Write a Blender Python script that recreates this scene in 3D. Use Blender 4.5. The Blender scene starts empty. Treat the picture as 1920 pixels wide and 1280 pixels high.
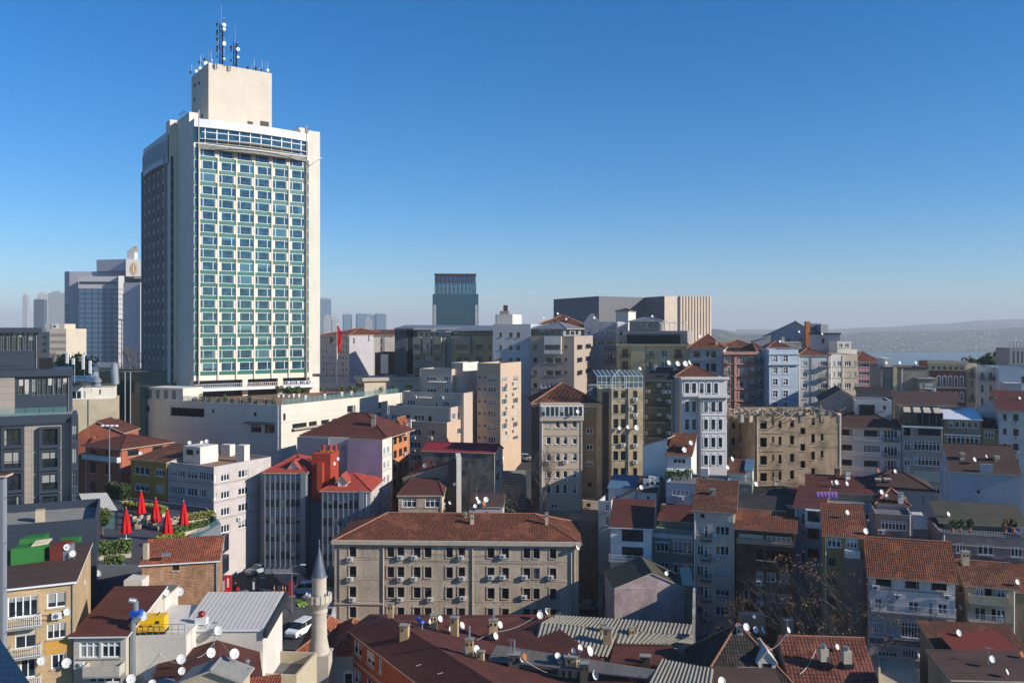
import bpy, math, random
from mathutils import Vector, Matrix
R = math.radians
random.seed(7)
S = bpy.context.scene
COL = S.collection
F, HX, HY, CZ = 1600.0, 960.0, 617.0, 60.0
# ---------------------------------------------------------------- camera, world, sun, exposure
cam = bpy.data.cameras.new('camera'); camo = bpy.data.objects.new('camera', cam); COL.objects.link(camo)
cam.sensor_width = 36; cam.lens = 30; cam.shift_y = -23/1920; cam.clip_start = .3; cam.clip_end = 40000
camo.location = (0, 0, CZ); camo.rotation_euler = (R(90), 0, 0); S.camera = camo
SUN_EL, SUN_AZ = R(25), R(110.2)
W = bpy.data.worlds.new('World'); S.world = W; W.use_nodes = True
nt = W.node_tree; nt.nodes.clear()
sky = nt.nodes.new('ShaderNodeTexSky'); sky.sky_type = 'NISHITA'; sky.sun_disc = False
sky.sun_elevation = SUN_EL; sky.sun_rotation = SUN_AZ; sky.altitude = 100; sky.air_density = 1.0; sky.dust_density = .1; sky.ozone_density = 5
hs = nt.nodes.new('ShaderNodeHueSaturation'); hs.inputs['Saturation'].default_value = 1.24; hs.inputs['Value'].default_value = 1
bg = nt.nodes.new('ShaderNodeBackground'); bg.inputs[1].default_value = .072
wo = nt.nodes.new('ShaderNodeOutputWorld')
gn = nt.nodes.new('ShaderNodeMix'); gn.data_type = 'RGBA'; gn.blend_type = 'MULTIPLY'; gn.clamp_result = False; gn.inputs[0].default_value = 1; gn.inputs[7].default_value = (1.2, 1.36, 1.52, 1)
nt.links.new(sky.outputs[0], gn.inputs[6]); nt.links.new(gn.outputs[2], hs.inputs['Color']); nt.links.new(hs.outputs[0], bg.inputs[0]); nt.links.new(bg.outputs[0], wo.inputs[0])
SD = Vector((math.cos(SUN_EL)*math.sin(SUN_AZ), math.cos(SUN_EL)*math.cos(SUN_AZ), math.sin(SUN_EL)))
sl = bpy.data.lights.new('sun', 'SUN'); sl.energy = 5.0; sl.angle = R(.5); sl.color = (1, .945, .86)
so = bpy.data.objects.new('sun', sl); COL.objects.link(so); so.location = (200, -50, 200)
so.rotation_euler = SD.to_track_quat('Z', 'Y').to_euler()
S.view_settings.view_transform = 'Standard'; S.view_settings.look = 'None'; S.view_settings.exposure = .36; S.view_settings.gamma = 1
S.render.engine = 'CYCLES'; S.cycles.max_bounces = 5; S.cycles.diffuse_bounces = 3; S.cycles.glossy_bounces = 3
S.cycles.volume_bounces = 0; S.cycles.use_denoising = True; S.cycles.transparent_max_bounces = 8

# ---------------------------------------------------------------- small helpers
def lin(h):
    v = [int(h[i:i+2], 16)/255 for i in (1, 3, 5)]
    return tuple(x/12.92 if x < .04045 else ((x+.055)/1.055)**2.4 for x in v)
def K(px): return (px-HX)/F
def P(px, py, d): return Vector((K(px)*d, d, CZ+(HY-py)/F*d))
def Zp(py, d): return CZ+(HY-py)/F*d

M = {}; GAIN = [1.0]
class NT:
    def __init__(s, name, rough=.85, spec=.3, metal=0):
        m = bpy.data.materials.new(name); m.use_nodes = True; s.m = m; s.t = m.node_tree
        s.b = s.t.nodes['Principled BSDF']; s.b.inputs['Roughness'].default_value = rough
        s.b.inputs['Specular IOR Level'].default_value = spec; s.b.inputs['Metallic'].default_value = metal; M[name] = m
    def n(s, typ, **kw):
        x = s.t.nodes.new('ShaderNode'+typ)
        for k, v in kw.items(): setattr(x, k, v)
        return x
    def l(s, a, b): s.t.links.new(a, b)
    def pos(s, sc=(1, 1, 1)):
        g = s.n('NewGeometry'); mp = s.n('Mapping'); mp.inputs['Scale'].default_value = sc
        s.l(g.outputs['Position'], mp.inputs[0]); return mp.outputs[0]
    def uv(s, sc=(1, 1, 1)):
        g = s.n('TexCoord'); mp = s.n('Mapping'); mp.inputs['Scale'].default_value = sc
        s.l(g.outputs['UV'], mp.inputs[0]); return mp.outputs[0]
    def noise(s, vec, scale, det=4, rg=.6):
        x = s.n('TexNoise'); x.inputs['Scale'].default_value = scale; x.inputs['Detail'].default_value = det; x.inputs['Roughness'].default_value = rg
        s.l(vec, x.inputs['Vector']); return x.outputs['Fac']
    def ramp(s, f, a, b, lo=0, hi=1):
        x = s.n('MapRange'); x.inputs[1].default_value = a; x.inputs[2].default_value = b; x.inputs[3].default_value = lo; x.inputs[4].default_value = hi
        s.l(f, x.inputs[0]); return x.outputs[0]
    def math(s, op, a, b=None):
        x = s.n('Math', operation=op)
        for i, v in enumerate((a, b)):
            if v is None: continue
            if isinstance(v, (int, float)): x.inputs[i].default_value = v
            else: s.l(v, x.inputs[i])
        return x.outputs[0]
    def mix(s, f, a, b, mode='MIX'):
        x = s.n('Mix', data_type='RGBA', blend_type=mode)
        for i, v in ((0, f), (6, a), (7, b)):
            if isinstance(v, (int, float)): x.inputs[i].default_value = v
            elif isinstance(v, tuple): x.inputs[i].default_value = (*v[:3], 1)
            else: s.l(v, x.inputs[i])
        return x.outputs[2]
    def base(s, c):
        if isinstance(c, tuple): s.b.inputs['Base Color'].default_value = (*c[:3], 1)
        else: s.l(c, s.b.inputs['Base Color'])
    def bump(s, h, strength=.3, dist=.05):
        x = s.n('Bump'); x.inputs['Strength'].default_value = strength; x.inputs['Distance'].default_value = dist
        s.l(h, x.inputs['Height']); s.l(x.outputs[0], s.b.inputs['Normal'])
def ds(c, k=.1, g=.98): m = sum(c)/3; return tuple((x*(1-k)+m*k)*g for x in c)
def dk(c, k): return tuple(x*k for x in c)
def plaster(name, h, stain=.35, streak=.3, bump=.25, dirt=None, big=.22):
    if name in M: return M[name]
    N = NT(name, .9, .2); c = lin(h); gn_ = GAIN[0]; c = (min(.87, c[0]*.87*gn_), min(.83, c[1]*.81*gn_), min(.8, c[2]*.73*gn_)); d = dirt and lin(dirt) or (c[0]*.42, c[1]*.38, c[2]*.34)
    p = N.pos(); a = N.ramp(N.noise(p, big, 7, .65), .44, .72, 0, min(1, stain*1.35))
    st = N.ramp(N.noise(N.pos((1.4, 1.4, .07)), 1.0, 5, .7), .52, .74, 0, streak)
    f = N.math('MAXIMUM', a, st); fine = N.noise(p, 3.5, 5, .7)
    c9 = tuple(min(.9, x*1.22) for x in c); c8 = N.mix(N.ramp(N.noise(p, .33, 3), .57, .585, 0, min(.7, stain*1.6)), c, c9); c8 = N.mix(N.ramp(N.noise(N.pos((1, 1, 1.7)), .21, 4, .7), .6, .61, 0, min(.6, stain)), c8, dk(c, .72))
    cc = N.mix(f, c8, d); cc = N.mix(N.ramp(fine, .3, .7, .0, .32), cc, dk(c, .6)); N.base(cc); N.bump(fine, bump, .08); return N.m
def flat(name, h, rough=.6, spec=.4, metal=0, var=.18):
    if name in M: return M[name]
    N = NT(name, rough, spec, metal); c = lin(h) if isinstance(h, str) else h
    N.base(N.mix(N.ramp(N.noise(N.pos(), 1.3, 5), .35, .7, 0, var), c, dk(c, .5))); return N.m
def tile(name, h, h2=None, rw=.4, cw=.24, moss=.3):
    if name in M: return M[name]
    N = NT(name, .85, .2); c = ds(lin(h)); c2 = ds(lin(h2)) if h2 else dk(c, .55)
    u = N.uv(); br = N.n('TexBrick'); br.offset = 0; N.l(u, br.inputs['Vector'])
    for k, v in (('Scale', 1), ('Mortar Size', .035), ('Mortar Smooth', .3), ('Bias', 0), ('Brick Width', cw), ('Row Height', rw)): br.inputs[k].default_value = v
    br.inputs['Color1'].default_value = (*c, 1); br.inputs['Color2'].default_value = (*c2, 1); br.inputs['Mortar'].default_value = (*dk(c, .22), 1)
    f = N.ramp(N.noise(N.pos(), .5, 6), .5, .75, 0, moss*2)
    f2 = N.ramp(N.noise(N.pos(), 2.2, 4), .55, .75, 0, .5)
    cc = N.mix(N.ramp(N.noise(N.pos(), .3, 5, .7), .56, .58, 0, .4), br.outputs['Color'], tuple(min(.8, x*1.4) for x in c)); cc = N.mix(f, cc, dk(c, .3)); N.base(N.mix(f2, cc, dk(c, .5)))
    sx = N.n('SeparateXYZ'); N.l(u, sx.inputs[0])
    w = N.math('ABSOLUTE', N.math('SINE', N.math('MULTIPLY', sx.outputs[0], math.pi/cw)))
    v = N.math('FRACT', N.math('DIVIDE', sx.outputs[1], rw))
    N.bump(N.math('ADD', N.math('MULTIPLY', w, .45), N.math('MULTIPLY', v, -1.0)), .9, .08); return N.m
def brick(name, h, h2, mortar, sc=1.0, dirt=.4):
    if name in M: return M[name]
    N = NT(name, .9, .15); br = N.n('TexBrick'); N.l(N.uv(), br.inputs['Vector'])
    for k, v in (('Scale', sc), ('Mortar Size', .02), ('Brick Width', .34), ('Row Height', .17)): br.inputs[k].default_value = v
    for k, v in (('Color1', h), ('Color2', h2), ('Mortar', mortar)): br.inputs[k].default_value = (*lin(v), 1)
    n1 = N.noise(N.pos(), .45, 7, .7); n2 = N.noise(N.pos((1, 1, .3)), 1.5, 5, .7)
    cc = N.mix(N.ramp(n1, .45, .65, 0, dirt), br.outputs['Color'], dk(lin(h), .3)); cc = N.mix(N.ramp(n2, .55, .7, 0, .6), cc, lin(mortar))
    N.base(cc); N.bump(br.outputs['Fac'], .5, -.03); return N.m
def felt(name, h, seam=(1.1, 9), amt=.5):
    if name in M: return M[name]
    N = NT(name, .8, .25); c = ds(lin(h), .12, .85); br = N.n('TexBrick'); br.offset = .3; N.l(N.uv(), br.inputs['Vector'])
    for k, v in (('Scale', 1), ('Mortar Size', .03), ('Brick Width', seam[1]), ('Row Height', seam[0])): br.inputs[k].default_value = v
    br.inputs['Color1'].default_value = (*c, 1); br.inputs['Color2'].default_value = (*dk(c, .8), 1); br.inputs['Mortar'].default_value = (*dk(c, .6), 1)
    f = N.noise(N.pos(), .6, 7, .7); cc = N.mix(N.ramp(f, .42, .7, 0, amt), br.outputs['Color'], dk(c, .5))
    N.base(cc); N.bump(N.noise(N.pos(), 2.5, 5), .2, .05); return N.m
def panel(name, h, pw, ph, rough=.5, metal=0, line=.35, mort=.02, spec=.4):
    if name in M: return M[name]
    N = NT(name, rough, spec, metal); c = lin(h); c = (c[0]*.83, c[1]*.8, c[2]*.76); br = N.n('TexBrick'); br.offset = 0; N.l(N.uv(), br.inputs['Vector'])
    for k, v in (('Scale', 1), ('Mortar Size', mort), ('Brick Width', pw), ('Row Height', ph)): br.inputs[k].default_value = v
    br.inputs['Color1'].default_value = (*c, 1); br.inputs['Color2'].default_value = (*dk(c, .93), 1); br.inputs['Mortar'].default_value = (*dk(c, line), 1)
    f = N.ramp(N.noise(N.pos((1, 1, .2)), .6, 6), .5, .75, 0, .3); N.base(N.mix(f, br.outputs['Color'], dk(c, .65))); return N.m

def glass(name, tint=(.012, .016, .02), rough=.06, metal=0, curt=.4, ccol=(.34, .33, .31), spec=.7):
    N = NT(name, rough, spec, metal); N.b.inputs['IOR'].default_value = 1.5
    oi = N.n('ObjectInfo'); r = oi.outputs['Random']
    sx = N.n('SeparateXYZ'); N.l(N.uv(), sx.inputs[0]); u = sx.outputs[0]; v = sx.outputs[1]
    r2 = N.math('FRACT', N.math('MULTIPLY', r, 13.7)); r3 = N.math('FRACT', N.math('MULTIPLY', r, 31.3))
    side = N.math('GREATER_THAN', N.math('ABSOLUTE', N.math('SUBTRACT', u, N.ramp(r3, 0, 1, .35, .65))), N.ramp(r2, 0, 1, .12, .55))
    low = N.math('GREATER_THAN', v, N.ramp(r3, 0, 1, .0, .9))
    on = N.math('LESS_THAN', r, curt)
    mk = N.math('MULTIPLY', N.math('MAXIMUM', N.math('MULTIPLY', side, N.math('GREATER_THAN', r2, .4)), N.math('MULTIPLY', low, N.math('LESS_THAN', r2, .4))), on)
    wv = N.ramp(N.math('SINE', N.math('MULTIPLY', u, 55)), -1, 1, .55, 1)
    cc = N.mix(1.0, ccol, N.n('CombineColor').outputs[0], 'MIX') if 0 else N.mix(wv, dk(ccol, .35), ccol)
    dk2 = N.mix(N.ramp(N.noise(N.pos(), .8, 3), .4, .7), tint, dk(tint, 2.2))
    N.base(N.mix(mk, dk2, cc)); return N.m

# ---------------------------------------------------------------- mesh accumulator
class MB:
    def __init__(s): s.v = []; s.f = []; s.uv = []; s.mi = []; s.m = []
    def mat(s, m):
        if m not in s.m: s.m.append(m)
        return s.m.index(m)
    def poly(s, pts, m, uvs=None):
        b = len(s.v); s.v += [tuple(p) for p in pts]; s.f.append(tuple(range(b, b+len(pts)))); s.mi.append(s.mat(m))
        if uvs is None:
            p0 = Vector(pts[0]); e = (Vector(pts[1])-p0); L = e.length or 1; e = e/L; nn = Vector((0, 0, 0))
            for i in range(1, len(pts)-1): nn += (Vector(pts[i])-p0).cross(Vector(pts[i+1])-p0)
            nn = nn.normalized() if nn.length else Vector((0, 0, 1)); g = nn.cross(e)
            uvs = [((Vector(q)-p0).dot(e), (Vector(q)-p0).dot(g)) for q in pts]
        s.uv += list(uvs)
    def box(s, o, ex, ey, ez, m):
        o, ex, ey, ez = map(Vector, (o, ex, ey, ez)); p = [o, o+ex, o+ex+ey, o+ey]; q = [a+ez for a in p]
        s.poly([p[3], p[2], p[1], p[0]], m); s.poly(q, m)
        for i in range(4): j = (i+1) % 4; s.poly([p[i], p[j], q[j], q[i]], m)
    def cbox(s, c, sx, sy, sz, m, yaw=0):   # centre of the base
        e = Vector((math.cos(yaw), math.sin(yaw), 0)); g = Vector((-math.sin(yaw), math.cos(yaw), 0)); c = Vector(c)
        s.box(c-e*sx/2-g*sy/2, e*sx, g*sy, (0, 0, sz), m)
    def prism(s, pts, z0, z1, m, mtop=None):
        n = len(pts); a = [Vector((p[0], p[1], z0)) for p in pts]; b = [Vector((p[0], p[1], z1)) for p in pts]
        s.poly(a[::-1], m); s.poly(b, mtop or m)
        for i in range(n): j = (i+1) % n; s.poly([a[i], a[j], b[j], b[i]], m)
    def slab(s, pts, th, m, medge=None):     # polygon pts thickened downwards
        pts = [Vector(p) for p in pts]; lo = [p-Vector((0, 0, th)) for p in pts]; n = len(pts)
        s.poly(pts, m); s.poly(lo[::-1], medge or m)
        for i in range(n): j = (i+1) % n; s.poly([lo[i], lo[j], pts[j], pts[i]], medge or m)
    def tube(s, a, b, r0, r1, m, n=8, caps=True):
        a, b = Vector(a), Vector(b); d = (b-a).normalized(); x = d.orthogonal().normalized(); y = d.cross(x)
        A = [a+(x*math.cos(t)+y*math.sin(t))*r0 for t in [2*math.pi*i/n for i in range(n)]]
        B = [b+(x*math.cos(t)+y*math.sin(t))*r1 for t in [2*math.pi*i/n for i in range(n)]]
        for i in range(n): j = (i+1) % n; s.poly([A[i], A[j], B[j], B[i]], m)
        if caps: s.poly(A[::-1], m); s.poly(B, m)
    def lathe(s, c, prof, m, n=20, axis=None):   # prof: (r, z) bottom to top
        c = Vector(c); ax = Vector(axis or (0, 0, 1)).normalized(); x = ax.orthogonal().normalized(); y = ax.cross(x); rs = []
        for r, z in prof: rs.append([c+ax*z+(x*math.cos(2*math.pi*i/n)+y*math.sin(2*math.pi*i/n))*r for i in range(n)])
        for k in range(len(rs)-1):
            for i in range(n): j = (i+1) % n; s.poly([rs[k][i], rs[k][j], rs[k+1][j], rs[k+1][i]], m)
        s.poly(rs[0][::-1], m); s.poly(rs[-1], m)
    def data(s, name, org=(0, 0, 0), smooth=False):
        me = bpy.data.meshes.new(name); o = org
        me.from_pydata([(a[0]-o[0], a[1]-o[1], a[2]-o[2]) for a in s.v], [], s.f)
        for m in s.m: me.materials.append(m)
        me.polygons.foreach_set('material_index', s.mi)
        l = me.uv_layers.new(name='UV'); l.data.foreach_set('uv', [c for q in s.uv for c in q])
        if smooth: me.polygons.foreach_set('use_smooth', [True]*len(s.f))
        me.update(); return me
    def build(s, name, parent=None, smooth=False, org=None):
        if not s.f: return None
        o0 = WL[parent] if parent else (org or Vector((0, 0, 0)))
        ob = bpy.data.objects.new(name, s.data(name, o0, smooth)); COL.objects.link(ob)
        if parent: ob.parent = parent
        else: ob.location = o0
        WL[ob] = Vector(o0); return ob
WL = {}      # world location of every parent (no parent is rotated)
DESC = {}    # short words for a host, used in the labels of what stands on it
USED = {}
def tag(o, label, cat, group=None, kind=None):
    if label: o['label'] = label
    if cat: o['category'] = cat
    if group: o['group'] = group
    if kind: o['kind'] = kind
    return o
def empty(name, loc, label=None, cat=None, group=None):
    o = bpy.data.objects.new(name, None); o.empty_display_size = .5; COL.objects.link(o); o.location = loc; WL[o] = Vector(loc)
    if label: tag(o, label, cat, group)
    return o
def inst(name, me, parent, loc, yaw=0, wl=True):
    o = bpy.data.objects.new(name, me); COL.objects.link(o); o.parent = parent; o.location = Vector(loc)-WL[parent]; o.rotation_euler = (0, 0, yaw)
    if wl: WL[o] = Vector(loc)
    return o

# ---------------------------------------------------------------- common materials
plaster('cream', '#d8cdb8', .2, .25); plaster('hotel_cream', '#efe9dd', .12, .12, .1); plaster('white_wall', '#d9dade', .25, .3)
flat('white_frame', '#e6e8ea', .45); flat('dark_frame', '#15171a', .5); flat('brown_frame', '#3a2a20', .6); flat('grey_frame', '#6c7075', .5)
flat('iron', '#1b1c1f', .6); flat('white_metal', '#d8d9da', .45); flat('galv', '#9aa0a6', .4, .5, .6); flat('ac_white', '#d2d2cd', .55)
flat('concrete', '#8f8c86', .9, .2, 0, .5); flat('dark_metal', '#2b3038', .45, .5, .2); flat('stone_trim', '#b9ab97', .9, .2, 0, .4)
flat('wood', '#7a4f30', .7, .2, 0, .4); flat('timber_orange', '#b06a30', .7, .2, 0, .4)
glass('glass_pane', curt=.62); glass('glass_curtained', curt=.85); glass('glass_dark', curt=.12)
glass('glass_hotel', (.02, .065, .09), .1, .42, .25, (.1, .24, .28), .8)
glass('dark_void', (.006, .006, .006), .9, 0, 0, (.1, .1, .1), .1)  # matte black sheet painted as the unlit inside of empty openings
def clear_glass(name, h, alpha):
    N = NT(name, .05, .6); N.base(lin(h)); N.b.inputs['Alpha'].default_value = alpha; return N.m
clear_glass('clear_glass', '#5d8a8c', .28); clear_glass('teal_glass', '#1c5a64', .6)
G = lambda k: M[k]

# ---------------------------------------------------------------- windows
# style: frame mat, upright bars, transom height fraction (0 none), frame width, sill, surround mat or None, pane mat, recess
ST = dict(
 w1=('white_frame', 1, 0, .1, 1, None, 'glass_pane', .18), w2=('white_frame', 2, 0, .1, 1, None, 'glass_pane', .16),
 w3=('white_frame', 3, 0, .1, 1, None, 'glass_pane', .16), w4=('white_frame', 4, 0, .1, 1, None, 'glass_pane', .14),
 w5=('white_frame', 5, 0, .1, 1, None, 'glass_pane', .14), w7=('white_frame', 7, .3, .1, 1, None, 'glass_pane', .14),
 w2t=('white_frame', 2, .3, .1, 1, None, 'glass_pane', .16), w3t=('white_frame', 3, .3, .1, 1, None, 'glass_pane', .16),
 w4t=('white_frame', 4, .3, .1, 1, None, 'glass_pane', .14),
 c2=('white_frame', 2, 0, .08, 1, None, 'glass_curtained', .14), c3=('white_frame', 3, 0, .08, 1, None, 'glass_curtained', .14),
 d1=('dark_frame', 1, 0, .06, 1, None, 'glass_dark', .22), d2=('dark_frame', 2, 0, .06, 1, None, 'glass_dark', .2),
 d3=('dark_frame', 3, 0, .06, 1, None, 'glass_dark', .2), d4=('dark_frame', 4, .35, .06, 0, None, 'glass_pane', .15),
 b2=('brown_frame', 2, .3, .08, 1, None, 'glass_dark', .2), b3=('brown_frame', 3, 0, .09, 1, None, 'glass_pane', .2),
 s2=('brown_frame', 2, .35, .06, 1, 'stone_trim', 'glass_dark', .22), sw=('white_frame', 2, .5, .06, 1, 'stone_trim', 'glass_dark', .22),
 ar=('grey_frame', 1, .7, .06, 1, 'white_metal', 'glass_dark', .2), void=(None, 1, 0, 0, 1, None, 'dark_void', .45),
 hole=(None, 1, 0, 0, 0, None, 'dark_void', .3), gr=('grey_frame', 1, .0, .05, 0, None, 'glass_pane', .1),
 dr=('white_frame', 1, .28, .1, 0, None, 'glass_pane', .14), cl=('grey_frame', 2, .3, .05, 0, None, 'glass_curtained', .18),
 pk=('white_frame', 2, .3, .08, 1, 'pink_trim', 'glass_pane', .16), lb=('white_frame', 2, .45, .08, 1, 'white_metal', 'glass_pane', .14),
 far=('grey_frame', 2, 0, .12, 0, None, 'glass_dark', .12))
flat('pink_trim', '#b98a7e', .85)
WC = {}
def win_mesh(w, h, st):
    k = (round(w, 2), round(h, 2), st)
    if k in WC: return WC[k]
    fm, nv, tr, fw, sill, sur, pm, rec = ST[st]; fr = MB(); y0, y1 = rec-.06, rec+.01
    if fm:
        m = G(fm)
        for z, hh in ((0, fw), (h-fw, fw)): fr.box((-w/2, y0, z), (w, 0, 0), (0, y1-y0, 0), (0, 0, hh), m)
        for i in range(nv+1):
            x = -w/2+(w-fw)*i/nv; fr.box((x, y0-.004, fw), (fw, 0, 0), (0, y1-y0, 0), (0, 0, h-2*fw), m)
        if tr: fr.box((-w/2+fw, y0+.004, h*(1-tr)), (w-2*fw, 0, 0), (0, .05, 0), (0, 0, fw), m)
    if sill: fr.box((-w/2-.08, -.12, -.1), (w+.16, 0, 0), (0, rec+.12, 0), (0, 0, .097), G(sur or 'stone_trim'))
    if sur:
        m = G(sur); t = .16
        fr.box((-w/2-t, -.07, 0), (t-.004, 0, 0), (0, .09, 0), (0, 0, h), m); fr.box((w/2+.004, -.07, 0), (t-.004, 0, 0), (0, .09, 0), (0, 0, h), m)
        fr.box((-w/2-t, -.075, h+.003), (w+2*t, 0, 0), (0, .09, 0), (0, 0, t*1.2), m)
        if st == 'ar': fr.box((-w*.3, -.1, h+t*1.2+.005), (w*.6, 0, 0), (0, .11, 0), (0, 0, .22), m)
    pa = MB(); pa.poly([(-w/2, rec, 0), (w/2, rec, 0), (w/2, rec, h), (-w/2, rec, h)], G(pm), [(0, 0), (1, 0), (1, 1), (0, 1)])
    WC[k] = (fr.data('window') if fr.f else None, pa.data('pane')); return WC[k]

SHR = random.Random(5)
def shutter(wo_, w, h, st):      # roller shutter let down part of the way
    if st[0] not in 'wc' or SHR.random() > .2: return
    fr_ = SHR.choice((.3, .45, .6, 1)); k = (w, h, fr_)
    if k not in WC:
        b = MB(); b.box((-w/2+.06, .04, h*(1-fr_)+.03), (w-.12, 0, 0), (0, .05, 0), (0, 0, h*fr_-.08), G('shutter_slats')); WC[k] = b.data('shutter')
    q = bpy.data.objects.new('shutter', WC[k]); COL.objects.link(q); q.parent = wo_
panel('shutter_slats', '#c9c6be', 40, .12, .6, 0, .7, .015)
def ground_z(x, y):
    num = den = 0
    for gx, gy, gz in GP:
        d2 = (x-gx)**2+(y-gy)**2+9; w = 1/(d2*d2); num += w*gz; den += w
    return num/den
GP = [(-50, 130, 17), (-62, 165, 17), (-45, 108, 18), (-38, 122, 21.5), (-30, 115, 18), (0, 130, 14), (20, 150, 10), (15, 180, 15), (3, 200, 29.6), (1, 170, 24), (60, 150, 8), (100, 120, 5), (60, 110, 8), (120, 180, 12),
      (150, 250, 25), (-60, 200, 20), (-50, 180, 18), (20, 215, 29), (60, 210, 28), (130, 230, 30), (-20, 190, 24), (0, 260, 38), (-40, 80, 14), (0, 80, 12), (40, 90, 9), (0, 40, 12), (-60, 60, 16),
      (-100, 120, 20), (-32, 140, 18), (-20, 120, 16.5), (-25, 105, 16), (-60, 300, 38), (100, 320, 34), (200, 300, 20), (-150, 200, 24), (14, 150, 12), (16, 120, 11), (0, 400, 40), (200, 100, 0), (-150, 400, 40), (150, 420, 25)]

# ---------------------------------------------------------------- buildings
class Bld:
    def __init__(s, name, label, cat='building', a=None, bx=None, yaw=0, d=None, top=None, z1=None, base=None, L=10, side=None, wall='cream',
                 root=None, group=None, A=None, Wd=None, pts=None, desc=None, par=0, capm=None, b=None, ax=None):
        t = R(yaw); e = Vector((math.cos(t), math.sin(t), 0)); bk = Vector((-math.sin(t), math.cos(t), 0))
        if pts: c = [Vector((x, y, 0)) for x, y in pts]
        else:
            if b:
                B = Vector((K(b[0])*b[1], b[1], 0)); ka = K(ax); w_ = (B.x-ka*B.y)/(e.x-ka*e.y); A = B-e*w_; Wd = w_
                if z1 is None: z1 = Zp(top, b[1])
                if side is not None:
                    ks = K(side); L = (ks*B.y-B.x)/(bk.x-ks*bk.y); side = None; L = L if 0 < L < 60 else 9
            if A is None: A = Vector((K(a[0])*a[1], a[1], 0)); 
            else: A = Vector((A[0], A[1], 0))
            if Wd is None: kb = K(bx); Wd = (kb*A.y-A.x)/(e.x-kb*e.y)
            B = A+e*Wd
            if side is not None:
                o = B if side > bx else A; ks = K(side); L = (ks*o.y-o.x)/(bk.x-ks*bk.y); L = L if 0 < L < 60 else 9
            c = [A, B, B+bk*L, A+bk*L]
        s.c = c; s.L = L; s.W = (c[1]-c[0]).length
        d0 = a[1] if a else c[0].y
        s.z1 = z1 if z1 is not None else Zp(top, d0)
        if base is None: base = min(ground_z(p.x, p.y) for p in c)-1.5
        if base <= 24: base = min(base, min(ground_z(p.x, p.y) for p in c)-1.5)
        s.z0 = base; s.n = len(c)
        nm = ['F', 'R', 'K', 'L'] if s.n == 4 else list(range(s.n))
        s.fc = {nm[i]: (c[i], c[(i+1) % s.n]) for i in range(s.n)}
        s.holes = {k: [] for k in s.fc}; s.wall = G(wall) if isinstance(wall, str) else wall; s.par = par; s.extra = []; s.acs = []
        s.fm = {}; s.capm = capm
        if root is None:
            m = sum(c, Vector())/len(c); s.root = empty(name, (m.x, m.y, max(s.z0, ground_z(m.x, m.y))), label, cat, group); DESC[s.root] = desc or 'the '+' '.join(label.split()[:6])
        else: s.root = root
    def fr(s, f):
        a, b = s.fc[f]; e = (b-a); w = e.length; e = e/w; return a, e, Vector((e.y, -e.x, 0)), w     # origin, along, outward normal, width
    def u(s, f, px):
        a, e, n, w = s.fr(f); k = K(px); return (k*a.y-a.x)/(e.x-k*e.y)
    def dep(s, f, px): a, e, n, w = s.fr(f); return a.y+e.y*s.u(f, px)
    def z(s, f, px, py): return Zp(py, s.dep(f, px))
    def pt(s, f, px, py, out=0): a, e, n, w = s.fr(f); p = a+e*s.u(f, px)+n*out; return Vector((p.x, p.y, s.z(f, px, py)))
    def addwin(s, f, u0, u1, z0, z1, st):
        a, e, n, W_ = s.fr(f); w = max(.3, round((u1-u0)/.05)*.05); h = max(.3, round((z1-z0)/.05)*.05); uc = (u0+u1)/2
        if uc-w/2 < .03 or uc+w/2 > W_-.03 or z0 < s.z0+.05 or z0+h > s.z1-.02: 
            if uc-w/2 < .03: uc = w/2+.04
            if uc+w/2 > W_-.03: uc = W_-w/2-.04
            if uc-w/2 < .03 or z0 < s.z0 or z0+h > s.z1-.02: return
        for q in s.holes[f]:
            if uc-w/2 < q[1]+.02 and uc+w/2 > q[0]-.02 and z0 < q[3]+.02 and z0+h > q[2]-.02: return
        s.holes[f].append((uc-w/2, uc+w/2, z0, z0+h, ST[st][7]))
        fm, pm = win_mesh(w, h, st); p = a+e*uc; p.z = z0; yw = math.atan2(e.y, e.x)
        if fm: wo_ = inst('window', fm, s.root, p, yw); shutter(wo_, w, h, st); q = bpy.data.objects.new('pane', pm); COL.objects.link(q); q.parent = wo_
        else: inst('window', pm, s.root, p, yw)
    def win(s, f, cols, rows, st='w2', xr=None, skip=()):
        if xr is None: xr = (cols[0][0]+cols[0][1])/2
        for j, (y0, y1) in enumerate(rows):
            zt, zb = s.z(f, xr, y0), s.z(f, xr, y1)
            for i, (x0, x1) in enumerate(cols):
                if (i, j) in skip: continue
                s.addwin(f, s.u(f, x0), s.u(f, x1), zb, zt, st)
    def grid(s, f, n, zt, pitch, m, w, h, st='w2', mar=.8, u0=None, u1=None):   # windows in metres
        W_ = s.fr(f)[3]; u0 = mar if u0 is None else u0; u1 = W_-mar if u1 is None else u1
        for j in range(m):
            for i in range(n):
                uc = u0+(u1-u0)*(i+.5)/n; s.addwin(f, uc-w/2, uc+w/2, zt-j*pitch-h, zt-j*pitch, st)
    def band(s, f, z, h, out, m='stone_trim', ext=0, u0=None, u1=None):
        a, e, n, w = s.fr(f); u0 = -ext if u0 is None else u0; u1 = w+ext if u1 is None else u1; p = a+e*u0; p.z = z; q = MB()
        q.box(p, e*(u1-u0), n*out, (0, 0, h), G(m)); q.build('cornice', s.root)
    def blk(s, f, u0, u1, z0, z1, out, m, part='bay', inn=0):
        a, e, n, w = s.fr(f); p = a+e*u0-n*inn; p.z = z0; b = MB(); b.box(p, e*(u1-u0), n*(out+inn), (0, 0, z1-z0), G(m)); return b.build(part, s.root)
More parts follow.
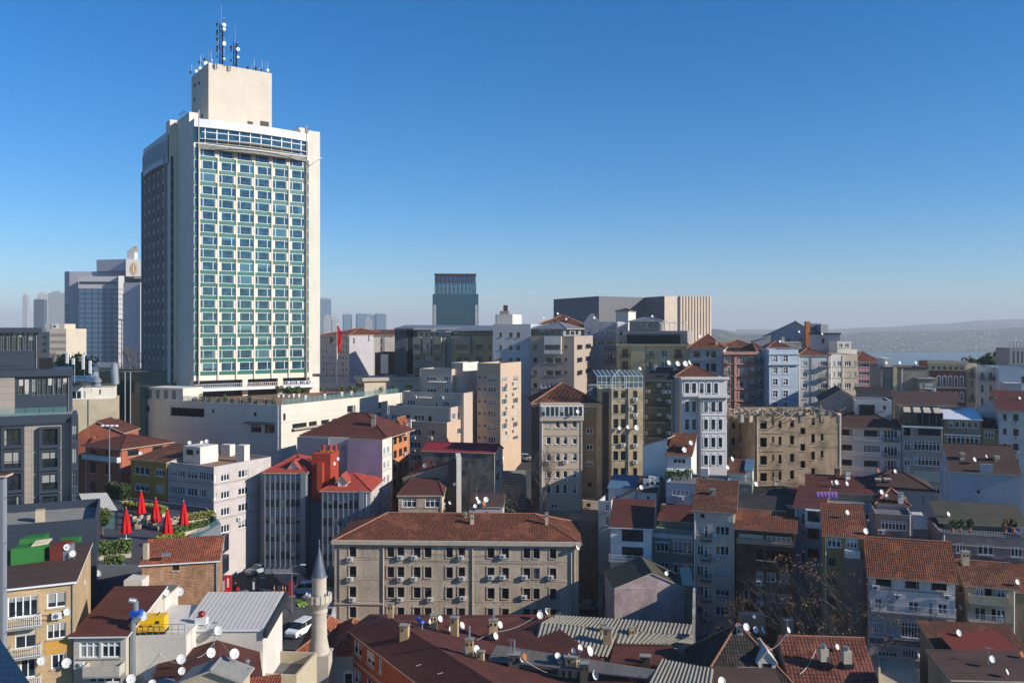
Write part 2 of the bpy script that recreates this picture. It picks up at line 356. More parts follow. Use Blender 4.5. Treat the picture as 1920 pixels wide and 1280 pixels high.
    def bal(s, f, x0, x1, py, dep=1.0, rail='iron', solid=None, h=1.0, slabm='concrete'):
        a, e, n, w = s.fr(f); u0, u1 = s.u(f, x0), s.u(f, x1); z = s.z(f, (x0+x1)/2, py); p = a+e*u0+n*.003; p.z = z-.15
        b = MB(); b.box(p, e*(u1-u0), n*dep, (0, 0, .15), G(slabm)); ob = b.build('balcony', s.root); q = MB(); p = a+e*u0; p.z = z
        if solid:
            q.box(p+n*(dep-.1), e*(u1-u0), n*.1, (0, 0, h), G(solid)); q.box(p+n*.005, e*.1, n*(dep-.11), (0, 0, h-.003), G(solid)); q.box(p+e*(u1-u0-.1)+n*.005, e*.1, n*(dep-.11), (0, 0, h-.003), G(solid))
        else:
            m = G(rail)
            for zz in (.08, h-.05): q.box(p+n*(dep-.06)+Vector((0, 0, zz)), e*(u1-u0), n*.05, (0, 0, .05), m)
            q.box(p+n*.01+Vector((0, 0, h-.05)), e*.05, n*(dep-.08), (0, 0, .05), m); q.box(p+e*(u1-u0-.05)+n*.01+Vector((0, 0, h-.05)), e*.05, n*(dep-.08), (0, 0, .05), m)
            k = max(3, int((u1-u0)/.16))
            for i in range(k+1): q.box(p+e*((u1-u0-.03)*i/k)+n*(dep-.05), e*.03, n*.03, (0, 0, h-.06), m)
            for t in (.3, .6): q.box(p+n*dep*t, e*.03, n*.03, (0, 0, h-.06), m); q.box(p+e*(u1-u0-.03)+n*dep*t, e*.03, n*.03, (0, 0, h-.06), m)
        q.build('railing', ob)
    def pipe(s, f, px, y0, y1, m='white_metal', r=.07):
        b = MB(); p0 = s.pt(f, px, y0, .1); p1 = Vector((p0.x, p0.y, s.z(f, px, y1))); b.tube(p0, p1, r, r, G(m), 6); b.build('downpipe', s.root)
    def ac(s, f, px, py): s.acs.append((f, px, py))
    def awn(s, f, x0, x1, py, dep=1.4, drop=.5, m='white_metal'):
        a, e, n, w = s.fr(f); u0, u1 = s.u(f, x0), s.u(f, x1); z = s.z(f, (x0+x1)/2, py); p = a+e*u0+n*.01; p.z = z
        q = MB(); p1 = p+e*(u1-u0); dv = n*dep-Vector((0, 0, drop)); q.slab([p+dv, p1+dv, p1, p], .06, G(m)); q.build('awning', s.root)
    # roofs, in the frame u (along F) / v (back)
    def roof(s, kind, rise=2.5, over=.4, m='tile', th=.14, ridge='u', cap=True, edge='stone_trim', off=.5, gable=None):
        a = s.c[0]; e = (s.c[1]-s.c[0]).normalized(); bk = (s.c[3]-s.c[0]).normalized(); Wd = s.W; L = (s.c[3]-s.c[0]).length; z = s.z1; o = over
        def q(u, v, h): p = a+e*u+bk*v; return Vector((p.x, p.y, z+h))
        b = MB(); mm = G(m); ed = G(edge); rid = []; lo = -o*rise/(max(min(Wd, L)/2, 1)) if kind != 'flat' else 0; eps = .02+th
        if kind == 'hip':
            if ridge == 'u': r = min(L/2, Wd/2-.05); u0, u1 = r, Wd-r; v0 = v1 = L*off
            else: r = min(Wd/2, L/2-.05); u0 = u1 = Wd*off; v0, v1 = r, L-r
            A_, B_, C_, D_ = q(-o, -o, lo+eps), q(Wd+o, -o, lo+eps), q(Wd+o, L+o, lo+eps), q(-o, L+o, lo+eps); T0, T1 = q(u0, v0, rise+eps), q(u1, v1, rise+eps)
            ps = [[A_, B_, T1, T0], [B_, C_, T1], [C_, D_, T0, T1], [D_, A_, T0]] if ridge == 'u' else [[A_, B_, T0], [B_, C_, T1, T0], [C_, D_, T1], [D_, A_, T0, T1]]
            rid = [(A_, T0), (D_, T0), (T0, T1), (B_, T1), (C_, T1)] if ridge == 'u' else [(A_, T0), (B_, T0), (T0, T1), (D_, T1), (C_, T1)]
        elif kind == 'gable':
            if ridge == 'u':
                v = L*off; ps = [[q(-o, -o, lo+eps), q(Wd+o, -o, lo+eps), q(Wd+o, v, rise+eps), q(-o, v, rise+eps)], [q(Wd+o, L+o, lo+eps), q(-o, L+o, lo+eps), q(-o, v, rise+eps), q(Wd+o, v, rise+eps)]]
                rid = [(q(-o, v, rise+eps), q(Wd+o, v, rise+eps))]; gb = [[q(0, 0, 0), q(0, v, rise), q(0, L, 0)], [q(Wd, 0, 0), q(Wd, L, 0), q(Wd, v, rise)]]
            else:
                u = Wd*off; ps = [[q(-o, L+o, lo+eps), q(-o, -o, lo+eps), q(u, -o, rise+eps), q(u, L+o, rise+eps)], [q(Wd+o, -o, lo+eps), q(Wd+o, L+o, lo+eps), q(u, L+o, rise+eps), q(u, -o, rise+eps)]]
                rid = [(q(u, -o, rise+eps), q(u, L+o, rise+eps))]; gb = [[q(0, 0, 0), q(Wd, 0, 0), q(u, 0, rise)], [q(Wd, L, 0), q(0, L, 0), q(u, L, rise)]]
            s.extra += [(g, gable and G(gable)) for g in gb]
        elif kind in ('shed', 'shedback'):
            lo = -o*rise/L
            if kind == 'shed': ps = [[q(-o, -o, lo+eps), q(Wd+o, -o, lo+eps), q(Wd+o, L+.05, rise+eps), q(-o, L+.05, rise+eps)]]; s.extra += [([q(0, 0, 0), q(0, L, rise), q(0, L, 0)], None), ([q(Wd, 0, 0), q(Wd, L, 0), q(Wd, L, rise)], None), ([q(0, L, 0), q(Wd, L, 0), q(Wd, L, rise), q(0, L, rise)], None)]
            else: ps = [[q(-o, -o, rise+eps), q(Wd+o, -o, rise+eps), q(Wd+o, L+.05, eps), q(-o, L+.05, eps)]]; s.extra += [([q(0, 0, 0), q(Wd, 0, 0), q(Wd, 0, rise), q(0, 0, rise)], None), ([q(0, 0, 0), q(0, L, 0), q(0, 0, rise)], None), ([q(Wd, 0, 0), q(Wd, 0, rise), q(Wd, L, 0)], None)]
        elif kind in ('shedu', 'shedur'):    # slopes along u
            h0, h1 = (0, rise) if kind == 'shedu' else (rise, 0)
            ps = [[q(-o, -o, h0+eps), q(Wd+o, -o, h1+eps), q(Wd+o, L+o, h1+eps), q(-o, L+o, h0+eps)]]
            s.extra += [([q(0, 0, 0), q(Wd, 0, 0), q(Wd if h1 else 0, 0, rise)], None), ([q(Wd, L, 0), q(0, L, 0), q(Wd if h1 else 0, L, rise)], None)]
        else: ps = [[q(-o, -o, eps), q(Wd+o, -o, eps), q(Wd+o, L+o, eps), q(-o, L+o, eps)]]
        for p in ps: b.slab(p, th, mm, ed)
        if cap:
            for x, y in rid: b.tube(x+Vector((0, 0, .02)), y+Vector((0, 0, .02)), .11, .11, G('ridge_tile') if 'tile' in m else mm, 6)
        s.roofo = b.build('roof', s.root); return s.roofo
    def finish(s, roofm='felt_grey'):
        b = MB(); rd = random.Random(int(abs(s.c[0].x)*97)+7)
        if s.L > 2.5 and 'panel' not in s.wall.name and s.c[0].y < 230:
            for f in s.fc:
                H = s.holes[f]; w = s.fr(f)[3]
                if len(H) < 4: continue
                if rd.random() < .7:
                    for z in sorted({round(h[2], 1) for h in H}):
                        zb_ = z-.42
                        if not any(h[2] < zb_+.2 and h[3] > zb_-.05 for h in H) and zb_ > s.z0+1: s.band(f, zb_, .1, .045, s.wall.name)
                for t in (.02, .985):
                    u = w*t+(.1 if t < .5 else -.1)
                    if rd.random() < .6 and not any(h[0] < u+.15 and h[1] > u-.15 for h in H):
                        a, e, n, _ = s.fr(f); p = a+e*u+n*.1; q = MB(); q.tube((p.x, p.y, s.z0), (p.x, p.y, s.z1-.1), .06, .06, G(rd.choice(['white_metal', 'galv', 'concrete'])), 5); q.build('downpipe', s.root)
                if f == 'F' and s.c[0].y < 165:
                    for _ in range(2):
                        a, e, n, _ = s.fr(f); u0, u1 = rd.uniform(.3, w*.4), rd.uniform(w*.6, w-.3); z = rd.uniform(s.z1-6, s.z1-1); q = MB(); pr = None
                        for k in range(7): t = k/6; p = a+e*(u0+(u1-u0)*t)+n*.13; p.z = z-.7*t-1.2*t*(1-t); pr is not None and q.tube(pr, p, .02, .02, G('iron'), 3, False); pr = p
                        q.build('wall_cable', s.root)
        for f in s.fc:
            a, e, n, w = s.fr(f); H = s.holes[f]; m = s.fm.get(f, s.wall)
            zs = sorted({s.z0, s.z1, *[h[2] for h in H], *[h[3] for h in H]})
            def q(u, z_, inn=0): p = a+e*u-n*inn; return (p.x, p.y, z_)
            for z0, z1 in zip(zs, zs[1:]):
                if z1-z0 < 1e-4: continue
                cur = 0
                for h in sorted(h for h in H if h[2] < z1-1e-5 and h[3] > z0+1e-5):
                    if h[0] > cur+1e-4: b.poly([q(cur, z0), q(h[0], z0), q(h[0], z1), q(cur, z1)], m, [(cur, z0), (h[0], z0), (h[0], z1), (cur, z1)])
                    cur = h[1]
                if w > cur+1e-4: b.poly([q(cur, z0), q(w, z0), q(w, z1), q(cur, z1)], m, [(cur, z0), (w, z0), (w, z1), (cur, z1)])
            for u0, u1, z0, z1, r in H:
                r += .01
                b.poly([q(u0, z0), q(u1, z0), q(u1, z0, r), q(u0, z0, r)], m); b.poly([q(u0, z1, r), q(u1, z1, r), q(u1, z1), q(u0, z1)], m)
                b.poly([q(u0, z0), q(u0, z0, r), q(u0, z1, r), q(u0, z1)], m); b.poly([q(u1, z0, r), q(u1, z0), q(u1, z1), q(u1, z1, r)], m)
        c = s.c; n = s.n
        if s.par:
            t = .22; ins = []
            for i in range(n):
                p, c0, nx = c[i-1], c[i], c[(i+1) % n]; e1 = (c0-p).normalized(); e2 = (nx-c0).normalized(); n1 = Vector((-e1.y, e1.x, 0)); n2 = Vector((-e2.y, e2.x, 0))
                bs = (n1+n2); bs = bs/max(.3, bs.dot(n1)); ins.append(c0+bs*t)
            cm = G(s.capm) if s.capm else s.wall; zr = s.z1-s.par
            for i in range(n):
                j = (i+1) % n; A_, B_, C_, D_ = [Vector((v.x, v.y, s.z1)) for v in (c[i], c[j], ins[j], ins[i])]
                b.poly([A_, B_, C_, D_], cm); C2, D2 = Vector((C_.x, C_.y, zr)), Vector((D_.x, D_.y, zr)); b.poly([D2, D_, C_, C2], s.wall)
            r_ = MB(); r_.poly([(v.x, v.y, zr+.002) for v in ins], G(roofm)); r_.build('roof', s.root)
        else: b.poly([(v.x, v.y, s.z1) for v in c], s.wall if not s.capm else G(s.capm))
        for g, mt in s.extra: b.poly(g, mt or s.wall)
        b.build('wall', s.root); ACL.append(s); return s
ACL = []
felt('felt_grey', '#7d7a75'); felt('felt_maroon', '#68362a', (1.0, 12), .6); felt('felt_brown', '#5a4238', (1.2, 5), .5); felt('felt_dark', '#3c3836'); felt('felt_olive', '#5a5442', (1.2, 6)); felt('felt_terr', '#a27a5e'); felt('felt_red', '#b5402e', (.9, 14), .3)
tile('tile', '#8a4f32', '#663a26'); tile('tile_orange', '#b5623c', '#8f4a30'); tile('tile_brown', '#7a4c36', '#5d3828'); tile('tile_dark', '#4a4038', '#302a26', .4, .3); tile('tile_red', '#7e4a3a', '#613428', .45, .36, .15)
flat('ridge_tile', '#a07058', .9, .2, 0, .5)
def PZ(px, py, z): d = (CZ-z)*F/(py-HY); return Vector((K(px)*d, d, z))
def cs(x0, w, step, n): return [(x0+i*step, x0+i*step+w) for i in range(n)]
def rs(y0, h, step, n): return [(y0+i*step, y0+i*step+h) for i in range(n)]
# ---------------------------------------------------------------- ground, water, hills
def mk_ground():
    N = NT('earth', .95, .1); p = N.pos(); f = N.noise(p, .08, 8, .7)
    N.base(N.mix(N.ramp(f, .4, .6), lin('#5a544a'), lin('#3f4034'))); N.bump(N.noise(p, 1.5, 6), .4, .1)
    xs = sorted(set([-9000, -6000, -4000, -2500, -1500, -900, -600, -450] + list(range(-160, 161, 4)) + [-340, -300, -260, -220, -190, -175, 175, 190, 220, 260, 300, 340]+list(range(0, 1)) + [450, 600, 800, 1000, 1300, 1700, 2200, 3000, 4500, 7000, 11000]))
    ys = sorted(set([-60] + list(range(-20, 260, 4)) + [270, 290, 320, 350, 380, 410, 440]+list(range(0, 1)) + [500, 600, 750, 900, 1100, 1400, 1800, 2300, 3000, 4000, 6000, 9000, 14000]))
    def h(x, y):
        r = math.hypot(x, y); z = ground_z(x, y); t = min(1, max(0, (r-380)/500)); t2 = min(1, max(0, (r-900)/1400)); t3 = min(1, max(0, (x/max(y, 1)-.12)/.15))
        far = 38*(1-t2)+(-8)*t2; sea = 4*(1-t2)+(-75)*t2; far = far*(1-t3)+sea*t3
        return z*(1-t)+far*t
    b = MB(); idx = {}
    for j, y in enumerate(ys):
        for i, x in enumerate(xs): idx[i, j] = len(b.v); b.v.append((x, y, h(x, y)))
    m = b.mat(N.m)
    for j in range(len(ys)-1):
        for i in range(len(xs)-1): b.f.append((idx[i, j], idx[i+1, j], idx[i+1, j+1], idx[i, j+1])); b.mi.append(m); b.uv += [(0, 0)]*4
    g = b.build('ground', smooth=True); g['kind'] = 'structure'; return g
GROUND = mk_ground()
def mk_water():
    N = NT('sea_water', .55, .4); N.base(lin('#4a7076')); N.bump(N.noise(N.pos((.02, .05, 1)), 1, 5), .2, 1)
    b = MB(); b.poly([(-200, 1500, -42), (9000, 1500, -42), (9000, 6500, -42), (-200, 6500, -42)], N.m); o = b.build('water'); o['kind'] = 'structure'
mk_water()
def hill(name, px0, px1, prof, d0, d1, zb, m, seed):
    # ridge seen between two bearings: foot at distance d0, crest at d1; prof: list of (px, py of the crest)
    b = MB(); mm = b.mat(m); rd = random.Random(seed); nx, ny = 90, 14; V = {}
    def crest(px):
        for (xa, ya), (xb, yb) in zip(prof, prof[1:]):
            if xa <= px <= xb: t = (px-xa)/(xb-xa); t = t*t*(3-2*t); return ya+(yb-ya)*t
        return prof[-1][1] if px > prof[-1][0] else prof[0][1]
    for i in range(nx+1):
        px = px0+(px1-px0)*i/nx; zc = Zp(crest(px), d1)
        for j in range(ny+1):
            t = j/ny; d = d0+(d1-d0)*t; hh = zb+(zc-zb)*math.sin(t*math.pi/2)**1.2; hh += (math.sin(px*.11+j*2.1)+math.sin(px*.037+j))*(zc-zb)*.03*math.sin(t*math.pi)
            V[i, j] = len(b.v); b.v.append((K(px)*d, d, hh))
    for i in range(nx): 
        V[i, ny+1] = 0
    for i in range(nx+1): px = px0+(px1-px0)*i/nx; V[i, ny+1] = len(b.v); d = d1*1.25; b.v.append((K(px)*d, d, zb-20))
    for i in range(nx):
        for j in range(ny+1): b.f.append((V[i, j], V[i+1, j], V[i+1, j+1], V[i, j+1])); b.mi.append(mm); b.uv += [(0, 0)]*4
    o = b.build(name, smooth=True); o['kind'] = 'structure'; return o
def woods():
    N = NT('far_wood', .95, .1); f = N.noise(N.pos((.01, .01, .03)), 1, 8, .75); N.base(N.mix(N.ramp(f, .4, .62), lin('#31402f'), lin('#6d6a58'))); return N.m
woods()
H1 = hill('hill', 1480, 2150, [(1480, 640), (1560, 627), (1640, 621), (1760, 620), (1850, 617), (1960, 611), (2150, 606)], 3720, 5400, -42, M['far_wood'], 1)
H2 = hill('hill', 1380, 2250, [(1380, 617), (1550, 617), (1650, 613), (1760, 607), (1850, 600), (1960, 597), (2250, 590)], 6500, 9000, -60, M['far_wood'], 2)
H3 = hill('hill', 1230, 1600, [(1230, 632), (1300, 619), (1340, 618), (1390, 628), (1430, 627), (1490, 630), (1600, 650)], 2600, 3300, -60, M['far_wood'], 3)
H4 = hill('hill', 1180, 1560, [(1180, 617), (1335, 616), (1400, 624), (1560, 630)], 4500, 6000, -60, M['far_wood'], 4)
bpy.context.view_layer.update()
def far_town(name, label, px0, px1, py0, py1, n, dmin, dmax, seed, size=(9, 26), hills=None):
    rd = random.Random(seed); b = MB(); dg = bpy.context.evaluated_depsgraph_get(); ms = [flat('far_house_'+str(i), c) for i, c in enumerate(['#a8a298', '#9a9084', '#94705e', '#c4c0b8'])]
    bpy.context.view_layer.update(); k = 0
    while k < n:
        px = rd.uniform(px0, px1); py = py0+(py1-py0)*rd.random()**1.3; k += 1
        if math.sin(px*.045+py*.3)+rd.uniform(-1.2, 1) < -.2: continue
        dr = Vector((K(px), 1, (HY-py)/F)).normalized(); ok, loc, nn, ix, ob, _ = S.ray_cast(dg, Vector((0, 0, CZ)), dr)
        if not ok or not (dmin < loc.y < dmax): continue
        w = rd.uniform(*size); b.cbox((loc.x, loc.y+8, loc.z-6), w, w*rd.uniform(.6, 1), 4+rd.uniform(2, 6), rd.choice(ms), rd.uniform(-.5, .5))
    o = b.build(name); tag(o, label, 'town', kind='stuff')
far_town('hillside_town', 'pale hillside town scattered over the far shore above the water', 1500, 1930, 621, 659, 1500, 3600, 6000, 5, (5, 13))
far_town('hillside_town', 'faint pale strip of houses along the crest of the farthest ridge', 1560, 1930, 603, 614, 260, 6000, 9500, 6, (14, 34))

# ---------------------------------------------------------------- far towers
panel('far_blue', '#6f8aa0', 3, 4, .3, 0, .6, .3); panel('far_pale', '#b9bfc4', 3, 4, .5, 0, .6, .35); panel('far_dark', '#3c5468', 3, 4, .25, 0, .6, .3)
for (x0, x1, yt, d, yaw, m, lab, sx) in [
  (42, 51, 554, 2600, 12, 'far_pale', 'slim pale tower at the far left of the skyline', 56), (63, 82, 561, 2300, 10, 'far_dark', 'dark blue tower with a lit white upper block behind it, far left skyline', None),
  (70, 88, 551, 2500, 20, 'far_pale', 'white topped tower rising just behind the dark blue tower at far left', None), (90, 121, 549, 2200, 5, 'far_pale', 'wide pale grey tower beside the white hotel slab on the left skyline', None),
  (596, 621, 560, 2600, 18, 'far_blue', 'tall rounded blue tower just right of the big cream hotel tower', None), (607, 623, 595, 1500, 12, 'far_pale', 'low pale glass block at the foot of the tall blue tower', None),
  (623, 635, 599, 1400, 15, 'far_pale', 'small white block next to the low pale glass block on the skyline', None), (645, 660, 589, 2400, 20, 'far_blue', 'leftmost of the four matching blue towers in the middle skyline', None),
  (670, 690, 588, 2400, 20, 'far_blue', 'second from left of the four matching blue towers in the middle skyline', None), (690, 706, 590, 2450, 20, 'far_blue', 'third from left of the four matching blue towers in the middle skyline', None),
  (706, 724, 588, 2400, 20, 'far_blue', 'rightmost of the four matching blue towers in the middle skyline', None), (685, 697, 599, 1500, 8, 'far_pale', 'small pale tower standing in front of the four blue towers', None)]:
    B = Bld('distant_tower', lab, 'tower', a=(x0, d), bx=x1, yaw=yaw, top=yt, base=-20, side=sx, L=25, wall=m); 
    B.blk('F', B.W*.2, B.W*.7, B.z1, B.z1+5, -4, 'far_pale', 'roof_block', 10); B.finish()
# twin-stage glass tower
T = Bld('glass_tower', 'dark teal glass office tower with a setback crown above the middle rooftops', 'tower', a=(811, 600), bx=897, yaw=3, top=551, base=20, L=30, wall=panel('curtain_teal', '#34617c', 1.6, 1.9, .12, .5, .5, .12, .8))
T.finish(); root = T.root
T2 = Bld('x', None, root=root, a=(815, 602), bx=893, yaw=3, top=531, base=T.z1, L=24, wall=panel('curtain_teal_light', '#4f7d96', 3.0, 9, .2, .4, 2.0, .2, .8)); T2.finish()
T3 = Bld('x', None, root=root, a=(815.5, 603), bx=892, yaw=3, top=516, base=T2.z1, L=23, wall=panel('curtain_crown', '#27476e', 3.0, 9, .3, .3, 2.5, .25, .6)); T3.band('F', T3.z1-.2, 1.4, .6, 'far_rust' if 0 else 'brown_frame', .4); T3.finish()
for k in range(11):
    T2.blk('F', T2.W*k/10.6, T2.W*k/10.6+.35, T2.z0, T3.z1-1, .35, 'grey_frame', 'mullion')
for x0, x1 in ((812, 818), (890, 896)): T.blk('F', T.u('F', x0)+.3, T.u('F', x1), 25, Zp(571, 600), .5, 'far_pale', 'lift_shaft')
# cultural centre
pts = [(-0, 0)]
def pw(px, d): return (K(px)*d, d)
plaster('slate_dark', '#7b7f88', .1, .2, .1); plaster('stone_pale', '#d9cdc2', .15, .2, .1)
CC = Bld('cultural_centre', 'huge windowless pale stone hall with vertical fins on its right end, on the skyline', 'hall', pts=[pw(1038, 498), pw(1123, 450), pw(1208, 469), pw(1246, 450), pw(1330, 465), (122, 560), (60, 570)], z1=Zp(555, 450), base=20, wall='slate_dark')
CC.fm = {3: G('stone_pale'), 4: G('stone_pale')}
for k in range(11):
    a = CC.u(3, 1273)+(CC.fr(3)[3]-CC.u(3, 1273)-.8)*k/10; CC.blk(3, a, a+1.1, 22, CC.z1+.2, 1.3, 'stone_pale', 'fin')
for x0, x1 in ((1280, 1288), (1298, 1321)): CC.blk(3, CC.u(3, x0), CC.u(3, x1), CC.z(3, 1300, 612), CC.z(3, 1300, 585), .35, 'grey_frame', 'louvre')
CC.finish()
# pale hotel slab on the left skyline
WH = Bld('slab_hotel', 'white hotel slab with blue glass face and gold leaf emblem on its roof block', 'hotel', a=(147, 560), bx=222, yaw=3, top=518, base=10, L=30, wall=panel('slab_glass', '#6a86a8', 4.3, 3.2, .2, .3, .45, .5, .7)); WH.finish()
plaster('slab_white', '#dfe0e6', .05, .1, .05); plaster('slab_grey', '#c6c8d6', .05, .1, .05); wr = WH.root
w2 = Bld('x', None, root=wr, a=(121, 575), bx=131, yaw=-20, top=509, base=10, L=14, side=None, wall='slab_grey'); w2.grid('F', 2, w2.z1-22, 3.2, 20, 1.0, 1.6, 'far', .3); w2.finish()
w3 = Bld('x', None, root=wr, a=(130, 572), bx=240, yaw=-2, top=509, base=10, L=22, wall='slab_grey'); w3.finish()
w4 = Bld('x', None, root=wr, a=(222, 556), bx=233, yaw=25, top=517, base=10, L=20, wall='slab_white')
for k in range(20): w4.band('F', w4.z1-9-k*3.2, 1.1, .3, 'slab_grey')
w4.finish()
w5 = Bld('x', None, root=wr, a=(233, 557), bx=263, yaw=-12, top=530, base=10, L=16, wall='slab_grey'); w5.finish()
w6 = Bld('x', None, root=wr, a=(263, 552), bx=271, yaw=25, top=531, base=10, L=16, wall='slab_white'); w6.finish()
w7 = Bld('x', None, root=wr, a=(234, 560), bx=262, yaw=-18, top=522, base=w5.z1, L=9, wall='dark_frame'); w7.finish()
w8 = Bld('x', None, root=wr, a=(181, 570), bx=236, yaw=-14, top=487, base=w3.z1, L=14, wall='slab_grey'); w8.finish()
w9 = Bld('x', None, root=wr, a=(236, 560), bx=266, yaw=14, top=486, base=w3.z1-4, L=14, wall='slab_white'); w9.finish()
w10 = Bld('x', None, root=wr, a=(238, 564), bx=252, yaw=-5, top=473, base=w9.z1, L=4, wall='slab_white'); w10.roof('shedu', 4, .1, 'slab_white', .2, cap=False); w10.finish()
WH.blk('F', .6, WH.W-.6, WH.z1-5.2, WH.z1-3.4, .15, 'glass_dark', 'window_strip'); WH.band('F', WH.z1-8, 8.05, .1, 'slab_grey')
# the emblem: gold pointed oval ring with a letter I
flat('gold_paint', '#c8964a', .4, .5, .3); a, e, n, w = w9.fr('F'); eu = w9.u('F', 250.5); zc = w9.z('F', 250.5, 504)
b = MB()
def leaf(rx, rz, out, m):
    o = a+e*eu+n*out; pts_ = []
    for i in range(24): t = -math.pi/2+2*math.pi*i/24; zz = math.sin(t); xx = math.cos(t)*(1-abs(zz)**2.2*.35); pts_.append((o.x+e.x*xx*rx, o.y+e.y*xx*rx, zc+zz*rz))
    b.poly(pts_, m)
leaf(2.3, 4.4, .15, G('gold_paint')); leaf(1.95, 3.9, .2, G('white_metal')); leaf(1.7, 3.5, .25, G('gold_paint'))
p = a+e*(eu-.28)+n*.26; p.z = zc-1.9; b.box(p, e*.56, n*.1, (0, 0, 3.8), G('white_metal'))
for zz in (-2.1, 1.7): p = a+e*(eu-.7)+n*.26; p.z = zc+zz; b.box(p, e*1.4, n*.1, (0, 0, .4), G('white_metal'))
b.build('emblem', wr)
# cream office behind trees
plaster('office_cream', '#d8cfc0', .1, .1)
O = Bld('office_block', 'low cream office block with a white roof sign, left of the white hotel slab', 'office', a=(93, 420), bx=124, yaw=0, top=616, base=10, L=20, wall='office_cream')
O.grid('F', 12, O.z1-2.5, 3.4, 8, .45, 1.5, 'far', .2); O.finish()
o2 = Bld('x', None, root=O.root, a=(68, 428), bx=93, yaw=-6, top=622, base=10, L=14, wall='office_cream'); o2.grid('F', 3, o2.z1-2, 3.4, 6, 1.6, 1.5, 'far', 2); o2.finish()
o3 = Bld('x', None, root=O.root, a=(84, 424), bx=121, yaw=-2, top=607, base=O.z1, L=10, wall='office_cream'); o3.finish()
o3.blk('F', o3.u('F', 97), o3.u('F', 109), o3.z1-2.6, o3.z1+.1, .2, 'white_metal', 'sign_board'); o3.blk('F', o3.u('F', 101), o3.u('F', 105.5), o3.z1-1.9, o3.z1-.7, .3, 'grey_frame', 'sign_mark')
# ---------------------------------------------------------------- hotel tower and its podium
YT = 35.4; te = Vector((math.cos(R(YT)), math.sin(R(YT)), 0)); tb = Vector((-te.y, te.x, 0))
panel('spandrel_green', '#2d7062', 1.5, 5, .35, 0, .8, .03, .6); panel('tower_cream', '#e6dfd2', 2.6, 3.16, .8, 0, .8, .03)
HT = Bld('hotel_tower', 'tall cream and green glazed hotel tower with a blank cream block and antennas on top', 'tower', a=(363, 212), bx=600, yaw=YT, z1=Zp(222, 212)-.1, base=48.0, L=16, wall='tower_cream', desc='the hotel tower roof')
tr = HT.root; A0 = HT.c[0]
uL = HT.u('F', 373); uR = HT.u('F', 572.5); bw = (uR-uL)/6; fh = 3.165; zb = Zp(704, 212.7)
a, e, n, w = HT.fr('F')
def hbox(b, u0, u1, z0, z1, o0, o1, m): p = a+e*u0+n*o0; p.z = z0; b.box(p, e*(u1-u0), n*(o1-o0), (0, 0, z1-z0), m)
sp = MB(); pe = Vector((0, 0, 0)); pm_ = MB(); pm_.box((0, -.34, 0), (.6, 0, 0), (0, .24, 0), (0, 0, fh-.864), G('hotel_cream')); PIER = pm_.data('pier')
for j in range(18):
    z0 = zb+j*fh; hbox(sp, uL, uR, z0, z0+1.0, .003, .12, G('spandrel_green'))
    hbox(sp, .03, uL-.25, z0, z0+.95, .003, .1, G('spandrel_green')); hbox(sp, uR+.25, uR+.95, z0, z0+.95, .003, .1, G('spandrel_green'))
    odd = j % 2
    for i in range(7):
        ub = uL+i*bw
        if 0 < i < 6: q = a+e*(ub-(.72 if odd else -.12)); q.z = z0+.86; inst('pier', PIER, tr, q, R(YT))
def hw_mesh(odd, wd):
    b = MB(); p = MB(); m = G('white_frame'); h = fh-1.0; y = -.14
    for zz in (0, h-.1): b.box((0, y, zz), (wd, 0, 0), (0, .12, 0), (0, 0, .1), m)
    xs_ = [0, .75, wd-.12] if odd else [0, wd-1.05, wd-.12]
    for x in xs_: b.box((x, y-.004, 0), (.12, 0, 0), (0, .12, 0), (0, 0, h), m)
    p.poly([(0, -.05, 0), (wd, -.05, 0), (wd, -.05, h), (0, -.05, h)], G('glass_hotel'), [(0, 0), (1, 0), (1, 1), (0, 1)])
    b.box((.8 if odd else .12, y-.01, .75), (wd-1.0-.1 if odd else wd-1.2, 0, 0), (0, .05, 0), (0, 0, .06), G('grey_frame'))
    return b.data('window'), p.data('pane')
hm = {0: hw_mesh(0, bw-.95), 1: hw_mesh(1, bw-.95)}
for j in range(18):
    for i in range(6):
        odd = j % 2; u0 = uL+i*bw+(.18 if odd else .75); q = a+e*u0; q.z = zb+j*fh+1.0; wo_ = inst('window', hm[odd][0], tr, q, R(YT)); pn = bpy.data.objects.new('pane', hm[odd][1]); COL.objects.link(pn); pn.parent = wo_
sp.build('spandrel', tr)
for i in range(7): fb = MB(); ub = uL+i*bw; hbox(fb, ub-.17, ub+.17, zb-1.2, zb+18*fh, .1, .42, G('hotel_cream')); fb.build('fin', tr)
sw = MB()      # glass strips at both ends of the front
for j in range(18):
    z0 = zb+j*fh+.96
    for u0, u1 in ((.15, uL-.3), (uR+.3, uR+.95)): hbox(sw, u0, u1, z0, z0+fh-1.0, .02, .06, G('glass_hotel')); hbox(sw, u0-.08, u0, z0, z0+fh-1.0, .02, .12, G('white_frame')); hbox(sw, u0, u1, z0+fh-1.1, z0+fh-1.0, .061, .1, G('white_frame'))
tag(sw.build('strip_window', tr), None, None)
for uu, nm in ((uL-.2, 'rail_mast'), (uR+.15, 'rail_mast')): b = MB(); hbox(b, uu-.1, uu+.1, zb-2, zb+18*fh+9, .45, .75, G('stone_trim')); b.build(nm, tr)
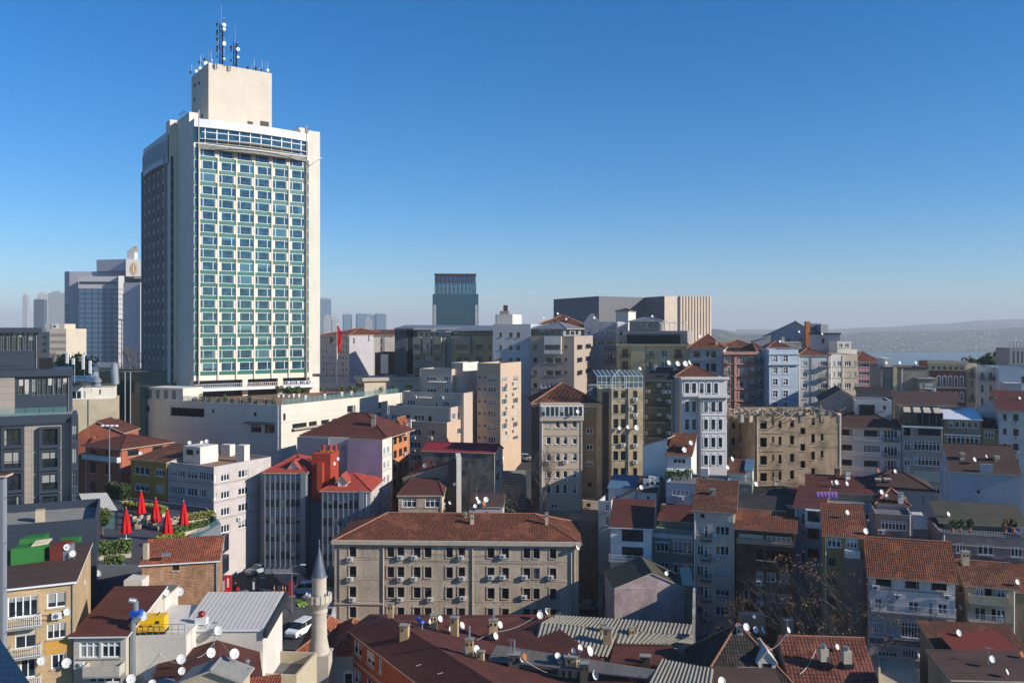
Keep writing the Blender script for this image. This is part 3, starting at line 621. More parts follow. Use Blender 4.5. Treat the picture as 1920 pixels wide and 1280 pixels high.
# crown: bowed white band, dark glazed restaurant, bowed ledge
def bow(b, u0, u1, z0, z1, o0, out, bulge, m, slope=0, N_=14):
    prev = None
    for k in range(N_+1):
        t = k/N_; u = u0+(u1-u0)*t; o = out+bulge*(1-(2*t-1)**2); p = [a+e*u+n*o0, a+e*u+n*o]; cur = [Vector((p[0].x, p[0].y, z0)), Vector((p[1].x, p[1].y, z0)), Vector((p[1].x, p[1].y, z1)), Vector((p[0].x, p[0].y, z1))]
        if prev: 
            for i in range(4): jj = (i+1) % 4; b.poly([prev[i], cur[i], cur[jj], prev[jj]], m)
        else: b.poly(cur, m)
        prev = cur
    b.poly(prev[::-1], m)
zt = HT.z1; crown = MB(); bow(crown, 0, uR+.6, zt-2.0, zt+.05, -.5, .5, 1.6, G('white_metal')); crown.build('crown_band', tr)
ld = MB(); bow(ld, uL-.2, uR+.1, zb+18*fh-.6, zb+18*fh+.9, -.3, .5, 2.2, G('concrete')); bow(ld, uL-.2, uR+.1, zb+18*fh+.9, zb+18*fh+1.0, -.3, .7, 2.3, G('hotel_cream')); ld.build('ledge', tr)
gl = MB(); bow(gl, .1, uR+.6, zb+18*fh+1.0, zt-2.0, -.3, .15, 1.1, G('glass_hotel')); gl.build('restaurant_glazing', tr)
mu = MB()
for k in range(10):
    t = (k+.5)/10; u = uL+(uR-uL)*t; o = .2+1.1*(1-(2*t-1)**2); hbox(mu, u-.1, u+.1, zb+18*fh+1.0, zt-2.0, o-.1, o+.12, G('white_frame'))
bow(mu, uL, uR, zt-3.1, zt-2.95, -.2, .3, 1.2, G('white_frame')); bow(mu, uL, uR, zb+18*fh+1.9, zb+18*fh+2.0, -.2, 1.0, 2.2, G('white_frame')); mu.build('mullion', tr)
rl = MB(); hbox(rl, uL-2, uR+3.5, zb+18*fh+.2, zb+18*fh+.35, 3.0, 3.12, G('white_metal'))
for k in range(9): hbox(rl, uL-1+k*4, uL-.9+k*4, zb+18*fh+.1, zb+18*fh+.2, .4, 3.1, G('grey_frame'))
rl.build('cleaning_rail', tr); HT.finish()
# rear slab, side wings
ZT = Zp(208, 212)
h2 = Bld('x', None, root=tr, A=(A0+tb*16-te*1.9)[:2], Wd=37, yaw=YT, z1=zt, base=46, L=30, wall='tower_cream'); a2, e2, n2, w2_ = h2.fr('L')
flat('painted_grey_shade', '#8d8f90', .8); b = MB(); pr = MB()  # grey tone paints shade into the piers and fins of the left face
for j in range(20):
    z0 = zb+(j-1)*fh
    for i in range(5):
        u0 = 2.2+i*5.3; p = a2+e2*u0; p.z = z0+.9; b.box(p+n2*.01, e2*4.3, n2*.07, (0, 0, fh-1), G('glass_hotel')); b.box(p+n2*.081+e2*(1.0 if j % 2 else 2.6), e2*.12, n2*.06, (0, 0, fh-1), G('white_frame'))
        p = a2+e2*(u0-1.4 if j % 2 else u0-1.0)+n2*.01; p.z = z0+.9; pr.box(p, e2*.7, n2*.4, (0, 0, fh-1.1), G('painted_grey_shade'))
tag(b.build('window', tr), None, None, kind='stuff'); tag(pr.build('pier', tr), None, None, kind='stuff')
for k in range(6):
    f_ = MB(); p = a2+e2*(1.0+k*5.3)+n2*.01; p.z = 47; f_.box(p-e2*.15, e2*.3, n2*.8, (0, 0, zb+18*fh-47), G('painted_grey_shade')); f_.build('fin', tr)
# window strip on the short front face of the rear slab
af, ef, nf, wf = h2.fr('F'); b = MB()
for j in range(19):
    z0 = zb+(j-1)*fh
    for (m, zz, hh, o) in (('spandrel_green', 0, .9, .1), ('glass_hotel', .95, 2.2, .05)): p = af+ef*.25+nf*.005; p.z = z0+zz; b.box(p, ef*.75, nf*o, (0, 0, hh), G(m))
    p = af+ef*.1+nf*.005; p.z = z0; b.box(p, ef*.12, nf*.2, (0, 0, fh-.01), G('white_frame'))
b.build('strip_window', tr)
p = af+ef*1.15+nf*.005; b = MB(); p.z = 47; b.box(p, ef*.7, nf*.35, (0, 0, zt-47), G('hotel_cream'))
for j in range(19): q = af+ef*1.85+nf*.36; q.z = zb+(j-1)*fh; 
b.build('corner_pier', tr); h2.finish()
flat('crown_grey', '#b4bac2', .6)
b = MB(); pv = None
for k in range(13):
    t = k/12; u = 1+28.5*t; o = .3+1.0*(1-(2*t-1)**2); c0 = a2+e2*u+n2*(-.5); c1 = a2+e2*u+n2*o
    cur = [Vector((c0.x, c0.y, zt-8.5)), Vector((c1.x, c1.y, zt-8.5)), Vector((c1.x, c1.y, zt-1.2)), Vector((c0.x, c0.y, zt-1.2))]
    if pv:
        for i in range(4): jj = (i+1) % 4; b.poly([pv[i], cur[i], cur[jj], pv[jj]], G('crown_grey'))
    pv = cur
for k in range(30): t = (k+.5)/30; u = 1+28.5*t; o = .25+1.0*(1-(2*t-1)**2); p = a2+e2*u+n2*o; p.z = zt-7; b.box(p, e2*.12, n2*.3, (0, 0, 4.5), G('crown_grey'))
b.build('louvred_crown', tr)
# corner piers that rise above the roof
for (A_, Wd_, L_, zz) in (((A0+tb*4-te*.02)[:2], 2.2, 11.7, ZT+.6), ((A0+te*30.0+tb*.3)[:2], 3.3, 9, zt+1.2), ((A0+te*27.8+tb*1.2)[:2], 1.6, 4, zt+1.9), ((A0+tb*16.3-te*1.7)[:2], 3, 4, ZT+.9)):
    q = Bld('x', None, root=tr, A=A_, Wd=Wd_, yaw=YT, z1=zz, base=zt-6, L=L_, wall='tower_cream'); q.finish()
for k in range(10):
    b = MB(); p = A0+tb*(5+k*1.1)-te*.5 if k < 5 else A0+te*(28+(k-5)*.8)+tb*(1+k*.2); p.z = (ZT+.6 if k < 5 else zt+2.0); b.box(p, te*-.8+Vector((0, 0, .2)), tb*.12, (0, 0, .12), G('iron')); b.build('roof_bracket', tr)
# blank block on top
plaster('block_cream', '#ddd6cd', .12, .15, .1)
X = Bld('x', None, root=tr, a=(391, 224), bx=509.6, yaw=YT, top=117, base=zt-3, side=359.2, wall='block_cream'); 
X.blk('F', X.u('F', 464), X.u('F', 474), zt-1, X.z('F', 469, 228), .08, 'brown_frame', 'louvre'); X.blk('F', X.u('F', 488), X.u('F', 504), zt-1.2, X.z('F', 496, 228), .08, 'brown_frame', 'louvre')
for (x, y) in ((365.5, 161), (373, 157), (364.5, 187), (379, 218)): X.blk('L', X.u('L', x)-.7, X.u('L', x)+.9, X.z('L', x, y+3), X.z('L', x, y-3), .06, 'dark_frame', 'vent')
X.finish()
# lower storeys: recessed glazed level, columns, balcony
bs = Bld('x', None, root=tr, A=(A0+tb*2.5+te*1)[:2], Wd=30, yaw=YT, z1=48.02, base=42, L=30, wall='dark_metal'); bs.finish()
sf = MB(); hbox(sf, .02, 31, zb-1.3, zb-.004, -2, .1, G('hotel_cream')); sf.build('soffit', tr)
for u, u1 in ((12.2, 13.5), (21.5, 22.8), (30.2, 33)): cl = MB(); hbox(cl, u, u1, 42.5, zb-1.3, -.9 if u < 30 else -4, .1, G('hotel_cream')); cl.build('column', tr)
b = MB(); hbox(b, -.5, 31.5, 44.6, 45.3, -2.4, 2.6, G('white_metal')); bo = b.build('balcony', tr); b = MB()
for k in range(60): u = -.4+k*.535; hbox(b, u, u+.07, 45.3, 46.3, 2.4, 2.47, G('white_metal'))
hbox(b, -.5, 31.5, 46.3, 46.38, 2.38, 2.5, G('white_metal')); b.build('railing', bo)
# the wedge of blank wall under the left notch
q = Bld('x', None, root=tr, A=(A0+tb*3)[:2], Wd=8, yaw=YT, z1=48.05, base=42, L=14, wall='tower_cream'); q.finish()

# podium
panel('podium_cream', '#e0dacd', 6, 4.2, .85, 0, .75, .04)
pp = lambda px, d: (K(px)*d, d)
PODZ = Zp(759.3, 175)
POD = Bld('hotel_podium', 'long blank cream podium with a planted roof terrace under the hotel tower', 'podium', pts=[(-44.7*1.06-.924*38, 175+.383*38), pp(527, 175), (-47.4+.505*40.5, 175+.863*40.5), (-22, 252), (-101, 233)], z1=PODZ, base=15, wall='podium_cream', par=1.5, desc='the hotel podium')
POD.win(0, [(319.5, 383)], [(762.5, 780.5)], 'hole'); POD.win(0, [(260.5, 277)], [(759, 771)], 'hole'); POD.win(0, [(397.5, 401.5)], [(766.5, 774)], 'hole'); POD.win(0, [(475, 481)], [(773, 780)], 'hole'); POD.win(0, [(470.5, 490), (496.5, 515)], [(794.5, 809.5)], 'd2')
for x in (273, 286, 299, 312): POD.win(0, [(x-3, x+3)], [(732, 748)], 'hole')
POD.win(1, [(531, 535.5)], [(775, 788)], 'hole'); POD.win(1, [(548, 575), (579, 594), (602, 617), (623, 637), (645, 661), (664, 677), (686, 696), (704, 716)], [(793, 806.5)], 'd3', 560)
POD.win(1, [(651, 666.5)], [(760, 772)], 'd1'); POD.win(1, [(710, 715)], [(754, 765)], 'hole')
POD.awn(0, 462, 516, 791, 1.5, .2, 'dark_metal'); POD.awn(1, 547, 728, 790.5, .9, .25, 'stone_trim')
POD.finish('felt_terr')
a, e, n, w = POD.fr(0)
b = MB(); p = a+e*.3-n*.3; p.z = PODZ; b.box(p, e*11.5, -n*6, (0, 0, 2.7), G('podium_cream')); b.build('end_block', POD.root)
for k in range(4): b = MB(); q_ = p+e*(1.6+k*2.3)+n*.003; q_.z = PODZ+.3; b.box(q_, e*1.0, n*.04, (0, 0, 1.9), G('grey_frame')); b.build('louvre', POD.root)
# glass railing round the terrace
b = MB(); po = MB()
for f, u0 in ((0, 12), (1, .4)):
    a, e, n, w = POD.fr(f); k = int((w-u0)/1.55)
    for i in range(k): p = a+e*(u0+i*1.55)-n*.12; p.z = PODZ; po.box(p, e*.07, n*.07, (0, 0, 1.25), G('stone_trim')); b.box(p+e*.08+n*.02+Vector((0, 0, .1)), e*1.4, n*.02, (0, 0, 1.05), G('clear_glass'))
po.build('railing_post', POD.root); b.build('glass_railing', POD.root)
# pool strip and pavilion on the terrace
TZ = PODZ-1.5
b = MB(); a, e, n, w = POD.fr(1); p = a+e*2-n*1.2; p.z = TZ+.02; b.box(p, e*20, -n*4, (0, 0, .5), G('stone_trim')); p = a+e*2.2-n*1.4; p.z = TZ+.5; N = NT('pool_water', .05, .7); N.base(lin('#3fa5a5')); b.box(p, e*19.6, -n*3.6, (0, 0, .06), N.m); b.build('pool', POD.root)
PV = Bld('terrace_pavilion', 'long black roofed pavilion on the podium terrace right of the tower', 'pavilion', A=(-37, 214), Wd=26, yaw=22, z1=TZ+4.0, base=TZ, L=9, wall='office_cream'); PV.win('F', [(x, x+13) for x in range(612, 725, 16)], [(716, 731)], 'd2'); PV.roof('flat', 0, .6, 'dark_metal', .9)
for k in range(5): pb = MB(); a, e, n, w = PV.fr('F'); p = a+e*(1+k*6)-n*0; p.z = PV.z1+.95; pb.box(p, e*.2, -n*8, (0, 0, .3), G('grey_frame')); pb.build('roof_rib', PV.root)
PV.finish()
# ---------------------------------------------------------------- back rows of the city
plaster('grey_shade', '#a5a3a6', .2, .25); plaster('beige_brown', '#b3a294', .15, .25); plaster('yellow_beige', '#b5a98c', .2, .3); plaster('lavender', '#b9b9c6', .15, .25)
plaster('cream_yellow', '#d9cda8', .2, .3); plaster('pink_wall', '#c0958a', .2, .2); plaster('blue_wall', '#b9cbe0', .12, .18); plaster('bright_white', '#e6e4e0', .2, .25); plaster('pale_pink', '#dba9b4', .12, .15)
panel('white_panel', '#c3c4cb', 3.2, 2.95, .8, 0, .7, .03); panel('beige_panel', '#b5a698', 2.8, 2.9, .8, 0, .75, .03); panel('slate_wall', '#525e6b', 1.2, .6, .5, 0, .7, .04)
plaster('concrete_wall', '#a09a92', .5, .5, .4); brick('red_brick', '#7a4438', '#6a3a30', '#8f7a70')
B = Bld('corner_apartments', 'shaded blue-grey ornate block right behind the red flag', a=(600, 285), bx=655, yaw=-30, top=628, L=25, wall='lavender')
B.win('F', cs(604, 3, 6.2, 8), rs(634, 6, 11, 7), 'w1'); B.band('F', B.z1-.5, .5, .5); B.roof('hip', 2.2, .3, 'tile'); B.finish()
for k in range(8): 
    pass
B = Bld('apartment_building', 'wide blank pale wall under a low red roof, right of the red flag', a=(655, 290), bx=740, yaw=-4, top=628, L=22, wall='bright_white')
B.win('F', [(689.5, 692), (713.5, 716)], rs(635, 7, 15.3, 4), 'd1'); B.blk('F', B.u('F', 718), B.u('F', 722), B.z0, B.z1, .25, 'grey_shade', 'pilaster'); B.roof('gable', 1.6, .4, 'tile'); B.finish()  # raised grey strip stands in for the shade of a full-height recess
B = Bld('dark_clad_block', 'small dark box building with one pale panel, in front of the blank pale wall', a=(703, 262), bx=741, yaw=-4, top=661, L=14, wall='dark_metal', par=.5)
B.blk('F', B.u('F', 714), B.u('F', 728), Zp(700, 262), Zp(664, 262), .12, 'white_metal', 'panel'); B.finish()
B = Bld('slate_building', 'dark slate clad building with a thin flat roof, left of the brown office', a=(740, 243), bx=763, yaw=-8, top=617, L=30, wall='slate_wall')
q = Bld('x', None, root=B.root, a=(763, 243), bx=776, yaw=8, top=619, L=24, wall='dark_frame'); q.finish()
sl_ = MB(); sl_.slab([P(739, 615, 243), P(775, 615, 240), P(925, 613, 250), P(925, 610, 275), P(760, 609, 275)], .5, G('grey_frame')); sl_.build('flat_roof', B.root); B.finish()
B = Bld('office_building', 'brown-grey office with three box bays under the long thin roof', 'office', a=(775, 226), bx=835, yaw=-18, top=632, L=16, wall='beige_brown', par=.5)
for x0, x1 in ((776, 791), (794, 810), (813, 829)): B.blk('F', B.u('F', x0), B.u('F', x1), B.z('F', 776, 663), B.z('F', 776, 632), .7, 'beige_panel', 'box_bay')
B.win('F', [(778, 790), (796, 808), (815, 828)], rs(667, 9, 22, 5), 'far'); 
for x0, x1 in ((778, 789), (796, 807), (815, 826)): B.blk('F', B.u('F', x0), B.u('F', x1), B.z('F', 776, 655), B.z('F', 776, 645), .74, 'glass_dark', 'bay_window')
q = Bld('x', None, root=B.root, a=(783, 230), bx=835, yaw=-18, top=621, base=B.z1, L=10, wall='grey_shade'); q.win('F', cs(786, 7, 10, 4), [(623, 630)], 'far'); q.finish(); B.finish()
B = Bld('office_building', 'olive-beige office with a glazed top floor, left of the tall white panelled block', 'office', a=(846, 222), bx=925, yaw=-18, top=630, L=16, wall='yellow_beige', par=.3)
B.blk('F', B.u('F', 853), B.u('F', 883), B.z('F', 853, 663), B.z('F', 853, 631), .7, 'beige_panel', 'box_bay'); B.blk('F', B.u('F', 856), B.u('F', 880), B.z('F', 853, 655), B.z('F', 853, 646), .74, 'glass_dark', 'bay_window')
B.win('F', [(892, 905), (917, 921)], rs(646, 9, 22.5, 4), 'd2'); B.win('F', [(856, 867), (870, 881)], rs(670, 9, 22, 3), 'd2')
q = Bld('x', None, root=B.root, a=(848, 224), bx=926, yaw=-18, top=620, base=B.z1, L=12, wall='grey_shade'); q.win('F', cs(850, 9, 10.6, 7), [(621.5, 629)], 'gr'); q.roof('shed', .8, 1.2, 'grey_frame'); q.finish()
q = Bld('x', None, root=B.root, a=(833, 224), bx=846, yaw=-18, top=622, L=12, wall='grey_shade'); q.finish(); B.finish()
B = Bld('panelled_tower_block', 'tall grey-white panelled block with small square windows and a white roof box', a=(924, 206), bx=995, yaw=-13, top=607.5, L=17, wall='white_panel', desc='the tall panelled block')
B.win('F', [(936, 941), (954.5, 961), (968.5, 975)], rs(623.5, 8.5, 23.6, 10), 'd1')
q = Bld('x', None, root=B.root, b=(961, 208), ax=928.5, yaw=-14, top=589, base=B.z1, side=978, wall='bright_white'); q.finish()
q2 = Bld('x', None, root=B.root, a=(937, 212), bx=954, yaw=-10, top=583, base=q.z1, L=2, wall='concrete_wall'); q2.finish()
for x in (946, 950): t_ = MB(); t_.tube(P(x, 584, 213), P(x, 572, 213), .3, .3, G('brown_frame')); t_.build('flue', B.root)
B.finish()
B = Bld('beige_office', 'beige corner office with a glazed penthouse and a bright sunlit side', 'office', b=(1076.5, 200), ax=995, yaw=-16, top=630, side=1111.5, wall='beige_panel', par=.3, desc='the beige corner office')
B.blk('F', B.u('F', 1021), B.u('F', 1053), B.z('F', 1021, 663), B.z('F', 1021, 630), .6, 'bright_white', 'box_bay'); B.blk('F', B.u('F', 1023), B.u('F', 1051), B.z('F', 1021, 655), B.z('F', 1021, 646), .64, 'glass_dark', 'bay_window')
B.win('F', [(1000, 1007)], rs(646, 9, 24, 4), 'd1'); B.win('F', [(1024, 1037), (1040, 1052)], rs(671, 9, 23.5, 2), 'd2'); B.win('F', [(1014, 1070)], [(717, 728)], 'w7'); B.win('F', [(1058, 1064)], rs(647, 6, 24, 3), 'd1')
B.win('R', [(1082, 1092), (1098, 1108)], rs(646, 9, 24, 3), 'd2')
q = Bld('x', None, root=B.root, b=(1058, 202), ax=998, yaw=-20, top=615, base=B.z1, side=1089, wall='grey_shade'); q.win('F', cs(1000, 9, 11, 5), [(617, 628)], 'gr'); q.win('R', cs(1061, 7, 9, 3), [(617, 628)], 'gr'); q.roof('hip', 1.5, .8, 'grey_frame'); q.finish(); B.finish()
B = Bld('lavender_apartments', 'lavender-grey apartment block with a rounded gable, behind the beige corner office', a=(1095, 228), bx=1158, yaw=-14, top=603, L=16, wall='lavender', par=.5)
B.win('F', [(1112, 1116), (1138, 1149)], rs(662, 13, 23, 5), 'w2'); B.win('F', [(1100, 1108), (1120, 1133), (1137, 1150)], rs(617, 10, 20, 2), 'w2'); B.bal('F', 1134, 1153, 655); B.bal('F', 1134, 1153, 679); B.band('F', B.z('F', 1100, 634), .5, .6, 'lavender')
g = MB(); a, e, n, w = B.fr('F'); u0, u1 = B.u('F', 1097), B.u('F', 1122); prof = [a+e*(u0+(u1-u0)*t/10)+Vector((0, 0, B.z1+2.2*math.sin(math.pi*t/10)-.0)) for t in range(11)]
for p, q in zip(prof, prof[1:]): g.poly([Vector((p.x, p.y, B.z1)), Vector((q.x, q.y, B.z1)), q, p], G('lavender')); g.poly([p, q, q-n*.4, p-n*.4], G('lavender'))
g.build('gable', B.root)
q = Bld('x', None, root=B.root, a=(1158, 224), bx=1175, yaw=5, top=605, L=12, wall='bright_white'); q.win('F', [(1162, 1168)], rs(617, 12, 24, 3), 'w1'); q.finish(); B.finish()
B = Bld('rooftop_house', 'white box shaped rooftop storey above the lavender block, before the windowless hall', 'rooftop house', b=(1178, 262), ax=1154.5, yaw=-20, top=583, base=30, side=1192, wall='bright_white'); B.roof('hip', .8, .3, 'felt_dark'); B.finish()
B = Bld('old_house', 'low house with a red hipped roof just behind the beige penthouse', 'house', a=(1003, 236), bx=1094, yaw=-10, top=611, L=16, wall='cream'); B.roof('hip', 3.0, .5, 'tile'); B.finish()
B = Bld('cream_apartments', 'cream-yellow apartment block with a black glazed roof terrace', a=(1158, 213), bx=1291, yaw=-18, top=646, L=16, wall='cream_yellow', par=.4, desc='the cream-yellow block')
B.win('F', [(1192, 1202)], rs(656, 11, 22.5, 4), 'w2'); B.win('F', [(1216, 1226), (1240, 1251)], rs(655, 14, 22.5, 4), 'w2'); B.win('F', [(1166, 1178), (1266, 1278)], rs(654, 15, 22.5, 4), 'b2')
for y in (671, 694): B.bal('F', 1164, 1180, y); B.bal('F', 1213, 1229, y); B.bal('F', 1264, 1280, y)
B.blk('F', B.u('F', 1184), B.u('F', 1209), B.z0+2, B.z1+.2, .5, 'cream_yellow', 'bay'); B.band('F', B.z1-.3, .5, .6, 'cream_yellow', .3)
q = Bld('x', None, root=B.root, a=(1168, 217), bx=1289, yaw=-18, top=620, base=B.z1, L=11, wall='grey_shade', par=.3); q.blk('F', q.u('F', 1177), q.u('F', 1276), q.z0+.1, q.z0+2.6, .8, 'dark_frame', 'glazed_terrace'); q.awn('F', 1176, 1277, 626, 1.8, .4, 'dark_metal'); q.finish()
q2 = Bld('x', None, root=B.root, a=(1180, 221), bx=1240, yaw=-18, top=603, base=q.z1, L=7, wall='concrete_wall'); q2.win('F', cs(1184, 9, 13, 4), [(606, 616)], 'w2'); q2.roof('hip', 1.0, .3, 'grey_frame'); q2.finish()
pg = MB(); a, e, n, w = q.fr('F')
for i in range(6): p = a+e*(9+i*1.3)-n*1; p.z = q.z1; pg.box(p, e*.1, n*.1, (0, 0, 2.1), G('white_metal')); pg.box(p+Vector((0, 0, 2.1)), e*.1, -n*4, (0, 0, .12), G('white_metal'))
p = a+e*9-n*.9; p.z = q.z1+2; pg.box(p, e*6.6, n*.1, (0, 0, .14), G('white_metal')); pg.build('pergola', B.root); B.finish()
B = Bld('grey_apartments', 'pale grey block with a red hipped roof, left of the pink block', a=(1291, 206), bx=1356, yaw=-17, top=651, L=13, wall='lavender')
B.win('F', [(1300, 1312), (1324, 1330), (1333, 1343)], [(658.5, 669), (681, 696), (704, 718)], 'd2'); B.band('F', B.z('F', 1300, 676), .35, .5, 'lavender')
B.roof('hip', 3.0, .5, 'tile'); B.finish()
B = Bld('pink_apartments', 'salmon pink apartment block with dark balconies beside the pale blue one', a=(1356, 203), bx=1419, yaw=4, top=661, L=13, wall='pink_wall', par=.3)
R4 = [(666, 679), (689, 702), (712, 726), (735, 748), (758, 770)]
B.win('F', [(1381, 1384), (1386.5, 1396), (1398.5, 1401.5)], R4, 'pk'); B.win('F', [(1361, 1369), (1406, 1414.5)], R4, 'pk')
for y in (681, 704, 728, 750): B.bal('F', 1359, 1372, y); B.bal('F', 1404, 1417, y); B.band('F', B.z('F', 1385, y+2), .25, .45, 'pink_trim', 0, B.u('F', 1377), B.u('F', 1404))
B.blk('F', B.u('F', 1376), B.u('F', 1380.3), B.z0, B.z1, .35, 'pink_wall', 'pilaster'); B.blk('F', B.u('F', 1402), B.u('F', 1404.6), B.z0, B.z1, .35, 'pink_wall', 'pilaster'); B.band('F', B.z1-.4, .6, .9, 'pink_wall', .3)
B.finish()
q = Bld('old_house', 'low red hipped roof directly behind the pink block', 'house', a=(1350, 223), bx=1416, yaw=-12, top=650, L=9, wall='pink_wall'); q.roof('hip', 1.6, .4, 'tile'); q.finish()
B = Bld('blue_apartments', 'pale sky-blue apartment block with white framed windows', a=(1441, 201), bx=1497, yaw=6, top=655, L=12, wall='blue_wall', par=.6)
B.win('F', [(1449, 1458), (1468.5, 1477.5)], [(666, 678), (689, 700), (710, 721.5), (732, 744), (754, 766)], 'lb'); B.band('F', B.z('F', 1450, 684), .35, .6, 'blue_wall', .3); B.band('F', B.z1-1.2, .3, .3, 'blue_wall', .2)
q = Bld('x', None, root=B.root, a=(1419, 205), bx=1441, yaw=6, top=657, L=12, wall='blue_wall'); q.win('F', [(1424, 1431)], [(666, 678), (689, 700), (710, 721.5), (732, 744)], 'lb')
for y in (680, 702, 724, 746): q.bal('F', 1421, 1435, y)
q.roof('hip', 1.6, .3, 'tile'); q.finish(); B.finish()
q = Bld('old_house', 'low brown-red roof behind the pale blue block', 'house', a=(1440, 214), bx=1480, yaw=-9, top=651, L=8, wall='white_wall'); q.roof('hip', 1.4, .3, 'tile_brown'); q.finish()
B = Bld('white_apartments', 'white apartment block with stacked curved balconies, right of the pale blue one', a=(1497, 204), bx=1556, yaw=-4, top=666, L=12, wall='white_wall')
rr = [(677, 686), (697, 707), (718, 728), (739, 748), (760, 768)]
B.win('F', [(1505.5, 1514)], rr, 'w2'); B.win('F', [(1538, 1552)], rr, 'w3'); B.roof('hip', 1.4, .3, 'tile')
for y in (688, 709, 730, 751): B.bal('F', 1534, 1555, y)
B.pipe('F', 1521, 668, 768, 'grey_frame'); B.finish()
B = Bld('white_apartments', 'narrow bright sunlit white block beside the curved balconies', a=(1557, 206), bx=1581, yaw=2, top=664, L=11, wall='bright_white', par=.3); B.win('F', [(1562, 1566), (1570, 1577.5)], rr, 'w2'); B.finish()
B = Bld('cream_apartments', 'narrow cream block with glazed balconies, left of the pale pink block', a=(1581, 207), bx=1608, yaw=0, top=664, L=11, wall='cream', par=.3); B.win('F', [(1583.5, 1595.5)], rr, 'w3'); B.win('F', [(1601, 1606)], rr, 'w2'); B.finish()
B = Bld('gabled_house', 'large white gabled house with a rust roof patch and brick chimney on the skyline', 'house', a=(1431, 246), bx=1538, yaw=-19, top=630, L=13, wall='lavender', desc='the large white gabled house')  # lavender wall colour paints shade onto the white front
B.roof('gable', 4.2, .4, 'felt_dark', ridge='v', off=.57); B.win('F', [(1476, 1481), (1498, 1503)], [(634, 640)], 'd1')
q = Bld('x', None, root=B.root, b=(1553, 243), ax=1539, yaw=-10, top=608, base=B.z0, side=1560.5, wall='bright_white', par=.3); q.finish()
q = Bld('x', None, root=B.root, a=(1520, 250), bx=1540, yaw=-10, top=606, base=B.z0, L=7, wall='lavender'); q.finish()
t_ = MB(); t_.cbox(P(1513.5, 650, 236), 1.2, 1.2, 7.0, G('timber_orange')); t_.build('chimney', B.root); B.finish()
B = Bld('terraced_house', 'grey-white house with one rust shutter and sunlit terraces, left of the pale pink block', 'house', b=(1575, 224), ax=1518, yaw=-19, top=625, side=1590, wall='lavender', par=.3, desc='the house with sunlit terraces')
B.win('F', [(1541, 1546)], [(634.5, 644)], 'b2'); B.band('F', B.z1-.2, .35, .3, 'felt_dark', .3)
q = Bld('x', None, root=B.root, a=(1570, 218), bx=1596, yaw=0, top=640, L=6, wall='bright_white', par=.3); q.win('F', [(1573, 1580), (1584, 1592)], [(644, 651)], 'w2'); q.finish()
q = Bld('x', None, root=B.root, a=(1596, 221), bx=1607, yaw=0, top=655, L=6, wall='bright_white', par=.3); q.finish(); B.finish()
B = Bld('rooftop_shed', 'small white rooftop shed with a sloping metal sheet, above the pale blue block', 'rooftop house', a=(1408, 226), bx=1445, yaw=-15, top=640, base=24, L=6, wall='white_wall'); B.roof('shedu', 1.5, .2, 'white_metal'); B.finish()
B = Bld('rooftop_shed', 'white rooftop shed with a slanted white canopy, above the curved balconies', 'rooftop house', a=(1462, 222), bx=1503, yaw=-12, top=641, base=22, L=6, wall='bright_white'); B.roof('shedu', -2.0, .2, 'white_metal'); B.finish()
B = Bld('pale_pink_apartments', 'pale pink apartment block with white windows and a red hipped roof', a=(1600, 258), bx=1652, yaw=-9, top=677, L=14, wall='pale_pink')
B.win('F', [(1610, 1630), (1640.5, 1651)], rs(681, 7, 15.5, 5), 'w4'); B.roof('hip', 2.6, .5, 'tile', ridge='u'); B.finish()
B = Bld('concrete_block', 'bare grey concrete sided block with rooftop boxes, right of the pale pink block', a=(1651, 186), bx=1741, yaw=-12, top=688, L=12, wall='concrete_wall', par=.3, desc='the bare concrete block')
B.blk('F', B.u('F', 1674), B.u('F', 1681), B.z0, B.z1, .3, 'cream_yellow', 'pilaster'); B.pipe('F', 1691, 690, 780); B.band('F', B.z1-.25, .3, .15, 'felt_maroon')
q = Bld('x', None, root=B.root, a=(1724, 182), bx=1755, yaw=-10, top=710, L=6, wall='concrete_wall'); q.win('F', [(1727, 1733), (1735, 1752)], [(718, 728)], 'w3'); q.roof('flat', 0, .3, 'concrete'); q.ac('F', 1750, 731); q.finish()
q = Bld('x', None, root=B.root, b=(1673, 188), ax=1658, yaw=-14, top=672, base=B.z1-.3, side=1682, wall='bright_white'); q.finish()
B.finish()
B = Bld('brick_palace', 'dark brick palace front with pale window surrounds and a cream top storey', a=(1741, 222), bx=1812, yaw=-17, top=679, L=16, wall='red_brick', par=.4, desc='the dark brick palace')
B.win('F', cs(1757.5, 5, 10.8, 5), [(706, 724), (736, 753)], 'ar'); B.blk('F', .02, B.W-.02, B.z('F', 1741, 694), B.z1, .12, 'cream', 'top_storey'); B.band('F', B.z1-.3, .7, .7, 'cream', .3); B.band('F', B.z('F', 1741, 727), .4, .3, 'cream')
for k in range(6):
    for dx in (0, 3.2): u = B.u('F', 1748+k*10.7+dx); B.blk('F', u-.15, u+.2, B.z('F', 1748, 692), B.z('F', 1748, 686.5), .16, 'glass_dark', 'top_window')
B.finish()
B = Bld('cream_apartments', 'cream apartment block with iron balconies, right of the dark brick palace', a=(1812, 220), bx=1832, yaw=-10, top=681, L=14, wall='cream', par=.3); B.win('F', [(1820, 1826)], [(691, 704), (712, 726), (736, 750)], 'c2'); B.bal('F', 1816, 1830, 706); B.bal('F', 1816, 1830, 751); B.finish()
B = Bld('grey_apartments', 'pale grey apartment block with three narrow dark balconies', a=(1832, 217), bx=1873, yaw=-17, top=687.5, L=14, wall='white_wall', par=.3); B.win('F', [(1839.5, 1844), (1855, 1860), (1866, 1870)], [(698, 709), (722, 735), (746, 758)], 'd1')
for x in (1836, 1852, 1863): B.bal('F', x, x+10, 712)
B.finish()
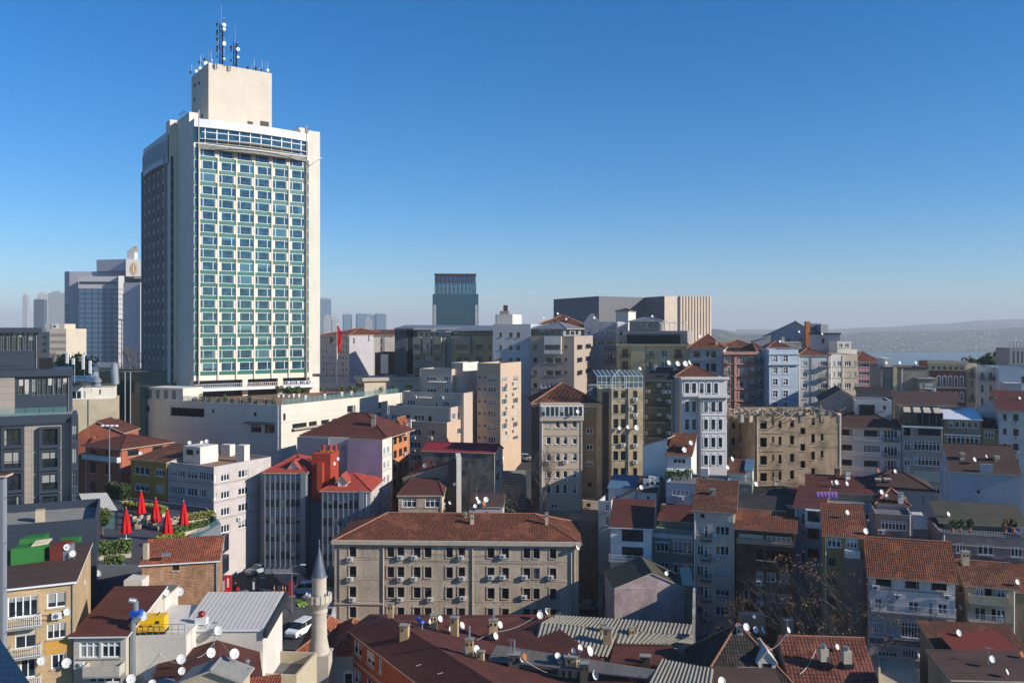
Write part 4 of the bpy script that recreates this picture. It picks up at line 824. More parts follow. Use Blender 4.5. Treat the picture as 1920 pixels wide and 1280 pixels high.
B = Bld('blue_grey_villa', 'pale blue-grey flat roofed villa at the right edge, below the dark trees', a=(1873, 212), bx=1960, yaw=-17, top=689, L=16, wall='blue_wall', par=.5); B.win('F', [(1915, 1925)], [(705, 718)], 'd1')
q = Bld('x', None, root=B.root, a=(1885, 206), bx=1915, yaw=-20, top=718, L=6, wall='lavender'); q.win('F', cs(1890, 5, 8, 3), [(727, 740)], 'w2'); q.finish(); B.finish()
B = Bld('roof_plant_tower', 'grey glazed tower with a railed top at the far right edge', 'tower', a=(1893, 236), bx=1960, yaw=-10, top=652, L=10, wall='grey_shade'); B.win('F', cs(1898, 5, 8, 3), [(658, 682)], 'w1')
rb = MB(); a, e, n, w = B.fr('F')
for k in range(10): p = a+e*k*.9; p.z = B.z1; rb.box(p, e*.08, n*.08, (0, 0, 1.6), G('iron'))
p = a.copy(); p.z = B.z1+1.55; rb.box(p, e*9, n*.08, (0, 0, .08), G('iron')); rb.build('railing', B.root); B.finish()
B = Bld('workshop_sheds', 'dark grey gabled sheds with a white flat annexe, behind the roofless ruin', 'shed', a=(1540, 172), bx=1612, yaw=-17, top=752, L=14, wall='grey_shade'); B.roof('gable', 2.2, .4, 'felt_dark', ridge='v'); 
q = Bld('x', None, root=B.root, a=(1603, 166), bx=1672, yaw=-17, top=750, L=9, wall='white_wall', par=.3); q.blk('F', q.u('F', 1611), q.u('F', 1640), q.z0, q.z('F', 1611, 758), .3, 'dark_frame', 'shutter'); q.win('F', [(1655, 1662)], [(760, 769)], 'w1'); q.finish()
q = Bld('x', None, root=B.root, a=(1612, 180), bx=1675, yaw=-17, top=741, L=8, wall='grey_shade'); q.roof('shed', 1.2, .5, 'felt_dark'); q.finish(); B.finish()
B = Bld('lean_to_house', 'low pale house under a long brown sheet roof, below the dark brick palace', 'house', a=(1690, 168), bx=1800, yaw=-17, top=757, L=9, wall='cream'); B.win('F', cs(1700, 8, 13, 6), [(760, 768)], 'w2'); B.roof('shed', 1.8, .9, 'felt_brown'); B.finish()
# ---------------------------------------------------------------- middle rows
plaster('peach', '#ceb9a6', .12, .2); plaster('peach_grey', '#cabdb4', .12, .2); plaster('worn_beige', '#c9b99c', .55, .7, .5, '#6d6150', .35); plaster('plain_cream', '#cdbfae', .15, .25)
plaster('ochre_wall', '#a3937a', .25, .35); plaster('ornate_white', '#e0e0e6', .12, .15); plaster('ruin_wall', '#bba68e', .7, .8, .7, '#5a4a38', .3); plaster('black_mould', '#77797e', 1.0, 1.3, .5, '#17171a', .5)
plaster('purple_wall', '#b1a2bd', .3, .35); plaster('orange_wall', '#d48a58', .2, .2); plaster('stone_dark', '#5d5a56', .6, .5, .7); plaster('house_grey', '#b5a898', .4, .45, .4)
panel('green_clad', '#12413a', 1.3, 1.4, .25, 0, .5, .03, .7); panel('blue_clad', '#9aa2b0', 1.2, 3.2, .5, .2, .55, .05); plaster('painted_blue_shade', '#8f97a8', .15, .2); plaster('long_beige', '#cfc0ae', .35, .75, .8, '#5f564a', .3)  # the plain blue-grey plaster has shade painted into its colour
plaster('terracotta_wall', '#b36a55', .4, .3, .3); plaster('ochre_yellow', '#b8924a', .15, .2); plaster('office_pale', '#cbc6ca', .2, .3); plaster('concrete_stained', '#c5bba6', .35, .35, .3, '#8f8676')
# peach stepped apartments
B = Bld('peach_apartments', 'stepped peach and pink apartment block with a sunlit right side full of air conditioners', b=(938, 184), ax=895, yaw=-24, top=681, side=977, wall='peach', par=.4, desc='the stepped peach block')
B.win('F', [(915.5, 930)], [(704, 716), (725, 735.5), (748, 759), (770.5, 782), (796, 806.5), (818, 831), (842, 854)], 'w3'); B.win('F', [(897, 901), (907.5, 911)], rs(704, 4.5, 22.6, 7), 'd1')
B.win('R', [(941.5, 951)], [(706, 715), (724, 735), (747, 758), (770, 781), (793, 804), (815, 827)], 'c3'); B.win('R', [(962, 971.5)], [(704, 714), (722, 732), (745, 756), (767, 778), (790, 801), (812, 824)], 'c3')
for y in (719, 739, 762, 785, 808): B.ac('R', 949, y+2); B.ac('R', 961.5, y-1)
B.finish()
pr_ = B.root
def stepb(ax, cx, rx, d, y, wins, rows, rw=(), rrows=(), wl='peach_grey', st='w3', z0=None):
    q = Bld('x', None, root=pr_, b=(cx, d), ax=ax, yaw=-22, top=y, side=rx, wall=wl, par=.7, capm='bright_white', base=z0); q.desc = B
    if wins: q.win('F', wins, rows, st)
    if rw: q.win('R', rw, rrows, 'c3')
    return q
q = stepb(786.5, 847, 871, 188, 692, [(800, 818), (832, 845)], [(703.5, 713.5), (724, 736)]); q.awn('F', 806, 838, 714.5, 1.3, .1, 'white_metal'); q.finish()
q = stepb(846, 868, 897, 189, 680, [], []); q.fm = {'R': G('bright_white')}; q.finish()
q = stepb(754, 869.5, 893, 182, 737, [(763, 778), (829, 842), (847.5, 861)], [(749, 759)]); q.win('F', [(816, 820.5)], [(751, 765)], 'dr'); q.ac('F', 779, 744); q.ac('F', 829, 745); q.awn('F', 787, 811, 744, .9, .1); q.finish()
q = stepb(727.5, 845, 893, 179, 764, [(734, 749), (776, 795.5), (824, 840)], [(776, 787)], [(848, 854), (858, 868), (874, 882)], [(774, 786)]); q.win('F', [(762, 768), (803, 809)], [(778, 789)], 'd1'); q.ac('R', 872, 790); q.finish()
q = stepb(765, 838, 893, 176, 792, [(769, 789), (797, 815)], rs(804, 12, 24, 4), [(857.5, 867.5), (873, 881.5)], [(802, 813), (826, 838), (850, 862)], 'peach'); q.ac('F', 777, 820); q.ac('F', 808, 821); q.ac('F', 777, 845); q.ac('R', 870, 819); q.ac('F', 800, 869); q.finish()
# cream block with the red hipped roof
B = Bld('cream_corner_block', 'cream apartment block with a white glazed top floor and a red-brown hipped roof', a=(1014, 154), bx=1092, yaw=3, top=757, L=11, wall='plain_cream', desc='the cream block with the hipped roof', base=24)
B.win('F', [(1024, 1033), (1041.5, 1050), (1055.5, 1064), (1073, 1082)], [(788, 802), (819, 833), (850, 864)], 'w1'); B.win('F', [(1024, 1033), (1041.5, 1050), (1055.5, 1064), (1073, 1082)], [(883, 896), (908, 925)], 'w1'); B.win('F', [(1033, 1046), (1073, 1082)], [(944, 953)], 'w2')
B.blk('F', -.2, B.W+.2, B.z1-3.0, B.z1-.01, .5, 'plain_cream', 'top_floor')
for i in range(9): B.blk('F', B.W*(i+.04)/9, B.W*(i+.96)/9, B.z1-2.3, B.z1-.3, .62, 'white_frame', 'frame')
for i in range(9): B.blk('F', B.W*(i+.16)/9, B.W*(i+.84)/9, B.z1-2.15, B.z1-.45, .66, 'glass_dark', 'top_window')
for y in (785, 817, 848, 880): B.band('F', B.z('F', 1030, y), .08, .05, 'ochre_wall')
B.ac('F', 1028, 866); B.ac('F', 1060, 865); B.ac('F', 1060, 899)
q = Bld('x', None, root=B.root, a=(996, 158), bx=1015, yaw=-32, top=762, base=24, L=6, wall='stone_dark'); q.finish()
q = Bld('x', None, root=B.root, a=(1092, 159), bx=1121, yaw=-8, top=747, base=24, L=9, wall='ochre_wall'); q.win('F', [(1099, 1112)], [(757, 768), (803, 813), (833, 843.5), (863, 873.5)], 'w2'); q.win('F', [(1102, 1109)], [(903, 913)], 'b2'); q.finish()
q = Bld('x', None, root=B.root, a=(1001, 157.5), bx=1121, yaw=3, z1=B.z1+.02, base=B.z1-1, L=11.5, wall='plain_cream'); q.roof('hip', 3.0, .6, 'tile_brown'); q.finish()
q = Bld('x', None, root=B.root, a=(1101, 166), bx=1119, yaw=-16, top=722, base=B.z1, L=4, wall='grey_shade'); q.win('F', [(1107, 1115)], [(727, 735)], 'd1'); q.finish()
B.finish()
# worn beige block with glass roof
B = Bld('worn_apartments', 'worn beige apartment block with a glass conservatory roof', a=(1145, 155), bx=1206, yaw=3, top=728, L=12, wall='worn_beige', par=.3, desc='the worn beige block', base=20)
rr = [(732, 746), (758, 775), (785, 802), (815, 832), (845.5, 862.5), (877, 892), (908, 922)]
B.win('F', [(1150, 1159), (1164, 1173)], rr, 'd2'); B.win('F', [(1187, 1194.5)], rr, 'd1'); B.blk('F', B.u('F', 1177.5), B.u('F', 1180), B.z0, B.z1, .25, 'stone_trim', 'pilaster'); B.pipe('F', 1178.5, 730, 920)
for (x, y) in ((1191, 748), (1191, 777), (1183, 765), (1191, 834), (1191, 865), (1168, 833), (1155, 893), (1170, 894)): B.ac('F', x, y)
q = Bld('x', None, root=B.root, a=(1120, 158), bx=1145, yaw=-24, top=729, L=10, wall='worn_beige', base=20, par=.3); q.blk('F', q.u('F', 1129), q.u('F', 1142), q.z0, q.z1-.5, .02, 'stone_dark', 'shaft'); q.finish()
cg = MB(); a, e, n, w = B.fr('F'); a = a-e*2.4-n*.4; w += 2.4; zt = B.z1
gm = G('clear_glass')
def gp(u, v, h): p = a+e*u-n*v; return Vector((p.x, p.y, zt+h))
cg.poly([gp(0, 0, .1), gp(w, 0, .1), gp(w, 0, 2.2), gp(0, 0, 2.2)], gm); cg.poly([gp(0, 0, 2.2), gp(w, 0, 2.2), gp(w, 5, 3.1), gp(0, 5, 3.1)], gm); cg.poly([gp(w, 0, .1), gp(w, 5, .1), gp(w, 5, 3.1), gp(w, 0, 2.2)], gm); cg.build('conservatory_glass', B.root)
cf = MB()
for k in range(11): u = w*k/10; cf.tube(gp(u, 0, 0), gp(u, 0, 2.2), .05, .05, G('white_metal'), 4); cf.tube(gp(u, 0, 2.2), gp(u, 5, 3.1), .05, .05, G('white_metal'), 4)
for h in (.1, 1.1, 2.2): cf.tube(gp(0, -.02, h), gp(w, -.02, h), .06, .06, G('white_metal'), 4)
for u in (w*.36, w*.62): pass
cf.tube(gp(w*.33, -.3, 2.0), gp(w*.48, -.3, 3.4), .09, .09, G('white_metal'), 4); cf.tube(gp(w*.48, -.3, 3.4), gp(w*.63, -.3, 2.0), .09, .09, G('white_metal'), 4); cf.tube(gp(w*.33, -.3, 0), gp(w*.33, -.3, 2.0), .08, .08, G('white_metal'), 4); cf.tube(gp(w*.63, -.3, 0), gp(w*.63, -.3, 2.0), .08, .08, G('white_metal'), 4)
cf.build('conservatory_frame', B.root); B.finish()
# green glass clad hotel
B = Bld('green_clad_block', 'dark green glass clad block with a row of balconies and a red-brown roof', a=(1206, 161), bx=1262, yaw=-20, top=713, L=12, wall='green_clad', desc='the dark green clad block', base=20)
B.win('F', [(1213, 1221), (1231, 1240), (1249, 1256)], [(717, 731), (745, 757), (773, 786), (801, 813)], 'gr')
for y in (762, 790, 819): B.bal('F', 1215, 1251, y, 1.0)
for (x, y) in ((1216, 733), (1246, 734), (1254, 734), (1212, 752), (1254, 752), (1212, 781), (1254, 781), (1212, 811), (1254, 811)): B.ac('F', x, y)
B.roof('shed', 1.6, .4, 'felt_dark'); q = Bld('x', None, root=B.root, a=(1231, 167), bx=1262, yaw=-20, top=688, base=B.z1, L=4, wall='dark_metal'); q.finish(); B.finish()
# ornate white mansion
B = Bld('ornate_mansion', 'ornate white mansion with arched dark windows and dentil cornices', a=(1279, 157), bx=1363, yaw=2, top=708, L=13, wall='ornate_white', desc='the ornate white mansion', base=22)
B.win('F', [(1284.5, 1292), (1297.5, 1305)], [(718, 737), (752, 772), (785, 805), (819, 838), (851, 870)], 'ar'); B.win('F', [(1312, 1319), (1325.5, 1332.5), (1339, 1346)], [(718, 737)], 'ar')
B.band('F', B.z1-.3, .45, .5, 'ornate_white', .3); B.band('F', B.z('F', 1285, 743), .5, .6, 'ornate_white', .1, 0, B.u('F', 1310))
q = Bld('x', None, root=B.root, a=(1313, 155.8), bx=1362, yaw=2, top=743, base=22, L=3, wall='ornate_white', par=.4); q.win('F', [(1320, 1327), (1333.5, 1341), (1347, 1354)], [(753, 772), (786, 805), (820, 838), (853, 871)], 'ar'); q.band('F', q.z1-.2, .4, .7, 'ornate_white', .5)
for k in range(12): q.blk('F', q.W*(k+.3)/12, q.W*(k+.6)/12, q.z1-.7, q.z1-.2, .35, 'ornate_white', 'dentil')
for y in (779, 812, 845): q.band('F', q.z('F', 1320, y), .2, .12, 'ornate_white'); B.band('F', B.z('F', 1285, y-2), .2, .12, 'ornate_white')
q.finish()
q = Bld('x', None, root=B.root, a=(1262, 160), bx=1279, yaw=-24, top=710, base=22, L=10, wall='ornate_white'); q.finish()
q = Bld('x', None, root=B.root, a=(1266, 159.5), bx=1344, yaw=-5, z1=B.z1+.05, base=B.z1-.5, L=10, wall='ornate_white'); q.roof('hip', 1.9, .2, 'tile'); q.finish(); B.finish()
# the roofless ruin
B = Bld('roofless_ruin', 'roofless tan ruin with empty black window openings and rubble along its top', 'ruin', a=(1416, 157), bx=1578, yaw=1, top=776, L=14, wall='ruin_wall', par=1.6, base=17, desc='the roofless ruin')
rr = [(789, 803), (820, 838), (853, 870), (886, 902)]
B.win('F', [(1425.5, 1438)], [(788, 804), (820, 838), (854, 871), (886, 902)], 'void'); B.win('F', [(1448, 1451.5)], [(787, 798), (818.5, 830), (852, 864), (884, 895)], 'void'); B.win('F', [(1460, 1465.5)], [(787, 803), (818, 835), (852, 869), (883, 900)], 'void'); B.win('F', [(1481.5, 1489)], [(785, 801), (816, 833), (850, 866), (881, 898)], 'void')
B.win('F', [(1501, 1510)], [(774, 782), (802, 814), (832, 845), (864, 877)], 'void'); B.win('F', [(1521.5, 1528)], [(783, 797), (813, 830), (846, 862), (877, 893)], 'void'); B.win('F', [(1539, 1544)], [(782, 794), (813, 826), (845, 858)], 'void')
for y in (812, 846, 880): B.band('F', B.z('F', 1450, y), .15, .12, 'ruin_wall', 0, B.u('F', 1418), B.u('F', 1470))
B.ac
q = Bld('x', None, root=B.root, a=(1365, 168), bx=1402, yaw=-30, top=781, base=17, L=12, wall='ruin_wall', par=1.2); q.win('F', [(1372, 1378), (1385, 1389), (1394, 1400)], [(790, 803), (820, 834), (853, 866), (886, 897)], 'void'); 
for y in (836, 870): q.bal('F', 1388, 1401, y, 1.0, solid='ruin_wall', h=.7)
q.finish(); q = Bld('x', None, root=B.root, a=(1402, 163), bx=1417, yaw=-22, top=778, base=17, L=12, wall='ruin_wall', par=1.2); q.finish()
rd = random.Random(3); a, e, n, w = B.fr('F'); rbm = MB(); bk = -n
for k in range(420):
    u = rd.uniform(-5, w); v = rd.uniform(0, 13.6) if k % 3 else rd.uniform(-.05, .4); p = a+e*u+bk*v; p.z = B.z1-1.5 if k % 3 else B.z1-.15; s_ = rd.uniform(.2, .9)
    if rd.random() < .35: d_ = Vector((rd.uniform(-1, 1), rd.uniform(-1, 1), rd.uniform(-.1, .35))); rbm.tube(p+Vector((0, 0, .7)), p+Vector((0, 0, .8))+d_*rd.uniform(1, 2.6), .09, .07, G(rd.choice(['wood', 'stone_trim', 'stone_trim'])), 4)
    else: rbm.cbox(p, s_, s_*rd.uniform(.4, 1), rd.uniform(.1, .5)+(1.1 if k % 3 else 0), G(rd.choice(['ruin_wall', 'stone_trim', 'concrete'])), rd.uniform(0, 3))
tag(rbm.build('rubble', B.root), None, None, kind='stuff'); B.finish()
# right: shaded flats
plaster('flat_white', '#ccd1da', .3, .3, .3); plaster('flat_grey', '#b0aca8', .3, .35); plaster('flat_taupe', '#8f867c', .3, .4); plaster('flat_ochre', '#a89c74', .3, .4); plaster('blank_shade_blue', '#a3b0c6', .18, .2, .4)  # the last plaster is a white wall with blue shade painted in
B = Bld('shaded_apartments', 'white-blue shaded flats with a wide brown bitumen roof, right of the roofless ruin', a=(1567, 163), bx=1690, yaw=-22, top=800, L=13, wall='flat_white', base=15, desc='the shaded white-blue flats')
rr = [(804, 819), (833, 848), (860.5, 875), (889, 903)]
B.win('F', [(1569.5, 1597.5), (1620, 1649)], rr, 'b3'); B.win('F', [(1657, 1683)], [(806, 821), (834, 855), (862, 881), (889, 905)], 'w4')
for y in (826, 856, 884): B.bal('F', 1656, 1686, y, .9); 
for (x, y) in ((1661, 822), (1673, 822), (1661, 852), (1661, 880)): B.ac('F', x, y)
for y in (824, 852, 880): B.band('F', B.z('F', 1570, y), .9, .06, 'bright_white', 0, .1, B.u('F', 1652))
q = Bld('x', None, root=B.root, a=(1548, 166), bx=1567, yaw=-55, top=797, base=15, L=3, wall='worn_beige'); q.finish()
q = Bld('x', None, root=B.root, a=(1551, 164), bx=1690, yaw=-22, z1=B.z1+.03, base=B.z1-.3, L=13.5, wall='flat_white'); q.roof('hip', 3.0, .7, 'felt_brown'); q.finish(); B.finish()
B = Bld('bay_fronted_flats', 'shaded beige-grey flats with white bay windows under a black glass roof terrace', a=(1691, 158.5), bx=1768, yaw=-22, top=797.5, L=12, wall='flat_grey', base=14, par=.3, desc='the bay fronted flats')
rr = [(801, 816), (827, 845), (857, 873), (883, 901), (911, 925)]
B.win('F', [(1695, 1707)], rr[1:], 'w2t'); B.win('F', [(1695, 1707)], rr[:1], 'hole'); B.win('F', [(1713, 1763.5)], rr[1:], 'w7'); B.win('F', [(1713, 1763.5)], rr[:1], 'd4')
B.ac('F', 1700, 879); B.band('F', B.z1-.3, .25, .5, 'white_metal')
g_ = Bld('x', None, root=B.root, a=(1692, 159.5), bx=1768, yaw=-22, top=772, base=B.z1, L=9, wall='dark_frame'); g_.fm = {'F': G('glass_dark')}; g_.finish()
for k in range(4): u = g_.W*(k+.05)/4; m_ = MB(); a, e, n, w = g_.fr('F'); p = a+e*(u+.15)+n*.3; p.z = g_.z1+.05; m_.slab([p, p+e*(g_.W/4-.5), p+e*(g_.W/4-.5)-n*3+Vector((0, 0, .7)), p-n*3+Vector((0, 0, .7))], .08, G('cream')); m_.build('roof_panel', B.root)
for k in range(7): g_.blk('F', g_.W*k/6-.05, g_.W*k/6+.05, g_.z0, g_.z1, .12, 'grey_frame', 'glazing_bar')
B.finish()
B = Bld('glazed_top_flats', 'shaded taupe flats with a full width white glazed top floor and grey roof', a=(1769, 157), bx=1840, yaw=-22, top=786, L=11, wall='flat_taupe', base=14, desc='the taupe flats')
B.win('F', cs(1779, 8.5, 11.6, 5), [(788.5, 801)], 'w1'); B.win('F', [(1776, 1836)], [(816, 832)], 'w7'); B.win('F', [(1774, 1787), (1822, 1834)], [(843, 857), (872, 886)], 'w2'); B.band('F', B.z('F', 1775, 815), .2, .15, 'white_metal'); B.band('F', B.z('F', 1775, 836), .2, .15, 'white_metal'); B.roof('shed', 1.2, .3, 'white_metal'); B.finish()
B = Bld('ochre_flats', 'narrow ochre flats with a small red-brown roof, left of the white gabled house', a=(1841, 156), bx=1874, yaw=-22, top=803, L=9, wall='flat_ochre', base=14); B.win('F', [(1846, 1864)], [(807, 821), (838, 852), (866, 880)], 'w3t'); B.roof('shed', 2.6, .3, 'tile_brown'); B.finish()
B = Bld('white_gabled_flats', 'tall white shaded flats with a stepped gable side and maroon dormer roof, right edge', a=(1873, 154), bx=1960, yaw=-23, top=769, L=11, wall='flat_white', base=10, desc='the white gabled flats')
B.win('F', [(1881, 1887.5)], [(776, 787), (803, 814), (831, 841), (858, 869)], 'b2'); B.win('F', [(1899.5, 1910)], [(776, 789), (804, 817), (831.5, 845), (860, 872)], 'b2')
for y in (792, 820, 847, 876): B.ac('F', 1905, y)
B.roof('shed', 2.8, .4, 'felt_maroon'); q = Bld('x', None, root=B.root, a=(1833, 161), bx=1873, yaw=-40, top=765, base=10, L=6, wall='flat_white'); q.roof('gable', 2.0, .1, 'felt_maroon', ridge='v', off=.8); q.finish()
q = Bld('x', None, root=B.root, a=(1862, 162), bx=1880, yaw=-20, top=744, base=B.z1, L=4, wall='felt_maroon'); q.finish()
q = Bld('x', None, root=B.root, a=(1882, 162), bx=1915, yaw=-20, top=747, base=B.z1, L=4, wall='felt_maroon'); q.win('F', [(1884, 1891)], [(752, 758)], 'w1'); q.finish(); B.finish()
# long purple gable and orange neighbour
B = Bld('purple_sided_house', 'blank purple and blue walled house with a wide red-brown hipped roof', a=(651.5, 156), bx=717, yaw=-14, top=823, side=735, wall='purple_wall', base=13, desc='the purple walled house')
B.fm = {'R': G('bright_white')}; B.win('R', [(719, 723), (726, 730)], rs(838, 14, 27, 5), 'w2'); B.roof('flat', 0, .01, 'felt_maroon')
q = Bld('x', None, root=B.root, a=(557, 161), bx=616, yaw=-16, top=819, base=13, L=9, wall='painted_blue_shade'); q.finish()  # left wall: blue tone paints in the shade
q = Bld('x', None, root=B.root, a=(616, 159.5), bx=652, yaw=-12, top=820, base=13, L=9, wall='office_pale'); q.win('F', [(640, 647)], [(834, 847)], 'w2'); q.finish()
q = Bld('x', None, root=B.root, a=(572, 162), bx=722, yaw=-14, z1=B.z1+.25, base=B.z1-.2, L=13, wall='purple_wall'); q.roof('hip', 3.4, .8, 'felt_maroon'); q.finish(); B.finish()
B = Bld('orange_apartments', 'orange apartment block with small tiled dormers, right of the purple walled house', a=(722, 167), bx=737, yaw=-14, top=812, side=767, wall='orange_wall', base=13, desc='the orange block')
B.win('R', [(738, 744), (748, 754), (757, 763)], rs(818, 15, 26, 5), 'd2'); B.ac('R', 757, 850); B.ac('R', 740, 868); B.ac('R', 757, 815); B.roof('hip', 1.8, .3, 'tile_orange')
q = Bld('x', None, root=B.root, a=(738, 170), bx=752, yaw=-14, top=796, base=B.z1-1, L=4, wall='orange_wall'); q.roof('gable', 1.2, .3, 'tile_orange', ridge='v'); q.win('F', [(743, 749)], [(800, 809)], 'b2'); q.finish(); B.finish()
# blue-grey office with red roof
B = Bld('red_roofed_office', 'blue-grey ribbed office block with bright red folded roofs and a red chimney block', 'office', a=(496, 146), bx=574, yaw=-2, top=885.6, L=14, wall='blue_clad', base=15.5, desc='the red roofed office')
rr = [(904, 918.5), (936, 950), (968, 982), (1000.5, 1015), (1033, 1048)]
B.win('F', cs(498, 8.2, 9.55, 7), rr, 'cl')
for i in range(8): u = B.u('F', 497+i*9.55); B.blk('F', u-.07, u+.07, B.z('F', 500, 1062), B.z1, .25, 'galv', 'rib')
B.blk('F', B.u('F', 565), B.u('F', 574), B.z('F', 565, 1068), B.z1+.1, .5, 'galv', 'fin'); B.blk('F', B.u('F', 504), B.u('F', 545), B.z0, B.z('F', 504, 1074), .1, 'grey_frame', 'shutter')
q = Bld('x', None, root=B.root, a=(487, 149), bx=496, yaw=-30, top=886, base=15.5, L=10, wall='painted_blue_shade'); q.finish()
q = Bld('x', None, root=B.root, a=(574, 149), bx=603, yaw=-2, top=886, base=15.5, L=10, wall='painted_blue_shade'); q.finish()
q = Bld('x', None, root=B.root, a=(602, 144), bx=694, yaw=-2, top=920, side=718, base=15.5, wall='blue_clad'); q.fm = {'R': G('office_pale')}
q.win('F', cs(606, 8.3, 9.65, 7), [(938, 953), (971, 986), (1005, 1019), (1038, 1051)], 'cl'); q.win('R', [(701, 703), (708, 710), (713, 715)], [(930, 938), (955, 963)], 'd1')
for i in range(8): u = q.u('F', 605+i*9.65); q.blk('F', u-.07, u+.07, q.z('F', 610, 1062), q.z1, .25, 'galv', 'rib')
q.blk('F', q.u('F', 674), q.u('F', 682), q.z0+2, q.z1+.1, .4, 'galv', 'fin'); q.blk('F', q.u('F', 606), q.u('F', 666), q.z0+.2, q.z('F', 610, 1072), .08, 'glass_dark', 'shop_window'); q.pipe('F', 687, 922, 1060)
q.roof('hip', 1.9, .3, 'felt_red', ridge='u'); q.finish(); Q2 = q
B.roof('hip', 1.9, .3, 'felt_red', ridge='u'); B.finish()
q = Bld('x', None, root=B.root, b=(619.5, 147), ax=584, yaw=-8, top=851, base=B.z1-5, side=635, wall=flat('red_paint', '#9c3824', .75)); q.finish()
q = Bld('x', None, root=B.root, a=(594, 146), bx=604, yaw=-4, top=868, base=B.z1-4, L=6, wall='red_paint'); q.finish()
for (x, y, d) in ((607, 843, 150), (619, 845, 150), (629, 844, 152)):
    c = MB(); c.cbox(P(x, 853, d), 1.0, .9, .9, G('timber_orange')); c.lathe(P(x, 846, d), [(.32, 0), (.32, .9), (.4, .9), (.4, 1.1)], G('red_paint'), 10); c.build('chimney_pot', B.root)
for (q, x0, x1, y0, y1) in ((B, 531, 572, 873, 885), (Q2, 632, 651, 899, 916)):
    dm = Bld('x', None, root=B.root, a=((x0+x1)/2-8, q.c[0].y+1.2), bx=(x0+x1)/2+8, yaw=-2, top=y0+3, base=q.z1, L=3, wall='bright_white'); dm.win('F', [((x0+x1)/2-5, (x0+x1)/2+5)], [(y0+4.5, y1+3)], 'w2'); dm.roof('gable', 1.0, .35, 'felt_red', ridge='v'); dm.finish()
# gray house with maroon roof, ruined house, mouldy wall house
B = Bld('maroon_roofed_house', 'small grey-beige house with a dark red hipped roof and two white windows', 'house', a=(747, 140), bx=829, yaw=1, top=928, side=853, wall='house_grey', base=14, desc='the small house with the dark red roof')
B.win('F', [(754, 781), (797, 824)], [(935, 951), (970, 984)], 'w3t'); B.fm = {'R': G('cream')}; B.win('R', [(832, 835), (840, 843), (846, 849)], [(930, 945), (957, 972)], 'w1'); B.roof('hip', 2.6, .3, 'felt_maroon'); B.finish()
B = Bld('derelict_house', 'derelict grey house with a broken tiled roof edge and one white end wall', 'house', a=(756, 150), bx=842, yaw=-6, top=898, L=5, wall='concrete_wall', base=14, desc='the derelict grey house')
B.roof('shedu', 2.7, .2, 'tile_brown'); q = Bld('x', None, root=B.root, a=(841, 148), bx=856, yaw=-6, top=864, base=14, L=5, wall='stone_dark'); q.finish()
q = Bld('x', None, root=B.root, a=(856, 147), bx=865, yaw=6, top=857, base=14, L=5, wall='bright_white'); q.finish(); B.finish()
B = Bld('mouldy_house', 'house with a black mould stained blank wall and a thin bright crimson roof', 'house', a=(792, 160), bx=927, yaw=-13, top=845, L=6.5, wall='black_mould', base=14, desc='the mould stained house')
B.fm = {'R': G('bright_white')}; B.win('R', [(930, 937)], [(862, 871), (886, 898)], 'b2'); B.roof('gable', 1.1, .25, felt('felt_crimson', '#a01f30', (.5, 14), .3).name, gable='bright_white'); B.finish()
B = Bld('lavender_shed', 'small lavender house with a flat dark roof crowded by dishes', 'house', a=(880, 137), bx=942, yaw=-2, top=951, L=7, wall='lavender', base=14, par=0, desc='the small lavender house'); B.win('F', [(910, 914)], [(959, 964)], 'd1'); B.roof('shed', .8, .2, 'felt_brown'); 
B.finish()
# long beige building
B = Bld('long_beige_building', 'long rough-rendered beige building with stone framed windows and a tiled hipped roof', a=(627, 124), bx=1085, yaw=-2.0, top=1014, L=13, wall='long_beige', base=9, desc='the long beige building')
cols = [(655, 668), (726, 739), (745, 758), (775.5, 788.5), (796, 809), (836.5, 849), (859.5, 872), (914, 927), (941, 954), (981.5, 994), (1000, 1012), (1031, 1043)]
R_ = [(1024, 1043), (1061, 1081), (1099, 1119), (1137, 1157)]
B.win('F', cols, R_, 's2')
for cx, y in ((657, 1047), (751, 1044), (777, 1044), (865, 1044), (943, 1042), (657, 1084), (751, 1084), (777, 1084), (867, 1083), (921, 1081), (943, 1081), (984, 1081), (1033, 1081), (661, 1122), (751, 1122), (807, 1122), (868, 1120), (983, 1118), (661, 1163)): B.ac('F', cx, y)
B.band('F', B.z1-.35, .55, .55, 'stone_trim', .3); B.band('F', B.z('F', 640, 1132), .25, .2, 'stone_trim', 0, 0, B.u('F', 718))
for x in (718.5, 886, 1071, 1077): B.pipe('F', x, 1016, 1180, 'stone_trim', .1)
B.roof('hip', 2.5, .5, 'tile', off=.55)
B.finish()
# pale office, yellow house
B = Bld('pale_office', 'pale grey office block with ribbon windows and a white rooftop penthouse', 'office', b=(401, 141), ax=315, yaw=-29, top=875, side=508, wall='office_pale', base=15, par=.35, desc='the pale office block')
for (y0, y1) in ((884, 900), (917, 933), (950, 965)):
    B.win('F', [(319, 331), (332, 346), (351, 369), (373, 385), (386, 399)], [(y0+2, y1+2)], 'w3', 399)
B.win('R', [(402.5, 406.5), (414.5, 431), (447, 466)], [(888, 903), (921, 936), (953, 968), (985, 1000)], 'w3', 414.5)
for y in (910, 943, 976): B.band('F', B.z('F', 400, y), .15, .1, 'grey_shade'); B.band('R', B.z('R', 402, y), .12, .08, 'grey_shade')
B.ac('R', 447, 972); B.ac('F', 358, 945)
q = Bld('x', None, root=B.root, b=(375.5, 146), ax=343.5, yaw=-27, top=838, base=B.z1-.35, side=409, wall='bright_white'); q.win('F', [(349, 362)], [(842, 852)], 'd2'); q.win('F', [(368, 373)], [(844, 851)], 'd1'); q.finish()
for (x0, x1, d, yt) in ((414, 431, 155, 834), (443, 458, 148, 835)): c = Bld('x', None, root=B.root, b=(x1, d), ax=x0, yaw=-20, top=yt, base=B.z1-.35, L=1.5, wall='bright_white'); c.finish()
B.finish('felt_terr')
